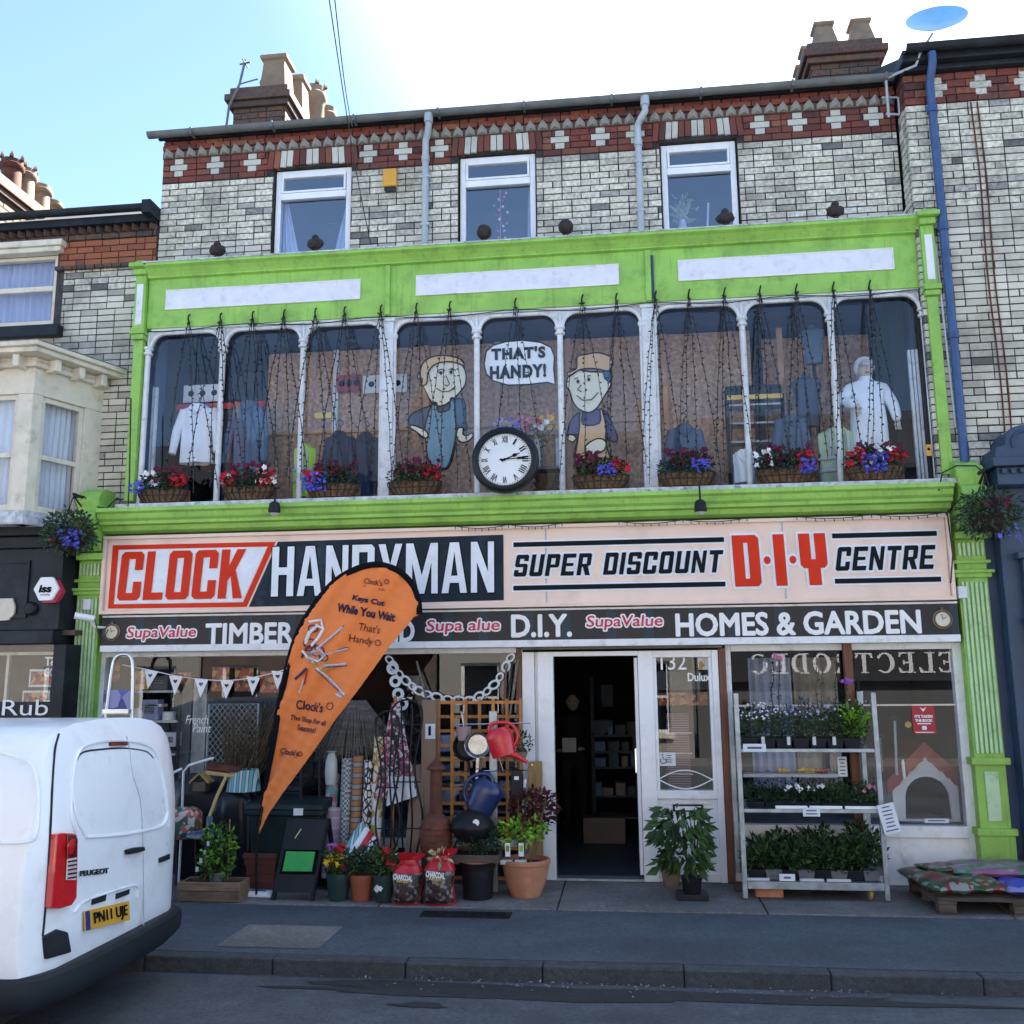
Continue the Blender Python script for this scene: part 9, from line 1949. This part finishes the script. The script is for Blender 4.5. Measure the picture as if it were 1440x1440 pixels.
# ================================================================== WHITE VAN
Xr,Yc,WH=-3.06,-3.46,.85
t=thing('parked_van',(Xr-2.1,Yc,0),'white panel van parked at the kerb with its rear doors towards the shop','van')
prof=[(.84,.34),(.875,.45),(.885,.60),(.89,.80),(.885,1.0),(.865,1.2),(.83,1.38),(.785,1.53),(.735,1.64),(.66,1.72),(.55,1.765),(.38,1.79),(.18,1.80)]
ring_=[(-y*WH/.89,z) for y,z in prof]+[(0,1.803)]+[(y*WH/.89,z) for y,z in reversed(prof)]
def xrear(y,z): return Xr-.13*max(0,(z-1.0)/.8)**2-.12*abs(y/WH)**5-.05*max(0,(z-1.62)/.18)**2
nR=len(ring_); vs=[]; fs=[]
SC=[0,.2,.4,.6,.75,.87,.94,.98,1.0]; C0=(0,.95)
for s_ in SC:
    for y,z in ring_: yy,zz2=y*s_,C0[1]+(z-C0[1])*s_; vs.append((xrear(yy,zz2),Yc+yy,zz2))
st=[(.02,1.008,1),(.06,1.014,1),(.3,1.02,1),(.8,1.02,1.0),(1.6,1.02,1.005),(2.5,1.02,.995),(2.9,1.015,.93),(3.3,1.01,.72),(3.7,1.0,.62),(4.05,.96,.57),(4.25,.88,.50),(4.32,.80,.42)]
for u,sy,top in st:
    for y,z in ring_: zz2=z if z < .6 else .6+(z-.6)*((top*1.803-.6)/(1.803-.6)); vs.append((xrear(y,z)-u,Yc+y*sy,zz2))
K=len(SC)+len(st)
for i in range(K-1):
    for j in range(nR-1): fs.append((i*nR+j,i*nR+j+1,(i+1)*nR+j+1,(i+1)*nR+j))
    fs.append((i*nR+nR-1,i*nR,(i+1)*nR,(i+1)*nR+nR-1))
fs.append(tuple((K-1)*nR+j for j in range(nR)))
MB().add(vs,fs).build('body','van_white',t,smooth=True)
MB().box(Xr-4.2,Xr-.25,Yc-.80,Yc+.80,.20,.345).build('underbody','rubber',t)
def rv(px,py,lift=0):   # a point of the rear face seen at this pixel
    X=Xr
    for _ in range(6): y,z=solveYZ(px,py,X); X=xrear(y-Yc,z)
    return Vector((X+lift,y,z))
def rline(pts,r,mat,nm,lift=0.0,n=5): return MB().tube(smooth_line([rv(*p,lift) for p in pts],5),r,6).build(nm,mat,t,smooth=True)
def sv_(px,py,Yp=None):   # a point on the near flank
    Yp=Yc-WH*1.01; d=ray(px,py); k=(Yp-CAM.y)/d.y; return CAM+d*k
rline([(108,1168),(100,1140),(102,1090),(110,1052),(128,1038),(165,1034),(205,1040),(222,1060),(233,1110),(237,1160)],.010,'van_white','door_press_line',.001)
rline([(109,1062),(118,1050),(145,1046),(175,1045),(205,1050),(216,1060)],.006,'van_plastic','door_recess_shadow',-.003)
rline([(121,1174),(160,1172),(197,1167),(228,1158),(236,1140)],.011,'van_white','door_press_line',.001)
rline([(107,1066),(102,1100),(108,1145),(121,1174)],.009,'van_white','door_press_line',.001)
rline([(178,1027),(182,1042),(186,1080),(197,1120),(200,1165),(201,1200),(202,1320)],.0035,'grey_pipe','door_gap',.0005)
rline([(83,1023),(77,1045),(72,1090),(68,1140),(66,1170),(63,1230),(59,1285),(55,1318)],.006,'van_plastic','door_gap',.002)
rline([(103,1284),(118,1268),(150,1256),(185,1246),(193,1249),(192,1262)],.007,'van_white','plate_recess_edge',.003)
def patch(pts,mat,nm,lift,th=.012,par=None,bev=0):
    q=[rv(*p,lift) for p in pts]; n=len(q); mb=MB(); mb.add(q+[v-Vector((th,0,0)) for v in q],[tuple(range(n)),tuple(range(2*n-1,n-1,-1))]+[(i,(i+1) % n,n+(i+1) % n,n+i) for i in range(n)]); return mb.build(nm,mat,par or t,bevel=bev)
tl=patch([(66,1169),(80,1167),(97,1168),(101,1176),(100,1235),(99,1262),(92,1273),(75,1278),(57,1277),(61,1225)],'tail_red','tail_light',.040,.06,bev=.008)
patch([(84,1170),(97,1170),(99,1178),(98,1202),(84,1204)],'tail_dark','dark_lens',.046,.006,tl,.003); patch([(84,1205),(98,1203),(97,1236),(82,1236)],'tail_clear','reversing_lens',.046,.006,tl,.003)
for k in range(5): patch([(84,1208+k*6),(97,1206+k*6),(97,1208.5+k*6),(84,1210.5+k*6)],'tail_dark','lens_rib',.048,.002,tl)
for s_ in range(3): 
    a=1178+s_*32; c_=rv(91,1187,.025) if s_ == 0 else None
c_=rv(91,1187,.044); MB().lathe([(.0,.006),(.035,.004),(.045,0)],c_,18,axis='x',cap=False).build('lamp_ring','tail_red',tl,smooth=True)
# far light, mostly turned away
p_=Vector((xrear(WH*.93,1.0),Yc+WH*.985,0)); MB().box(p_.x-.17,p_.x-.06,p_.y-.05,p_.y-.01,.80,1.20).build('tail_light','tail_red',t,bevel=.015)
h=patch([(174,1193),(185,1190),(198,1189),(199,1195),(188,1198),(175,1200)],'van_plastic','door_handle',.03,.03,bev=.008)
cc=rv(185,1192,.002); MB().lathe([(.052,.0),(.052,.003),(.0,.003)],cc,24,axis='x',cap=False).build('handle_recess','van_white',h,smooth=True)
patch([(223,1206),(237,1200),(237,1208),(223,1213)],'van_plastic','hinge',.012,.015,bev=.003)
patch([(154,1035),(178,1035),(178,1041),(154,1041)],'tail_dark','brake_light',.012,.02,bev=.003)
patch([(129,1265),(148,1258),(147,1267),(128,1273)],'van_plastic','plate_lamp',.008,.01); patch([(163,1257),(181,1251),(180,1258),(162,1265)],'van_plastic','plate_lamp',.008,.01)
pl_=patch([(115,1282),(178,1268),(179,1296),(116,1311)],'plate_yellow','number_plate',.018,.008,bev=.002)
patch([(115.5,1282.5),(121.5,1281),(122.5,1309),(116.5,1310.5)],'plate_blue','plate_band',.021,.002,pl_)
a0,a1,b0,b1=rv(127,1284,.022),rv(174,1273,.022),rv(129,1305,.022),rv(175,1293,.022)
def rtext(s,m_,par,A_,B_,C_,D_,bold=.02,nm='lettering'):  # A top-left, B top-right, C bottom-left, D bottom-right (in 3-D on the rear)
    cu=bpy.data.curves.new('t','FONT'); cu.body=s; cu.size=1; cu.offset=bold; cu.extrude=.002; vs_,fs_2=flat_from_curve(cu); x0_,x1_=min(v.x for v in vs_),max(v.x for v in vs_); y0_,y1_=min(v.y for v in vs_),max(v.y for v in vs_); o=[]
    for v in vs_: u_,w_=(v.x-x0_)/(x1_-x0_),(v.y-y0_)/(y1_-y0_); o.append(C_.lerp(D_,u_).lerp(A_.lerp(B_,u_),w_)+Vector((v.z,0,0)))
    MB().add(o,fs_2).build(nm,m_,par)
rtext('PN11 UJE','ink',pl_,a0,a1,b0,b1,.01)
rtext('PEUGEOT','van_plastic',t,rv(111,1223,.008),rv(151,1219,.008),rv(111,1231,.008),rv(151,1227,.008),.03)
# flank: panel press line
pp=[(0,1050),(25,1056),(45,1068),(54,1095),(55,1140),(50,1172),(38,1180),(0,1182)]
def flank(px,py):
    y_=Yc-WH*1.02
    for _ in range(5):
        d=ray(px,py); p=CAM+d*((y_-CAM.y)/d.y); z=min(1.78,max(.35,p.z)); k=next((i for i in range(len(prof)-1) if prof[i+1][1] >= z),len(prof)-2); f_=(z-prof[k][1])/(prof[k+1][1]-prof[k][1]); y_=Yc-(prof[k][0]+(prof[k+1][0]-prof[k][0])*f_)*WH/.89*1.02
    return p
MB().tube(smooth_line([flank(*p) for p in pp],5),.010,6).build('side_press_line','van_white',t,smooth=True)
# lower cladding and bumper swept round the tail
path=[(Xr-1.0,-.90),(Xr-.55,-.905),(Xr-.26,-.89),(Xr-.12,-.86),(Xr-.03,-.78),(Xr+.02,-.5),(Xr+.03,0),(Xr+.02,.5),(Xr-.03,.78),(Xr-.12,.86),(Xr-.26,.89),(Xr-.55,.905),(Xr-1.0,.90)]
sec=[(-.10,.465),(.012,.47),(.034,.45),(.040,.40),(.032,.33),(.0,.29),(-.12,.28)]; vs=[]; fs=[]
for i,(x,y) in enumerate(path):
    a,b=Vector((*path[max(0,i-1)],0)),Vector((*path[min(len(path)-1,i+1)],0)); d=(b-a).normalized(); nrm=Vector((d.y,-d.x,0))
    for o_,z in sec: vs.append((x+nrm.x*o_,Yc+y*.97+nrm.y*o_,z))
k=len(sec)
for i in range(len(path)-1):
    for j in range(k-1): fs.append((i*k+j,i*k+j+1,(i+1)*k+j+1,(i+1)*k+j))
bp_=MB().add(vs,fs).build('bumper','van_plastic',t,smooth=True)
patch([(46,1318),(78,1308),(92,1312),(97,1342),(60,1352)],'van_plastic','bumper_corner',.02,.05,bev=.01)
for s_ in (-1,1):
    for u in (.78,3.5):
        y=Yc+s_*.77; x=Xr-u; w_=MB().lathe([(.20,-.10),(.29,-.095),(.31,-.07),(.31,.07),(.29,.095),(.20,.10)],(x,y,.31),32,axis='y').build('wheel','rubber',t,smooth=True); MB().lathe([(.19,s_*.10),(.17,s_*.07),(.06,s_*.09),(0,s_*.09)],(x,y,.31),24,axis='y',cap=False).build('rim','galvanised',w_,smooth=True)
        mb=MB(); mb.tube([(x+.36*math.cos(a_*math.pi/12),y+s_*.11,.33+.36*math.sin(a_*math.pi/12)) for a_ in range(13)],.035,8); mb.build('wheel_arch','van_plastic',t,smooth=True)
t.location.z += .03; t.scale=(1,1,.962)
MB().add([(Xr-2.95,Yc-.70,1.62),(Xr-3.50,Yc-.76,1.12),(Xr-3.50,Yc+.76,1.12),(Xr-2.95,Yc+.70,1.62)],[(0,1,2,3)]).build('windscreen','dark_glass',t)
